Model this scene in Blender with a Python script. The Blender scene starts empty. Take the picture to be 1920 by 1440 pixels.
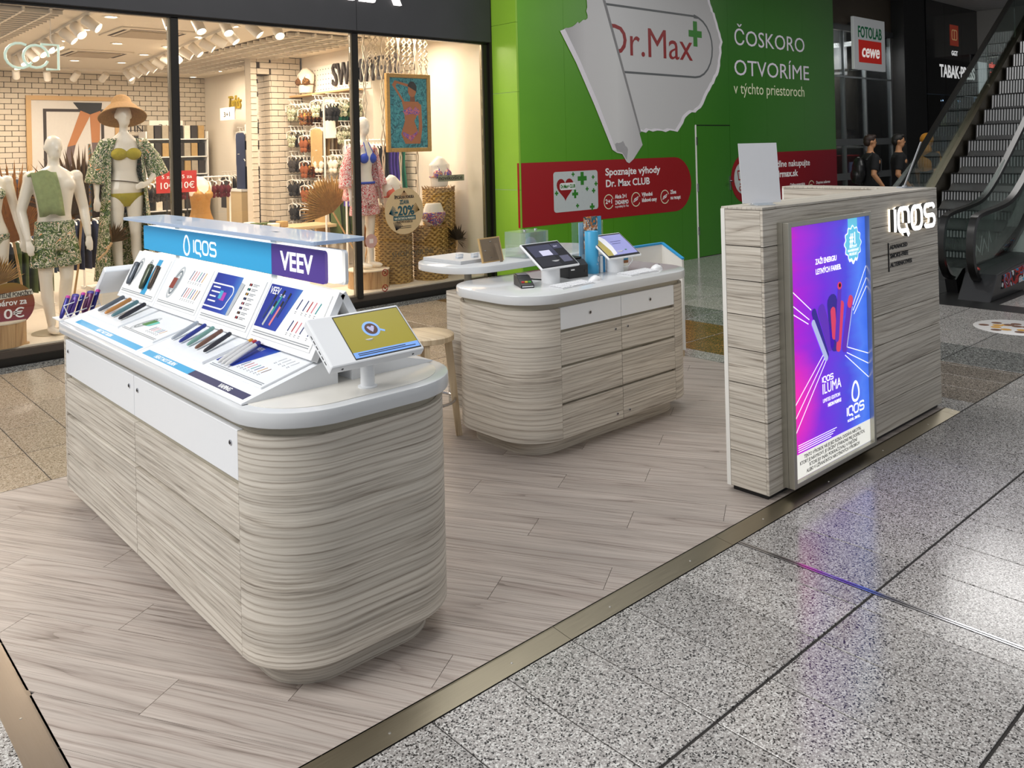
import bpy, bmesh, math, random
from mathutils import Vector, Matrix
S = bpy.context.scene
COL = S.collection
PI = math.pi
random.seed(7)

# ------------------------------------------------------------------ camera
F_PX, PPX, PPY = 1592.485, 960.0, 274.09
YAW, PITCH, ROLL = -0.7373, -0.0038, -0.0239
CAM = Vector((0, 0, 1.70))
def _rot():
    cy, sy = math.cos(YAW), math.sin(YAW); cp, sp = math.cos(PITCH), math.sin(PITCH); cr, sr = math.cos(ROLL), math.sin(ROLL)
    R0 = Matrix(((1, 0, 0), (0, 0, -1), (0, 1, 0)))
    Rz = Matrix(((cy, sy, 0), (-sy, cy, 0), (0, 0, 1)))
    Rx = Matrix(((1, 0, 0), (0, cp, -sp), (0, sp, cp)))
    Rr = Matrix(((cr, -sr, 0), (sr, cr, 0), (0, 0, 1)))
    return Rr @ Rx @ R0 @ Rz
RW = _rot()
cd = bpy.data.cameras.new('camera'); cam = bpy.data.objects.new('camera', cd); COL.objects.link(cam)
cd.sensor_fit = 'HORIZONTAL'; cd.sensor_width = 36.0; cd.lens = 36.0 * F_PX / 1920.0
cd.shift_x = 0.0; cd.shift_y = -(720 - PPY) / 1920.0
cd.clip_start = 0.05; cd.clip_end = 200
mw = Matrix((RW[0], -RW[1], -RW[2])).transposed().to_4x4(); mw.translation = CAM
cam.matrix_world = mw
S.camera = cam

# ------------------------------------------------------------------ world, exposure
wd = bpy.data.worlds.new('world'); S.world = wd; wd.use_nodes = True
bg = wd.node_tree.nodes['Background']; bg.inputs[0].default_value = (0.93, 0.96, 1.0, 1); bg.inputs[1].default_value = 0.43
vs = S.view_settings; vs.view_transform = 'Standard'; vs.look = 'None'; vs.exposure = 0.0; vs.gamma = 1.0; vs.use_curve_mapping = False

def area(name, loc, size, power, col=(1, 1, 1), rot=(0, 0, 0), sy=None):
    l = bpy.data.lights.new(name, 'AREA'); l.energy = power; l.color = col; l.size = size
    if sy: l.shape = 'RECTANGLE'; l.size_y = sy
    o = bpy.data.objects.new(name, l); COL.objects.link(o); o.location = loc; o.rotation_euler = rot
    return o
# mall ceiling luminaires high over the aisle and the kiosk
area('aisle_luminaire', (2.5, -1.0, 5.6), 2.6, 30, (1, .98, .95), sy=5)
area('aisle_luminaire', (4.5, 4.4, 5.8), 3.0, 125, (1, .98, .95), sy=3)
area('aisle_luminaire', (-2.6, 3.6, 4.6), 2.5, 330, (1, .98, .95), rot=(0, math.radians(-32), 0), sy=4)
area('aisle_luminaire', (13.0, 3.5, 4.7), 3.0, 150, (1, .98, .95), sy=3)

# ------------------------------------------------------------------ helpers
def ray(px, py):
    return RW.transposed() @ Vector(((px - PPX) / F_PX, (py - PPY) / F_PX, 1))
def on_y(px, py, Y): d = ray(px, py); return CAM + d * (Y / d.y)
def on_x(px, py, X): d = ray(px, py); return CAM + d * (X / d.x)
def on_z(px, py, Z): d = ray(px, py); return CAM + d * ((Z - CAM.z) / d.z)

def tag(o, label=None, cat=None, group=None, kind=None):
    if label: o['label'] = label
    if cat: o['category'] = cat
    if group: o['group'] = group
    if kind: o['kind'] = kind
    return o
def empty(name, loc=(0, 0, 0), rz=0, label=None, cat=None, group=None, kind=None):
    o = bpy.data.objects.new(name, None); COL.objects.link(o); o.empty_display_size = .1
    o.location = loc; o.rotation_euler = (0, 0, rz)
    return tag(o, label, cat, group, kind)
def link(name, me, mat=None, parent=None, loc=(0, 0, 0), rot=(0, 0, 0)):
    o = bpy.data.objects.new(name, me); COL.objects.link(o)
    if mat is not None and len(me.materials) == 0: me.materials.append(mat)
    o.parent = parent; o.location = loc
    if isinstance(rot, Matrix): o.rotation_euler = rot.to_euler()
    else: o.rotation_euler = rot
    return o
def meshdata(name, vs_, fs, smooth=False):
    me = bpy.data.meshes.new(name); me.from_pydata([tuple(v) for v in vs_], [], fs); me.update()
    bm = bmesh.new(); bm.from_mesh(me); bmesh.ops.recalc_face_normals(bm, faces=bm.faces); bm.to_mesh(me); bm.free()
    if smooth:
        for p in me.polygons: p.use_smooth = True
    return me
def mesh(name, vs_, fs, mat, parent=None, loc=(0, 0, 0), rot=(0, 0, 0), smooth=False):
    return link(name, meshdata(name, vs_, fs, smooth), mat, parent, loc, rot)
def boxdata(name, a, b, bevel=0, seg=2):
    x0, y0, z0 = [min(p, q) for p, q in zip(a, b)]; x1, y1, z1 = [max(p, q) for p, q in zip(a, b)]
    v = [(x0, y0, z0), (x1, y0, z0), (x1, y1, z0), (x0, y1, z0), (x0, y0, z1), (x1, y0, z1), (x1, y1, z1), (x0, y1, z1)]
    f = [(0, 3, 2, 1), (4, 5, 6, 7), (0, 1, 5, 4), (1, 2, 6, 5), (2, 3, 7, 6), (3, 0, 4, 7)]
    me = meshdata(name, v, f)
    if bevel:
        bm = bmesh.new(); bm.from_mesh(me)
        bmesh.ops.bevel(bm, geom=list(bm.edges), offset=bevel, segments=seg, affect='EDGES', profile=.5)
        bm.to_mesh(me); bm.free()
    return me
def box(name, a, b, mat, parent=None, bevel=0, loc=(0, 0, 0), rot=(0, 0, 0), seg=2):
    return link(name, boxdata(name, a, b, bevel, seg), mat, parent, loc, rot)
def prismdata(name, poly, axis, a0, a1, bevel=0, smooth=False):
    """poly: 2D outline; axis 'z' -> (x,y), 'y' -> (x,z), 'x' -> (y,z)"""
    def P(p, a): return {'z': (p[0], p[1], a), 'y': (p[0], a, p[1]), 'x': (a, p[0], p[1])}[axis]
    n = len(poly); v = [P(p, a0) for p in poly] + [P(p, a1) for p in poly]
    f = [tuple(range(n)), tuple(range(n, 2 * n))] + [(i, (i + 1) % n, n + (i + 1) % n, n + i) for i in range(n)]
    me = meshdata(name, v, f)
    if bevel:
        bm = bmesh.new(); bm.from_mesh(me)
        cap = [e for e in bm.edges if len(e.link_faces) == 2 and any(len(fc.verts) > 4 for fc in e.link_faces)] if n > 4 else list(bm.edges)
        bmesh.ops.bevel(bm, geom=cap, offset=bevel, segments=2, affect='EDGES', profile=.5)
        bm.to_mesh(me); bm.free()
    if smooth: smooth_by_angle(me)
    return me
def smooth_by_angle(me, ang=40):
    for p in me.polygons: p.use_smooth = True
    try: me.set_sharp_from_angle(angle=math.radians(ang))
    except Exception: pass
def prism(name, poly, axis, a0, a1, mat, parent=None, bevel=0, loc=(0, 0, 0), rot=(0, 0, 0), smooth=False):
    return link(name, prismdata(name, poly, axis, a0, a1, bevel, smooth), mat, parent, loc, rot)
def tubedata(name, path, r, n=8, closed=False, caps=True):
    path = [Vector(p) for p in path]; m = len(path); vs_, fs = [], []
    prev = None
    for i, p in enumerate(path):
        if closed: t = path[(i + 1) % m] - path[i - 1]
        else: t = (path[min(i + 1, m - 1)] - path[max(i - 1, 0)])
        t.normalize()
        ref = prev if prev is not None else (Vector((0, 0, 1)) if abs(t.z) < .9 else Vector((1, 0, 0)))
        u = ref - t * ref.dot(t)
        if u.length < 1e-5: u = Vector((1, 0, 0)) - t * t.x
        u.normalize(); w = t.cross(u); prev = u
        rr = r[i] if isinstance(r, (list, tuple)) else r
        for k in range(n):
            a = 2 * PI * k / n; vs_.append(p + (u * math.cos(a) + w * math.sin(a)) * rr)
    rings = m if closed else m - 1
    for i in range(rings):
        for k in range(n):
            a = i * n + k; b = i * n + (k + 1) % n; j = ((i + 1) % m) * n
            fs.append((a, b, j + (k + 1) % n, j + k))
    if caps and not closed: fs += [tuple(range(n)), tuple(range((m - 1) * n, m * n))]
    me = meshdata(name, vs_, fs); smooth_by_angle(me, 60); return me
def tube(name, path, r, mat, parent=None, n=8, closed=False, loc=(0, 0, 0), rot=(0, 0, 0)):
    return link(name, tubedata(name, path, r, n, closed), mat, parent, loc, rot)
def lathedata(name, prof, n=24, sx=1, sy=1):
    vs_, fs = [], []
    for r, z in prof:
        for k in range(n):
            a = 2 * PI * k / n; vs_.append((r * sx * math.cos(a), r * sy * math.sin(a), z))
    for i in range(len(prof) - 1):
        for k in range(n): fs.append((i * n + k, i * n + (k + 1) % n, (i + 1) * n + (k + 1) % n, (i + 1) * n + k))
    if prof[0][0] > 1e-6: fs.append(tuple(range(n)))
    if prof[-1][0] > 1e-6: fs.append(tuple(range((len(prof) - 1) * n, len(prof) * n)))
    me = meshdata(name, vs_, fs)
    bm = bmesh.new(); bm.from_mesh(me); bmesh.ops.remove_doubles(bm, verts=bm.verts, dist=1e-6); bm.to_mesh(me); bm.free()
    smooth_by_angle(me, 40); return me
def lathe(name, prof, mat, parent=None, loc=(0, 0, 0), rot=(0, 0, 0), n=24, sx=1, sy=1):
    return link(name, lathedata(name, prof, n, sx, sy), mat, parent, loc, rot)
def loftdata(name, rings, closed=True, caps=True, smooth=True):
    n = len(rings[0]); vs_ = [p for r in rings for p in r]; fs = []
    for i in range(len(rings) - 1):
        for k in range(n if closed else n - 1): fs.append((i * n + k, i * n + (k + 1) % n, (i + 1) * n + (k + 1) % n, (i + 1) * n + k))
    if caps and closed: fs += [tuple(range(n)), tuple(range((len(rings) - 1) * n, len(rings) * n))]
    me = meshdata(name, vs_, fs)
    if smooth: smooth_by_angle(me, 60)
    return me
def loft(name, rings, mat, parent=None, loc=(0, 0, 0), rot=(0, 0, 0), closed=True, caps=True, thick=0):
    o = link(name, loftdata(name, rings, closed, caps), mat, parent, loc, rot)
    if thick:
        m = o.modifiers.new('thickness', 'SOLIDIFY'); m.thickness = thick; m.offset = 0
    return o
def ell(cx, cy, z, rx, ry, n=20, a0=0, a1=2 * PI, full=True):
    return [(cx + rx * math.cos(a0 + (a1 - a0) * k / (n if full else n - 1)), cy + ry * math.sin(a0 + (a1 - a0) * k / (n if full else n - 1)), z) for k in range(n)]
def copytree(o, parent=None):
    c = o.copy(); COL.objects.link(c); c.parent = parent
    for ch in list(o.children): copytree(ch, c)
    return c
def join(name, datas, mat, parent=None, loc=(0, 0, 0), rot=(0, 0, 0)):
    """several mesh datas -> one mesh object (a single part)"""
    bm = bmesh.new()
    for d in datas: bm.from_mesh(d)
    me = bpy.data.meshes.new(name); bm.to_mesh(me); bm.free()
    for d in datas:
        if d.users == 0: bpy.data.meshes.remove(d)
    return link(name, me, mat, parent, loc, rot)

# ------------------------------------------------------------------ materials
MATS = {}
def _new(name):
    m = bpy.data.materials.new(name); m.use_nodes = True; nt = m.node_tree
    return m, nt, nt.nodes['Principled BSDF']
def lin(c):
    return tuple((x / 12.92 if x <= .04045 else ((x + .055) / 1.055) ** 2.4) for x in c)
def rgb(h):
    h = h.lstrip('#'); return lin(tuple(int(h[i:i + 2], 16) / 255 for i in (0, 2, 4)))
def plain(name, col, rough=.5, metal=0, var=.05, scale=30, emit=0, bump=0, spec=.5, coat=0):
    """procedural paint: base colour with a faint noise variation"""
    if name in MATS: return MATS[name]
    if isinstance(col, str): col = rgb(col)
    m, nt, b = _new(name); N = nt.nodes; L = nt.links
    tc = N.new('ShaderNodeTexCoord'); no = N.new('ShaderNodeTexNoise'); no.inputs['Scale'].default_value = scale; no.inputs['Detail'].default_value = 3
    L.new(tc.outputs['Object'], no.inputs['Vector'])
    mx = N.new('ShaderNodeMix'); mx.data_type = 'RGBA'
    mx.inputs['A'].default_value = (*[c * (1 - var) for c in col], 1); mx.inputs['B'].default_value = (*[min(1, c * (1 + var)) for c in col], 1)
    L.new(no.outputs['Fac'], mx.inputs['Factor']); L.new(mx.outputs['Result'], b.inputs['Base Color'])
    b.inputs['Roughness'].default_value = rough; b.inputs['Metallic'].default_value = metal
    b.inputs['Specular IOR Level'].default_value = spec; b.inputs['Coat Weight'].default_value = coat
    if emit:
        L.new(mx.outputs['Result'], b.inputs['Emission Color']); b.inputs['Emission Strength'].default_value = emit
    if bump:
        bp = N.new('ShaderNodeBump'); bp.inputs['Strength'].default_value = bump; bp.inputs['Distance'].default_value = .002
        L.new(no.outputs['Fac'], bp.inputs['Height']); L.new(bp.outputs['Normal'], b.inputs['Normal'])
    MATS[name] = m; return m
def wood(name, dark, mid, light, axis='z', rough=.45, freq=40, along=.9, spec=.4, warp=7.5):
    """laminate with streaky grain; 'axis' is the direction ACROSS the grain"""
    m, nt, b = _new(name); N = nt.nodes; L = nt.links
    tc = N.new('ShaderNodeTexCoord'); oi = N.new('ShaderNodeObjectInfo')
    off = N.new('ShaderNodeVectorMath'); off.operation = 'SCALE'; off.inputs[0].default_value = (3.1, 7.7, 5.3); L.new(oi.outputs['Random'], off.inputs['Scale'])
    add = N.new('ShaderNodeVectorMath'); L.new(tc.outputs['Object'], add.inputs[0]); L.new(off.outputs[0], add.inputs[1])
    # slow warp makes the cathedral figures
    w1 = N.new('ShaderNodeMapping'); w1.inputs['Scale'].default_value = tuple(4.0 if a == axis else .38 for a in 'xyz'); L.new(add.outputs[0], w1.inputs[0])
    n1 = N.new('ShaderNodeTexNoise'); n1.inputs['Scale'].default_value = 1.3; n1.inputs['Detail'].default_value = 3; n1.inputs['Roughness'].default_value = .35; L.new(w1.outputs[0], n1.inputs['Vector'])
    sx = N.new('ShaderNodeSeparateXYZ'); L.new(add.outputs[0], sx.inputs[0])
    ax = sx.outputs['xyz'.index(axis)]
    m1 = N.new('ShaderNodeMath'); m1.operation = 'MULTIPLY'; m1.inputs[1].default_value = freq; L.new(ax, m1.inputs[0])
    m2 = N.new('ShaderNodeMath'); m2.operation = 'MULTIPLY_ADD'; m2.inputs[1].default_value = warp; L.new(n1.outputs['Fac'], m2.inputs[0]); L.new(m1.outputs[0], m2.inputs[2])
    fr = N.new('ShaderNodeMath'); fr.operation = 'FRACT'; L.new(m2.outputs[0], fr.inputs[0])
    # fine streaks
    w2 = N.new('ShaderNodeMapping'); w2.inputs['Scale'].default_value = tuple(90 if a == axis else along * 2.2 for a in 'xyz'); L.new(add.outputs[0], w2.inputs[0])
    n2 = N.new('ShaderNodeTexNoise'); n2.inputs['Scale'].default_value = 1.5; n2.inputs['Detail'].default_value = 5; n2.inputs['Roughness'].default_value = .65; L.new(w2.outputs[0], n2.inputs['Vector'])
    w3 = N.new('ShaderNodeMapping'); w3.inputs['Scale'].default_value = tuple(9 if a == axis else along * .5 for a in 'xyz'); L.new(add.outputs[0], w3.inputs[0])
    n3 = N.new('ShaderNodeTexNoise'); n3.inputs['Scale'].default_value = 1.0; n3.inputs['Detail'].default_value = 3; L.new(w3.outputs[0], n3.inputs['Vector'])
    r1 = N.new('ShaderNodeValToRGB'); e = r1.color_ramp.elements
    e[0].position = .0; e[0].color = (*dark, 1); e[1].position = 1; e[1].color = (*mid, 1)
    for pos, c in ((.07, mid), (.22, light), (.80, light)):
        q = r1.color_ramp.elements.new(pos); q.color = (*c, 1)
    L.new(fr.outputs[0], r1.inputs[0])
    r2 = N.new('ShaderNodeValToRGB'); e = r2.color_ramp.elements
    e[0].position = .34; e[0].color = (*dark, 1); e[1].position = .62; e[1].color = (*light, 1); q = r2.color_ramp.elements.new(.47); q.color = (*mid, 1)
    L.new(n2.outputs['Fac'], r2.inputs[0])
    r3 = N.new('ShaderNodeMapRange'); r3.inputs['From Min'].default_value = .3; r3.inputs['From Max'].default_value = .7; r3.inputs['To Min'].default_value = .15; r3.inputs['To Max'].default_value = .8; L.new(n3.outputs['Fac'], r3.inputs['Value'])
    mx = N.new('ShaderNodeMix'); mx.data_type = 'RGBA'; L.new(r3.outputs[0], mx.inputs['Factor']); L.new(r2.outputs[0], mx.inputs['A']); L.new(r1.outputs[0], mx.inputs['B'])
    w4 = N.new('ShaderNodeMapping'); w4.inputs['Scale'].default_value = tuple(14 if a == axis else .5 for a in 'xyz'); L.new(add.outputs[0], w4.inputs[0])
    n4 = N.new('ShaderNodeTexNoise'); n4.inputs['Scale'].default_value = 1.0; n4.inputs['Detail'].default_value = 2; L.new(w4.outputs[0], n4.inputs['Vector'])
    r4 = N.new('ShaderNodeMapRange'); r4.inputs['From Min'].default_value = .3; r4.inputs['From Max'].default_value = .7; r4.inputs['To Min'].default_value = .86; r4.inputs['To Max'].default_value = 1.10; L.new(n4.outputs['Fac'], r4.inputs['Value'])
    sc4 = N.new('ShaderNodeVectorMath'); sc4.operation = 'SCALE'; L.new(mx.outputs['Result'], sc4.inputs[0]); L.new(r4.outputs[0], sc4.inputs['Scale'])
    L.new(sc4.outputs[0], b.inputs['Base Color'])
    b.inputs['Roughness'].default_value = rough; b.inputs['Specular IOR Level'].default_value = spec
    bp = N.new('ShaderNodeBump'); bp.inputs['Strength'].default_value = .12; bp.inputs['Distance'].default_value = .001; L.new(n2.outputs['Fac'], bp.inputs['Height']); L.new(bp.outputs['Normal'], b.inputs['Normal'])
    MATS[name] = m; return m
def granite(name, base, dark, light, rough=.16, scale=170, var=.12):
    m, nt, b = _new(name); N = nt.nodes; L = nt.links
    g = N.new('ShaderNodeNewGeometry'); oi = N.new('ShaderNodeObjectInfo')
    v = N.new('ShaderNodeTexVoronoi'); v.inputs['Scale'].default_value = scale; L.new(g.outputs['Position'], v.inputs['Vector'])
    n = N.new('ShaderNodeTexNoise'); n.inputs['Scale'].default_value = scale * .8; n.inputs['Detail'].default_value = 2; L.new(g.outputs['Position'], n.inputs['Vector'])
    sp = N.new('ShaderNodeSeparateColor'); L.new(v.outputs['Color'], sp.inputs[0])
    r = N.new('ShaderNodeValToRGB'); e = r.color_ramp.elements; e[0].position = 0; e[0].color = (*dark, 1); e[1].position = 1; e[1].color = (*light, 1)
    for pos, c in ((.14, dark), (.22, base), (.7, base), (.8, light)):
        q = e.new(pos); q.color = (*c, 1)
    L.new(sp.outputs[0], r.inputs[0])
    mr = N.new('ShaderNodeMapRange'); mr.inputs['To Min'].default_value = 1 - var; mr.inputs['To Max'].default_value = 1 + var; L.new(oi.outputs['Random'], mr.inputs['Value'])
    mr2 = N.new('ShaderNodeMapRange'); mr2.inputs['From Min'].default_value = .3; mr2.inputs['From Max'].default_value = .7; mr2.inputs['To Min'].default_value = .8; mr2.inputs['To Max'].default_value = 1.2; L.new(n.outputs['Fac'], mr2.inputs['Value'])
    mm = N.new('ShaderNodeMath'); mm.operation = 'MULTIPLY'; L.new(mr.outputs[0], mm.inputs[0]); L.new(mr2.outputs[0], mm.inputs[1])
    sc = N.new('ShaderNodeVectorMath'); sc.operation = 'SCALE'; L.new(r.outputs[0], sc.inputs[0]); L.new(mm.outputs[0], sc.inputs['Scale'])
    L.new(sc.outputs[0], b.inputs['Base Color']); b.inputs['Roughness'].default_value = rough; b.inputs['Specular IOR Level'].default_value = .5
    MATS[name] = m; return m
def brushed(name, col, rough=.3, axis='y'):
    m, nt, b = _new(name); N = nt.nodes; L = nt.links
    tc = N.new('ShaderNodeTexCoord'); mp = N.new('ShaderNodeMapping'); mp.inputs['Scale'].default_value = tuple(120 if a == axis else 3 for a in 'xyz'); L.new(tc.outputs['Object'], mp.inputs[0])
    n = N.new('ShaderNodeTexNoise'); n.inputs['Scale'].default_value = 2; n.inputs['Detail'].default_value = 4; L.new(mp.outputs[0], n.inputs['Vector'])
    r = N.new('ShaderNodeMapRange'); r.inputs['To Min'].default_value = rough * .7; r.inputs['To Max'].default_value = rough * 1.4; L.new(n.outputs['Fac'], r.inputs['Value']); L.new(r.outputs[0], b.inputs['Roughness'])
    mx = N.new('ShaderNodeMix'); mx.data_type = 'RGBA'; mx.inputs['A'].default_value = (*[c * .8 for c in col], 1); mx.inputs['B'].default_value = (*col, 1); L.new(n.outputs['Fac'], mx.inputs['Factor']); L.new(mx.outputs['Result'], b.inputs['Base Color'])
    b.inputs['Metallic'].default_value = 1
    MATS[name] = m; return m
def glass(name, tint=(1, 1, 1), refl=.08, rough=.02, opac=0.0):
    """thin pane: transparent with a fresnel reflection"""
    m = bpy.data.materials.new(name); m.use_nodes = True; nt = m.node_tree; N = nt.nodes; L = nt.links; N.clear()
    out = N.new('ShaderNodeOutputMaterial'); tr = N.new('ShaderNodeBsdfTransparent'); gl = N.new('ShaderNodeBsdfGlossy'); lw = N.new('ShaderNodeLayerWeight')
    no = N.new('ShaderNodeTexNoise'); no.inputs['Scale'].default_value = 2.0
    mr0 = N.new('ShaderNodeMapRange'); mr0.inputs['To Min'].default_value = rough * .8; mr0.inputs['To Max'].default_value = rough * 1.2 + .001; L.new(no.outputs['Fac'], mr0.inputs['Value']); L.new(mr0.outputs[0], gl.inputs['Roughness'])
    tr.inputs[0].default_value = (*tint, 1); gl.inputs[0].default_value = (1, 1, 1, 1); lw.inputs[0].default_value = .25
    mr = N.new('ShaderNodeMapRange'); mr.inputs['To Min'].default_value = refl * .35; mr.inputs['To Max'].default_value = min(1, refl * 8); L.new(lw.outputs['Fresnel'], mr.inputs['Value'])
    mx = N.new('ShaderNodeMixShader'); L.new(mr.outputs[0], mx.inputs[0]); L.new(tr.outputs[0], mx.inputs[1]); L.new(gl.outputs[0], mx.inputs[2])
    last = mx
    if opac:
        df = N.new('ShaderNodeBsdfDiffuse'); df.inputs[0].default_value = (*tint, 1); m2 = N.new('ShaderNodeMixShader'); m2.inputs[0].default_value = opac
        L.new(mx.outputs[0], m2.inputs[1]); L.new(df.outputs[0], m2.inputs[2]); last = m2
    L.new(last.outputs[0], out.inputs[0]); MATS[name] = m; return m
def ramp_mat(name, stops, axis='x', lo=0, hi=1, emit=0, rough=.4, noise=0):
    """colour ramp along an object axis (printed artwork, lit panels)"""
    m, nt, b = _new(name); N = nt.nodes; L = nt.links
    tc = N.new('ShaderNodeTexCoord'); sx = N.new('ShaderNodeSeparateXYZ'); L.new(tc.outputs['Object'], sx.inputs[0])
    mr = N.new('ShaderNodeMapRange'); mr.inputs['From Min'].default_value = lo; mr.inputs['From Max'].default_value = hi; L.new(sx.outputs['xyz'.index(axis)], mr.inputs['Value'])
    src = mr.outputs[0]
    if noise:
        no = N.new('ShaderNodeTexNoise'); no.inputs['Scale'].default_value = 4; L.new(tc.outputs['Object'], no.inputs['Vector'])
        ma = N.new('ShaderNodeMath'); ma.operation = 'MULTIPLY_ADD'; ma.inputs[1].default_value = noise; L.new(no.outputs['Fac'], ma.inputs[0]); L.new(src, ma.inputs[2]); src = ma.outputs[0]
    r = N.new('ShaderNodeValToRGB'); e = r.color_ramp.elements
    e[0].position = stops[0][0]; e[0].color = (*stops[0][1], 1); e[1].position = stops[-1][0]; e[1].color = (*stops[-1][1], 1)
    for p, c in stops[1:-1]:
        q = e.new(p); q.color = (*c, 1)
    L.new(src, r.inputs[0]); L.new(r.outputs[0], b.inputs['Base Color']); b.inputs['Roughness'].default_value = rough
    if emit: L.new(r.outputs[0], b.inputs['Emission Color']); b.inputs['Emission Strength'].default_value = emit
    MATS[name] = m; return m
def speckle(name, cols, scale=12, rough=.8, distort=1.5):
    """printed fabric: blotches of several colours"""
    m, nt, b = _new(name); N = nt.nodes; L = nt.links
    tc = N.new('ShaderNodeTexCoord'); n = N.new('ShaderNodeTexNoise'); n.inputs['Scale'].default_value = scale; n.inputs['Detail'].default_value = 4; n.inputs['Distortion'].default_value = distort; L.new(tc.outputs['Object'], n.inputs['Vector'])
    r = N.new('ShaderNodeValToRGB'); r.color_ramp.interpolation = 'CONSTANT'; e = r.color_ramp.elements; k = len(cols)
    e[0].position = 0; e[0].color = (*cols[0], 1); e[1].position = .3 + .42 * (k - 1) / k; e[1].color = (*cols[-1], 1)
    for i in range(1, k - 1):
        q = e.new(.3 + .42 * i / k); q.color = (*cols[i], 1)
    L.new(n.outputs['Fac'], r.inputs[0]); L.new(r.outputs[0], b.inputs['Base Color']); b.inputs['Roughness'].default_value = rough
    MATS[name] = m; return m

# ------------------------------------------------------------------ lettering and flat strokes
R_FRONT = Matrix.Rotation(PI / 2, 3, 'X')                                  # reads on a wall facing -Y
R_LEFT = Matrix.Rotation(-PI / 2, 3, 'Z') @ Matrix.Rotation(PI / 2, 3, 'X')  # reads on a wall facing -X
def textdata(body, size, align='LEFT', xs=1.0, ext=.001, bold=0, spacing=1.0, shear=0):
    cu = bpy.data.curves.new('lettering', 'FONT'); cu.body = body; cu.size = size; cu.align_x = align; cu.extrude = ext; cu.offset = bold; cu.space_character = spacing; cu.shear = shear
    cu.resolution_u = 3
    o = bpy.data.objects.new('lettering', cu); COL.objects.link(o)
    dg = bpy.context.evaluated_depsgraph_get(); me = bpy.data.meshes.new_from_object(o.evaluated_get(dg))
    bpy.data.objects.remove(o); bpy.data.curves.remove(cu); me.name = 'lettering'; me.materials.clear()
    if xs != 1.0: me.transform(Matrix.Diagonal((xs, 1, 1, 1)))
    return me
def text(body, size, mat, parent, loc, rot=R_FRONT, align='LEFT', xs=1.0, ext=.001, bold=0, spacing=1.0, name='lettering', shear=0):
    return link(name, textdata(body, size, align, xs, ext, bold, spacing, shear), mat, parent, loc, rot)
def strokedata(name, polys, w, d):
    """flat ribbons of width w and depth d along 2D polylines (local XY, front face at +d)"""
    vs_, fs = [], []
    for poly, closed in polys:
        P = [Vector((p[0], p[1])) for p in poly]; m = len(P); base = len(vs_)
        for i in range(m):
            a = P[i - 1] if (i > 0 or closed) else None; c = P[(i + 1) % m] if (i < m - 1 or closed) else None; p = P[i]
            t1 = (p - a).normalized() if a is not None else None; t2 = (c - p).normalized() if c is not None else None
            t = t1 if t2 is None else (t2 if t1 is None else (t1 + t2))
            if t.length < 1e-6: t = t1
            t = t.normalized(); nrm = Vector((-t.y, t.x)); k = 1.0
            if t1 is not None and t2 is not None: k = 1 / max(.5, abs(nrm.dot(Vector((-t1.y, t1.x)))))
            for sgn in (1, -1):
                q = p + nrm * (sgn * w / 2 * k)
                vs_.append((q.x, q.y, 0)); vs_.append((q.x, q.y, d))
        for i in range(m if closed else m - 1):
            a = base + 4 * i; b = base + 4 * ((i + 1) % m)
            fs += [(a + 1, a + 3, b + 3, b + 1), (a, b, b + 2, a + 2), (a, a + 1, b + 1, b), (a + 2, b + 2, b + 3, a + 3)]
        if not closed:
            a = base; b = base + 4 * (m - 1); fs += [(a, a + 2, a + 3, a + 1), (b, b + 1, b + 3, b + 2)]
    return meshdata(name, vs_, fs)
def strokes(name, polys, w, d, mat, parent, loc, rot=R_FRONT): return link(name, strokedata(name, polys, w, d), mat, parent, loc, rot)
def arc(cx, cy, r, a0, a1, n=6, ry=None):
    ry = ry or r
    return [(cx + r * math.cos(math.radians(a0 + (a1 - a0) * i / n)), cy + ry * math.sin(math.radians(a0 + (a1 - a0) * i / n))) for i in range(n + 1)]
def rrect(x0, y0, x1, y1, r, n=5):
    return arc(x1 - r, y0 + r, r, -90, 0, n) + arc(x1 - r, y1 - r, r, 0, 90, n) + arc(x0 + r, y1 - r, r, 90, 180, n) + arc(x0 + r, y0 + r, r, 180, 270, n)
def flat(name, poly, mat, parent, loc, rot=R_FRONT, d=.0012):
    """thin printed shape: outline in local XY"""
    n = len(poly); v = [(p[0], p[1], 0) for p in poly] + [(p[0], p[1], d) for p in poly]
    f = [tuple(range(n)), tuple(range(n, 2 * n))] + [(i, (i + 1) % n, n + (i + 1) % n, n + i) for i in range(n)]
    return link(name, meshdata(name, v, f), mat, parent, loc, rot)
def disc(r, n=24, cx=0, cy=0, ry=None): return arc(cx, cy, r, 0, 360 - 360 / n, n - 1, ry)
# the rounded wordmark of the kiosk, cap height 1, one polyline set per letter
def wordmark():
    I = [([(0, 0), (0, 1)], False)]
    r = .30
    Q = [([(1.42, .30)] + arc(1.42 - r, 1 - r, r, 0, 90, 5) + arc(.34 + r, 1 - r, r, 90, 180, 5) + arc(.34 + r, r, r, 180, 270, 5) + [(1.18, 0), (1.24, -.04), (1.40, -.24)], False)]
    O = [(rrect(1.76, 0, 2.84, 1.0, .34, 5), True)]
    Sx = [([(4.26, .82)] + arc(4.26 - .2, 1 - .2, .2, 20, 90, 4) + arc(3.18 + .25, .75, .25, 90, 270, 7) + arc(4.30 - .25, .25, .25, 90, -90, 7) + arc(3.18 + .2, .2, .2, 270, 200, 4), False)]
    return [I, Q, O, Sx]
def drop_icon():
    return [([(.37 * math.sin(t) * (1 - .25 * math.cos(t)), .5 + .5 * math.cos(t)) for t in [2 * PI * i / 24 for i in range(24)]], True)]
def scaled(polys, s, ox=0, oy=0): return [([(p[0] * s + ox, p[1] * s + oy) for p in poly], c) for poly, c in polys]
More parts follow.
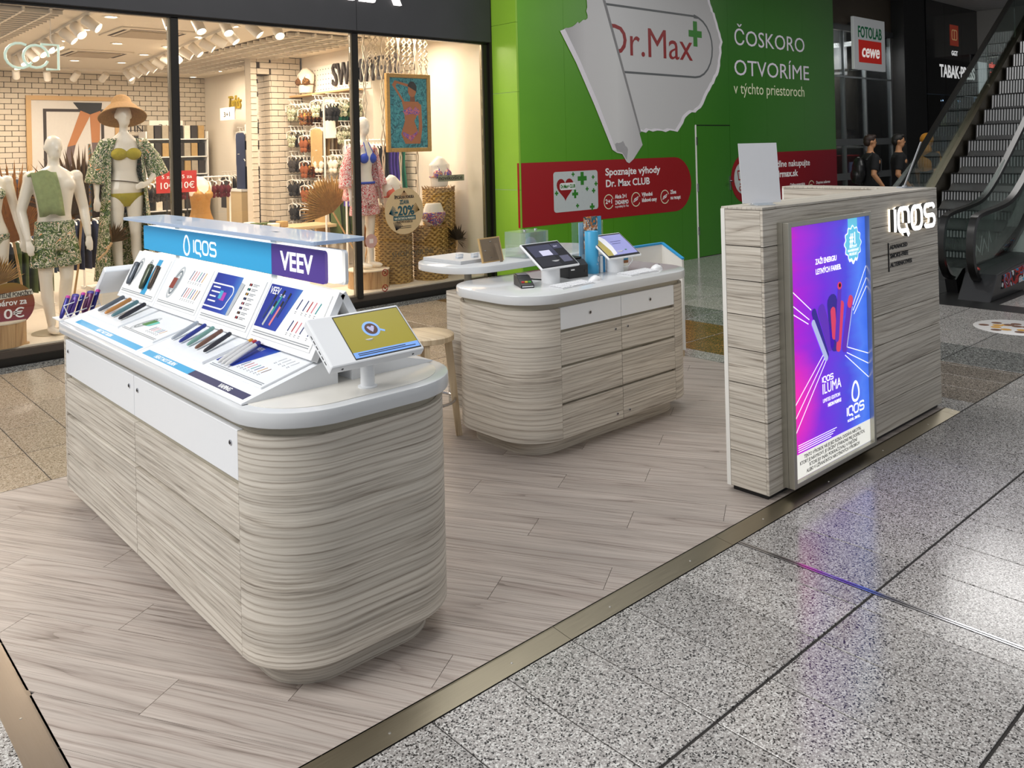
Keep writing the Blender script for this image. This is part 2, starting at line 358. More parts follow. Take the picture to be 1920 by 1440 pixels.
# ------------------------------------------------------------------ shared materials
WOOD = wood('pale_wood_laminate', rgb('#6a6055'), rgb('#b3a99c'), rgb('#d6cfc3'), 'z')
WOODX = wood('pale_wood_top', rgb('#8b8378'), rgb('#bab2a6'), rgb('#cfc8bc'), 'y')
PLANK = wood('grey_oak_plank', rgb('#665b53'), rgb('#a4978f'), rgb('#bab0a8'), 'y', rough=.38, freq=17)
STONE = granite('speckled_granite', rgb('#9d9996'), rgb('#343231'), rgb('#c9c7c4'), scale=210)
STONE_W = granite('warm_lit_granite', rgb('#a08f7a'), rgb('#75664f'), rgb('#b9ab97'), rough=.22)  # the warm light on these tiles is put into the stone colour
STONE_T = granite('taupe_granite', rgb('#7d746a'), rgb('#39322c'), rgb('#a79d92'), rough=.18)
STONE_D = granite('dark_band_granite', rgb('#6d6d6b'), rgb('#242424'), rgb('#a3a5a2'), rough=.2, scale=130)
STONE_B = granite('brown_granite_sheen', rgb('#6d5535'), rgb('#2c2620'), rgb('#97713f'), rough=.2, scale=130)  # dark brown stone; the orange reflections on it are painted into its colour
TOPW = plain('countertop_white', '#d2d4d6', .14, var=.01)
GROUT = plain('dark_grout', '#2b2826', .9)
STEEL = brushed('brushed_edge_steel', rgb('#a59c88'), .32, 'y')
STEELY = brushed('brushed_edge_steel_side', rgb('#a0958a'), .32, 'x')
WHITE = plain('white_lacquer', '#e9ebee', .28, var=.01)
WHITE_M = plain('white_matt', '#eceae4', .5, var=.02)
CREAM = plain('cream_carcass', '#b3ac9c', .55, var=.03)
BLACK = plain('black_plastic', '#141416', .35, var=.05)
DARK = plain('dark_grey_metal', '#2f2f31', .4, var=.05)
CHROME = plain('chrome', '#c8c8cc', .18, metal=1, var=.02)
SCREW = plain('screw_steel', '#d8d4cc', .3, metal=1)
WOODL = wood('light_stool_wood', rgb('#a58c6b'), rgb('#c8b292'), rgb('#d6c3a4'), 'x', freq=8)
INK_W = plain('white_print', '#f4f4f4', .5, var=.01)
INK_K = plain('black_print', '#1a1a1c', .5, var=.03)
INK_G = plain('grey_print', '#8d9196', .5, var=.03)

# ------------------------------------------------------------------ floor: stone tiles laid 0.3 x 0.59
floor = box('floor', (-3, -1.5, -.06), (27, 16.2, -.004), GROUT); tag(floor, kind='structure')
def xlines():
    xs = [.3 * k for k in range(-3, 11)]                    # up to 3.0
    xs += [3.12] + [3.14 + .3 * k + .005 for k in range(0, 13)]   # expansion joint then 3.145 ... 6.745
    return xs
XL = [round(v, 3) for v in xlines() if v < 6.80] + [6.80, 7.43] + [round(7.43 + .56 * k, 3) for k in range(1, 4)]
YL = [.28, .88, 1.48, 2.07, 2.66, 3.25, 3.84, 4.43, 5.02, 5.60, 6.16, 6.71, 7.26, 7.80]
tiles = []
for i in range(len(XL) - 1):
    for j in range(len(YL) - 1):
        x0, x1, y0, y1 = XL[i], XL[i + 1], YL[j], YL[j + 1]
        cx, cy = (x0 + x1) / 2, (y0 + y1) / 2
        if x1 - x0 < .05: continue
        if .56 < cx < 5.6 and 2.07 < cy < 5.02:
            continue
        # keep to what the view can plausibly show
        d = math.hypot(cx, cy)
        v = RW @ (Vector((cx, cy, 0)) - CAM)
        if v.z < .3: continue
        px, py = PPX + F_PX * v.x / v.z, PPY + F_PX * v.y / v.z
        if px < -500 or px > 2450 or py > 2000: continue
        tiles.append((d, x0, x1, y0, y1))
tiles.sort()
cache = {}
def tile_mat(x0, y0):
    if 6.79 <= x0 < 7.42: return STONE_D
    if x0 >= 7.42: return STONE_T if False else STONE
    if x0 >= 5.59 and y0 > 3.0: return STONE_B
    if x0 >= 5.59 and y0 > 2.06: return STONE_T
    if y0 >= 5.0: return STONE_W
    return STONE
rest = []
for k, (d, x0, x1, y0, y1) in enumerate(tiles):
    w, h = round(x1 - x0 - .005, 3), round(y1 - y0 - .010, 3); mt = tile_mat(x0, y0)
    if k >= 298: rest.append((x0, x1, y0, y1)); continue
    key = (w, h, mt.name)
    if key not in cache:
        me = boxdata('floor_tile', (-w / 2, -h / 2, -.01), (w / 2, h / 2, 0), .0015, 1); me.materials.append(mt); cache[key] = me
    link('floor_tile', cache[key], None, floor, ((x0 + x1) / 2, (y0 + y1) / 2, 0))
if rest:
    o = join('floor_tile_field', [boxdata('t', (a + .003, c + .003, -.01), (b - .003, d - .003, 0)) for a, b, c, d in rest], STONE, floor); o['kind'] = 'stuff'
# far floor beyond the drawn tiles, the metal expansion joint, the dark step before the shop window
box('floor_far_slab', (9.11, -1.5, -.02), (27, 7.8, 0), STONE, floor)
join('expansion_joint', [boxdata('j', (3.121, .28, -.01), (3.129, 2.065, .001)), boxdata('j', (3.134, .28, -.01), (3.144, 2.065, .001))], CHROME, floor)
box('granite_kerb', (-.5, 7.80, -.02), (7.04, 8.0, .004), STONE_D, floor)

# ------------------------------------------------------------------ kiosk platform: diagonal planks, steel edge strips
plat = empty('kiosk_platform', (3.1, 3.55, 0), 0, 'low kiosk platform of diagonal grey oak planks framed by steel edge strips', 'platform')
def pl(p): return (p[0] - 3.1, p[1] - 3.55) + tuple(p[2:])
box('platform_base', pl((.64, 2.15, -.003)), pl((5.6, 5.0, .004)), GROUT, plat)
def clip(poly, x0, x1, y0, y1):
    for ax, lim, sg in ((0, x0, 1), (0, x1, -1), (1, y0, 1), (1, y1, -1)):
        out = []
        for i in range(len(poly)):
            a, b = poly[i - 1], poly[i]; fa, fb = (a[ax] - lim) * sg, (b[ax] - lim) * sg
            if (fa < 0) != (fb < 0):
                t = fa / (fa - fb); out.append((a[0] + t * (b[0] - a[0]), a[1] + t * (b[1] - a[1])))
            if fb >= 0: out.append(b)
        poly = out
        if not poly: break
    return poly
ang = math.radians(-60); du = (math.cos(ang), math.sin(ang)); dv = (-du[1], du[0])
PW, PLN = .181, 1.22
for r in range(-24, 24):
    for c in range(-6, 7):
        u0 = c * PLN + (r * .405 % PLN); v0 = r * PW
        q = []
        for uu, vv in ((u0 + .001, v0 + .0008), (u0 + PLN - .001, v0 + .0008), (u0 + PLN - .001, v0 + PW - .0008), (u0 + .001, v0 + PW - .0008)):
            q.append((3.1 + du[0] * uu + dv[0] * vv, 3.55 + du[1] * uu + dv[1] * vv))
        q = clip(q, .65, 5.6, 2.16, 5.0)
        if len(q) < 3: continue
        # plank in its own frame so that the grain follows its length
        loc = [((p[0] - 3.1) * du[0] + (p[1] - 3.55) * du[1], (p[0] - 3.1) * dv[0] + (p[1] - 3.55) * dv[1]) for p in q]
        ar = sum(loc[i - 1][0] * loc[i][1] - loc[i][0] * loc[i - 1][1] for i in range(len(loc))) / 2
        if abs(ar) < .0004: continue
        cx = sum(p[0] for p in loc) / len(loc); cy = sum(p[1] for p in loc) / len(loc)
        me = prismdata('floor_plank', [(p[0] - cx, p[1] - cy) for p in loc], 'z', .002, .008)
        link('floor_plank', me, PLANK, plat, (du[0] * cx + dv[0] * cy, du[1] * cx + dv[1] * cy, 0), (0, 0, ang))
# steel strips: bevelled profile, in lengths with screws
def strip_x(x0, x1, m0=0, m1=0):
    a, b = 2.07, 2.165
    v = [(x0 - m0, a, .0), (x1 + m1, a, 0), (x0, b - .012, .008), (x1, b - .012, .008), (x0, b, .008), (x1, b, .008), (x0, b, -.003), (x1, b, -.003)]
    f = [(0, 1, 3, 2), (2, 3, 5, 4), (4, 5, 7, 6), (0, 2, 4, 6), (1, 7, 5, 3), (0, 6, 7, 1)]
    o = mesh('edge_strip', [pl(p) for p in v], f, STEEL, plat)
    n = max(2, int((x1 - x0) / .42))
    for i in range(n):
        x = x0 + (i + .5) * (x1 - x0) / n
        lathe('screw', [(.0, .0015), (.004, .001), (.005, -.001)], SCREW, o, pl((x, 2.11, .0045)), n=8)
strip_x(.656, 2.10, .09, 0); strip_x(2.102, 3.09); strip_x(3.092, 4.30); strip_x(4.302, 5.51); strip_x(5.512, 5.60)
v = [(.56, 2.07, 0), (.56, 5.0, 0), (.644, 2.154, .008), (.644, 5.0, .008), (.656, 2.166, .008), (.656, 5.0, .008), (.656, 2.166, -.003), (.656, 5.0, -.003)]
o = mesh('edge_strip', [pl(p) for p in v], [(0, 2, 3, 1), (2, 4, 5, 3), (4, 6, 7, 5), (0, 6, 4, 2), (1, 3, 5, 7), (0, 1, 7, 6)], STEELY, plat)
for y in (2.5, 2.95, 3.4, 3.85, 4.3, 4.75): lathe('screw', [(.0, .0015), (.004, .001), (.005, -.001)], SCREW, o, pl((.605, y, .0045)), n=8)
box('edge_strip', pl((5.6, 2.166, -.002)), pl((5.606, 5.0, .008)), DARK, plat)
box('edge_strip', pl((.656, 5.0, -.002)), pl((5.6, 5.006, .008)), DARK, plat)
# ------------------------------------------------------------------ counters with rounded ends
def rect_round(x0, x1, y0, y1, r, n=8): return rrect(x0, y0, x1, y1, r, n)
def shell(poly_open, t):
    """open 2D path -> closed outline of thickness t to the left of travel"""
    P = [Vector(p) for p in poly_open]; inner = []
    for i, p in enumerate(P):
        a = P[max(i - 1, 0)]; b = P[min(i + 1, len(P) - 1)]; d = (b - a).normalized(); inner.append(p + Vector((-d.y, d.x)) * t)
    return [tuple(p) for p in P] + [tuple(p) for p in reversed(inner)]
def lock(parent, loc, rot=R_LEFT, r=.009):
    o = lathe('lock', [(r * .55, 0), (r, .001), (r, .003), (r * .8, .004)], CHROME, parent, loc, rot, n=12)
    lathe('keyhole', [(.0, .0052), (r * .62, .005), (r * .62, .003)], BLACK, o, (0, 0, 0), n=10)
ROWS = [(.10, .258), (.270, .452), (.470, .632)]
X0, X1, Y0, Y1, RR = 1.163, 1.925, 2.38, 4.804, .24
c1 = empty('display_counter', (1.544, 3.592, .008), 0, 'long rounded counter with pale wood drawers and white top carrying the product displays', 'counter')
def q(x, y): return (x - 1.544, y - 3.592)
Zf = -.008
prism('plinth', [q(*p) for p in rect_round(X0 + .08, X1 - .08, Y0 + .07, Y1 - .07, .17)], 'z', 0, .10 + Zf, WOOD, c1, smooth=True)
prism('carcass', [q(*p) for p in rect_round(X0 + .022, X1 - .022, Y0 + .022, Y1 - .022, RR - .02)], 'z', .095 + Zf, .857 + Zf, CREAM, c1, smooth=True)
near = [(X0, Y0 + RR)] + arc(X0 + RR, Y0 + RR, RR, 180, 270, 10)[1:] + arc(X1 - RR, Y0 + RR, RR, 270, 360, 10)
far = [(X1, Y1 - RR)] + arc(X1 - RR, Y1 - RR, RR, 0, 90, 10)[1:] + arc(X0 + RR, Y1 - RR, RR, 90, 180, 10)
for path in (near, far):
    prism('curved_end_panel', [q(*p) for p in shell(path, .02)], 'z', .10 + Zf, .82 + Zf, WOOD, c1, smooth=True)
for side in (0, 1):
    xa, xb = ((X0, X0 + .02) if side == 0 else (X1 - .02, X1))
    for (ya, yb) in ((2.622, 3.589), (3.593, 4.562)):
        for (za, zb) in ROWS:
            box('drawer_front', (*q(xa, ya), za + Zf), (*q(xb, yb), zb + Zf), WOOD, c1, .0015)
        d = box('white_drawer_front', (*q(xa, ya), .660 + Zf), (*q(xb, yb), .822 + Zf), WHITE, c1, .0015)
        if side == 0:
            for yy in (ya + .05, yb - .045): lock(d, (*q(xa, yy), .772 + Zf))
top = prism('countertop', [q(*p) for p in rect_round(X0 - .02, X1 + .02, Y0 - .025, Y1 + .025, RR + .02, 10)], 'z', .853 + Zf, .905 + Zf, TOPW, c1, bevel=.006, smooth=True)
prism('worktop_inlay', [q(*p) for p in rect_round(X0 + .022, X1 - .022, Y0 + .02, Y1 - .02, RR - .02, 10)], 'z', .904 + Zf, .9075 + Zf, plain('pale_inlay', '#dcd9d2', .22, var=.015), c1, bevel=.001, smooth=True)

# second counter: cash desk with rear wing
a0, a1, b0, b1 = 3.08, 4.58, 3.295, 4.03
c2 = empty('cash_counter', (3.83, 3.66, .008), 0, 'rounded wood cash counter with white top holding the two till screens', 'counter')
def q2(x, y): return (x - 3.83, y - 3.66)
prism('plinth', [q2(*p) for p in rect_round(a0 + .09, a1 - .09, b0 + .08, b1 - .06, .17)], 'z', 0, .10 + Zf, WOOD, c2, smooth=True)
prism('carcass', [q2(*p) for p in rect_round(a0 + .022, a1 - .022, b0 + .022, b1 - .022, RR - .02)], 'z', .095 + Zf, .857 + Zf, CREAM, c2, smooth=True)
lft = [(a0 + RR, b1)] + arc(a0 + RR, b1 - RR, RR, 90, 180, 10)[1:] + arc(a0 + RR, b0 + RR, RR, 180, 270, 10)
rgt = [(a1 - RR, b0)] + arc(a1 - RR, b0 + RR, RR, 270, 360, 10)[1:] + arc(a1 - RR, b1 - RR, RR, 0, 90, 10)
for path in (lft, rgt): prism('curved_end_panel', [q2(*p) for p in shell(path, .02)], 'z', .10 + Zf, .82 + Zf, WOOD, c2, smooth=True)
box('back_panel', (*q2(a0 + RR, b1 - .02), .1 + Zf), (*q2(a1 - RR, b1), .82 + Zf), WOOD, c2)
for (xa, xb, kx, lx) in ((3.322, 3.829, 3.56, 3.775), (3.833, 4.338, 4.10, 3.885)):
    for i, (za, zb) in enumerate(((.10, .285), (.298, .49), (.505, .685))):
        d = box('drawer_front', (*q2(xa, b0), za + Zf), (*q2(xb, b0 + .02), zb + Zf), WOOD, c2, .0015)
        if i != 1: lock(d, (*q2(lx, b0), (.635 if i == 2 else .14) + Zf), R_FRONT, .009)
    d = box('white_drawer_front', (*q2(xa, b0), .70 + Zf), (*q2(xb, b0 + .02), .822 + Zf), WHITE, c2, .0015)
    lock(d, (*q2(kx, b0), .765 + Zf), R_FRONT, .012)
prism('countertop', [q2(*p) for p in rect_round(a0 - .02, a1 + .02, b0 - .025, b1 + .02, RR + .02, 10)], 'z', .853 + Zf, .905 + Zf, TOPW, c2, bevel=.006, smooth=True)
# rear wing under the raised guest shelf
c3 = empty('guest_counter', (3.95, 4.16, .008), 0, 'narrow wood counter with a raised rounded white shelf behind the cash counter', 'counter')
def q3(x, y): return (x - 3.95, y - 4.16)
box('plinth', (*q3(3.37, 4.08), 0), (*q3(4.60, 4.24), .10 + Zf), WOOD, c3)
box('wood_body', (*q3(3.29, 4.055), .10 + Zf), (*q3(4.62, 4.275), .818 + Zf), WOOD, c3, .002)
for x in (3.40, 4.45): lathe('shelf_post', [(.024, 0), (.024, .125)], plain('grey_post', '#a6a399', .45), c3, (*q3(x, 4.19), .817 + Zf), n=16)
prism('raised_shelf', [q3(*p) for p in rect_round(3.20, 4.68, 4.00, 4.62, .26, 10)], 'z', .938 + Zf, .982 + Zf, TOPW, c3, bevel=.005, smooth=True)

# ------------------------------------------------------------------ L-shaped partition with the light box
W0, W1, V0, V1, WH = 3.566, 5.60, 2.180, 2.408, 1.388
part = empty('wood_partition', (4.58, 2.3, .008), 0, 'L-shaped pale wood plank partition carrying the light box and the large lit letters', 'partition')
def qp(x, y): return (x - 4.58, y - 2.3)
box('core', (*qp(W0 + .012, V0 + .012), .03), (*qp(W1 - .012, V1 - .012), WH - .02), DARK, part)
box('base_rail', (*qp(W0 + .02, V0 + .02), 0), (*qp(W1 - .02, V1 - .02), .03), BLACK, part)
ZP = [.024] + [.024 + .1665 * k + .01 for k in range(1, 8)] + [WH - .012]
for i in range(8):
    za, zb = ZP[i] + .0021, ZP[i + 1] - .0021
    box('cladding_plank', (*qp(W0, V0), za), (*qp(W1, V0 + .014), zb), WOOD, part, .001, seg=1)
    box('cladding_plank', (*qp(W0, V0 + .0145), za), (*qp(W0 + .014, V1 - .02), zb), WOOD, part, .001, seg=1)
    box('cladding_plank', (*qp(W1 - .014, V0 + .0145), za), (*qp(W1, 3.13), zb), WOOD, part, .001, seg=1)
    box('cladding_plank', (*qp(W1 - .20, V1), za), (*qp(W1 - .186, 3.13), zb), WOOD, part, .001, seg=1)
box('corner_trim', (*qp(W0 - .002, V1 - .0195), .024), (*qp(W0 + .016, V1 + .002), WH - .01), WHITE_M, part)
box('back_face', (*qp(W0 + .016, V1 - .012), .024), (*qp(W1 - .2, V1), WH - .013), WHITE_M, part)
box('wing_core', (*qp(W1 - .186, V1 - .012), .024), (*qp(W1 - .0145, 3.125), WH - .013), DARK, part)
box('wing_end_trim', (*qp(W1 - .2, 3.13), .024), (*qp(W1, 3.142), WH - .012), WHITE_M, part)
box('top_cap', (*qp(W0, V0), WH - .0118), (*qp(W1, V1), WH), WOODX, part, .0015)
box('top_cap', (*qp(W1 - .2, V1 + .001), WH - .0118), (*qp(W1, 3.142), WH), WOODX, part, .0015)
# ------------------------------------------------------------------ product display on the long counter
ACRYL = glass('clear_acrylic', (.97, .99, 1), .10, .02, .05)
GLOW = plain('lit_white_diffuser', '#fff8ea', .5, var=.01, emit=1.1)
BLUE = plain('sign_blue', '#3a9fcf', .45, var=.02)
BLUE_L = ramp_mat('lit_blue_face', [(0, rgb('#2f96c6')), (.55, rgb('#4fb1d8')), (1, rgb('#7fd0ea'))], 'z', 1.236, 1.36, emit=.32)
PURP_L = plain('lit_purple_face', '#4b3684', .45, var=.04, emit=.3)
NAVY = plain('dark_label', '#3d3a5c', .5)
GLASSB = glass('blue_glass_shelf', (.62, .72, .86), .30, .03, .45)
DX, DY = 1.544, 3.592
ds = empty('display_stand', (DX, DY, .9075), 0, 'white two-sided sloping product display with lit header sign on the long counter', 'display stand')
def dd(x, y, z): return (x - DX, y - DY, z - .9075)
YN, YF = 2.592, 4.592
th = math.atan2(.082, .307); tu = math.atan2(.201, .108)
for sg in (-1, 1):
    def X(x): return DX + (x - DX) * (1 if sg < 0 else -1)
    for (ya, yb) in ((YN, DY - .0015), (DY + .0015, YF)):
        prof = [(X(1.166), .9075), (X(1.166), .912), (X(1.168 + .36 * math.cos(th)), .912 + .36 * math.sin(th)), (X(1.168 + .36 * math.cos(th)), .9075)]
        prism('sloping_base', [(p[0] - DX, p[1] - .9075) for p in prof], 'y', ya - DY, yb - DY, WHITE, ds)
    # four tilted upper panels
    for k in range(4):
        ya = YN + k * .5 + .0015; yb = YN + (k + 1) * .5 - .0015
        c, s = math.cos(tu), math.sin(tu)
        P = lambda a, n: (X(1.42 + a * c - n * s) - DX, 1.013 + a * s + n * c - .9075)
        prism('upper_panel', [P(-.012, -.028), P(-.012, 0), P(.235, 0), P(.235, -.028)], 'y', ya - DY, yb - DY, WHITE, ds, bevel=.002)
box('spine', dd(1.530, YN + .06, .985), dd(1.558, YF - .06, 1.215), WHITE_M, ds)
box('lamp_trough', dd(1.535, YN + .25, 1.214), dd(1.553, YF - .25, 1.226), GLOW, ds)
for y in (3.06, 4.05): box('sign_bracket', dd(1.532, y, 1.20), dd(1.556, y + .05, 1.40), WHITE_M, ds, .002)
# lit header box with blue and purple faces
box('sign_box', dd(1.524, 2.62, 1.245), dd(1.564, 4.455, 1.358), GLOW, ds, .006)
sf = prism('sign_face', [(a - DY, b - .9075) for a, b in rrect(3.064, 1.240, 4.468, 1.358, .004, 3)], 'x', 1.512 - DX, 1.524 - DX, BLUE_L, ds)
sf.location = (0, 0, 0)
pf = prism('sign_face', [(a - DY, b - .9075) for a, b in arc(2.672, 1.256, .016, 270, 180, 4) + arc(2.672, 1.342, .016, 180, 90, 4) + [(3.062, 1.358), (3.062, 1.24)]], 'x', 1.512 - DX, 1.524 - DX, PURP_L, ds)
prism('sign_back_plate', [(a - DY, b - .9075) for a, b in rrect(2.60, 1.238, 4.44, 1.360, .016, 4)], 'x', 1.560 - DX, 1.572 - DX, WHITE, ds)
SW = plain('lit_white_letters', '#ffffff', .5, var=.005, emit=.5)
x_s = dd(1.5115, 0, 0)[0]
wm = wordmark(); SC = .0565
for L_ in wm: strokes('letter', scaled(L_, SC), .009, .0012, SW, sf, (x_s, 3.822 - DY, 1.268 - .9075), R_LEFT)
strokes('drop_emblem', scaled(drop_icon(), .086), .010, .0012, SW, sf, (x_s, 3.905 - DY, 1.252 - .9075), R_LEFT)
text('VEEV', .098, SW, pf, (x_s, 2.985 - DY, 1.268 - .9075), R_LEFT, xs=1.12, bold=.002)
prism('glass_shelf', [(a - DX, b - DY) for a, b in rrect(1.44, 2.61, 1.66, 4.575, .03, 4)], 'z', 1.386 - .9075, 1.400 - .9075, GLASSB, ds, bevel=.002)

# frames on the sloping faces, left side: local x runs along -Y, local y runs up the slope
def slope_frame(x0, z0, ang):
    ex = Vector((0, -1, 0)); ey = Vector((math.cos(ang), 0, math.sin(ang))); ez = ex.cross(ey)
    return Matrix((ex, ey, ez)).transposed()
RL, RU = slope_frame(0, 0, th), slope_frame(0, 0, tu)
def low(y, s, n=0): return dd(1.168 + s * math.cos(th) - n * math.sin(th), y, .912 + s * math.sin(th) + n * math.cos(th))
def upp(y, s, n=0): return dd(1.42 + s * math.cos(tu) - n * math.sin(tu), y, 1.013 + s * math.sin(tu) + n * math.cos(tu))
def R2(w, h): return [(0, 0), (w, 0), (w, h), (0, h)]
# label strips along the lower edge
def strip(y0, y1, mat, txt, ty):
    o = flat('label_strip', R2(y0 - y1, .031), mat, ds, low(y0, .015), RL)
    text(txt, .026, INK_W, ds, low(ty, .021, .0013), RL, xs=1.0, bold=.0006)
strip(4.47, 3.615, BLUE, 'HEAT NOT BURN', 4.17); strip(3.545, 3.075, BLUE, 'HEAT NOT BURN', 3.43); strip(3.074, 2.618, NAVY, 'VAPING', 2.83)
# lower trays and printed cards
CARD = plain('white_card', '#f1f1ef', .35, var=.01)
RING = plain('pale_grey_print', '#b9bdc0', .4); RINGD = plain('mid_grey_print', '#7d858a', .4)
DEEP = ramp_mat('deep_blue_print', [(0, rgb('#1b2a8c')), (.6, rgb('#2340a6')), (1, rgb('#4f8fd0'))], 'x', 0, .3)
def tray(y0, y1, name, h=.012): return box(name, (0, 0, 0), (y0 - y1, .20, h), WHITE, ds, .002, low(y0, .083), RL)
t1 = tray(4.485, 4.045, 'device_tray'); t2 = tray(4.03, 3.61, 'printed_card', .008); t3 = tray(3.535, 3.098, 'device_tray'); t4 = tray(3.065, 2.622, 'printed_card', .008)
def sticks(parent, x, y, n, dx, L_, cols, z=.0085, lean=.35, w=.004):
    for i in range(n):
        c = cols[i % len(cols)]
        strokes('printed_stick', [([(x + i * dx, y), (x + i * dx + L_ * lean, y + L_)], False)], w, .0006, c, parent, (0, 0, z), (0, 0, 0))
        strokes('printed_caption', [([(x + i * dx - .004, y - .008), (x + i * dx + .006, y - .008)], False), ([(x + i * dx - .004, y - .014), (x + i * dx + .004, y - .014)], False)], .0025, .0006, INK_G, parent, (0, 0, z), (0, 0, 0))
STK = [plain('stick_' + n, c, .4) for n, c in (('navy', '#22356b'), ('red', '#b3343a'), ('pink', '#d77a86'), ('teal', '#2f8f92'), ('indigo', '#443a86'), ('amber', '#d39a2e'), ('brown', '#6b4128'))]
def rings(parent, x, y, s, z, lean=.0):
    for k, m in ((1.0, RING), (.74, RINGD), (.5, RING)):
        pts = [(x + s * k * .42 * math.cos(t) + lean * s * k * .8 * math.sin(t), y + s * k * .8 * math.sin(t)) for t in [2 * PI * i / 22 for i in range(22)]]
        strokes('printed_ring', [(pts, True)], s * .11, .0006, m, parent, (0, 0, z), (0, 0, 0))
def footline(parent, w, z, y=.012):
    for i in range(2): strokes('printed_fine_print', [([(.012, y + i * .008), (w - .012, y + i * .008)], False)], .0035, .0006, INK_G, parent, (0, 0, z), (0, 0, 0))
# lower printed card with a small green pack
rings(t2, .11, .085, .075, .0082, .4)
flat('printed_pack', [(.10, .07), (.15, .07), (.175, .12), (.125, .12)], plain('green_print', '#3f7d3a', .4), t2, (0, 0, .009), (0, 0, 0), .0008)
flat('printed_pack', [(.15, .07), (.175, .075), (.20, .115), (.175, .12)], plain('mint_print', '#68c9bc', .4), t2, (0, 0, .009), (0, 0, 0), .0008)
sticks(t2, .23, .055, 6, .024, .032, STK, .0082); footline(t2, .42, .0082)
flat('printed_field', [(0, .04), (.14, .04), (.225, .198), (0, .198)], DEEP, t4, (0, 0, .0082), (0, 0, 0), .0006)
text('VEEV', .026, INK_W, t4, (.085, .160, .009), Matrix.Identity(3), xs=.85, ext=.0004)
sticks(t4, .17, .06, 7, .026, .034, STK, .0082); sticks(t4, .30, .14, 4, .03, .03, [RING], .0082); footline(t4, .44, .0082)
# upper cards
def ucard(y0, y1, name='printed_card'): return box(name, (0, 0, 0), (y0 - y1, .205, .004), CARD, ds, 0, upp(y0, .010), RU)
u1 = ucard(4.57, 4.115); u2 = ucard(4.07, 3.615); u3 = ucard(3.57, 3.115); u4 = ucard(3.07, 2.62)
rings(u1, .09, .12, .085, .0042, .25); rings(u1, .22, .15, .05, .0042, .25)
flat('printed_stripe', [(.27, .02), (.33, .02), (.36, .2), (.31, .2)], BLUE, u1, (0, 0, .0042), (0, 0, 0), .0006)
footline(u1, .45, .0042); rings(u2, .12, .115, .092, .0042, .25)
flat('printed_pack', [(.07, .085), (.12, .085), (.13, .135), (.08, .135)], plain('brick_print', '#8a3a2c', .4), u2, (0, 0, .0048), (0, 0, 0), .0006)
flat('printed_pack', [(.12, .085), (.15, .09), (.16, .135), (.13, .135)], INK_G, u2, (0, 0, .0048), (0, 0, 0), .0006)
sticks(u2, .25, .14, 6, .027, .045, STK, .0042, w=.005); sticks(u2, .25, .06, 7, .024, .045, STK, .0042, w=.005); footline(u2, .455, .0042)
flat('printed_field', R2(.25, .163), DEEP, u3, (0, .038, .0042), (0, 0, 0), .0006)
strokes('printed_outline', [([(.0, .155)] + arc(.19, .125, .03, 90, 0, 4) + arc(.17, .085, .03, 0, -80, 4) + [(.0, .055)], False)], .006, .0006, INK_W, u3, (0, 0, .005), (0, 0, 0))
for i, w in enumerate((.07, .085, .06, .075)): strokes('printed_line', [([(.02, .14 - i * .02), (.02 + w, .14 - i * .02)], False)], .006, .0006, INK_W, u3, (0, 0, .005), (0, 0, 0))
flat('printed_pack', R2(.045, .035), plain('magenta_print', '#b03ea8', .4), u3, (.12, .09, .005), (0, 0, 0), .0006)
flat('printed_pack', R2(.03, .035), plain('cyan_print', '#44a5c9', .4), u3, (.105, .095, .0056), (0, 0, 0), .0006)
flat('printed_device', [(.24, .04), (.262, .04), (.29, .175), (.255, .18)], RING, u3, (0, 0, .0056), (0, 0, 0), .0008)
for i in range(8):
    flat('printed_chip', R2(.025, .010), INK_K, u3, (.325, .175 - i * .0195, .0042), (0, 0, 0), .0006); flat('printed_chip', R2(.008, .010), STK[(i * 2 + 1) % 7], u3, (.335, .175 - i * .0195, .005), (0, 0, 0), .0006)
    strokes('printed_caption', [([(.36, .183 - i * .0195), (.41, .183 - i * .0195)], False), ([(.36, .177 - i * .0195), (.395, .177 - i * .0195)], False)], .003, .0006, INK_G, u3, (0, 0, .0042), (0, 0, 0))
footline(u3, .455, .0042)
flat('printed_field', [(0, .035), (.175, .035), (.245, .203), (0, .203)], DEEP, u4, (0, 0, .0042), (0, 0, 0), .0006)
text('VEEV', .040, INK_W, u4, (.012, .166, .005), Matrix.Identity(3), xs=.85, ext=.0004, bold=.0006); text('one', .026, INK_W, u4, (.098, .160, .005), Matrix.Identity(3), ext=.0004)
for i, (x, y, c) in enumerate(((.055, .07, 'navy'), (.105, .09, 'teal'), (.155, .085, 'navy'), (.075, .045, 'amber'), (.125, .05, 'pink'))):
    strokes('printed_pen', [([(x - .012, y), (x + .012, y + .075)], False)], .013, .0008, MATS['stick_' + c] if i != 3 else RING, u4, (0, 0, .005), (0, 0, 0))
    strokes('printed_pen_cap', [([(x + .012, y + .075), (x + .018, y + .097)], False)], .012, .0008, INK_K, u4, (0, 0, .005), (0, 0, 0))
for xx, yy, n in ((.255, .13, 1), (.30, .13, 4), (.255, .05, 3), (.345, .05, 1), (.40, .05, 1)): sticks(u4, xx, yy, n, .03, .04, STK, .0042, w=.006)
footline(u4, .45, .0042)

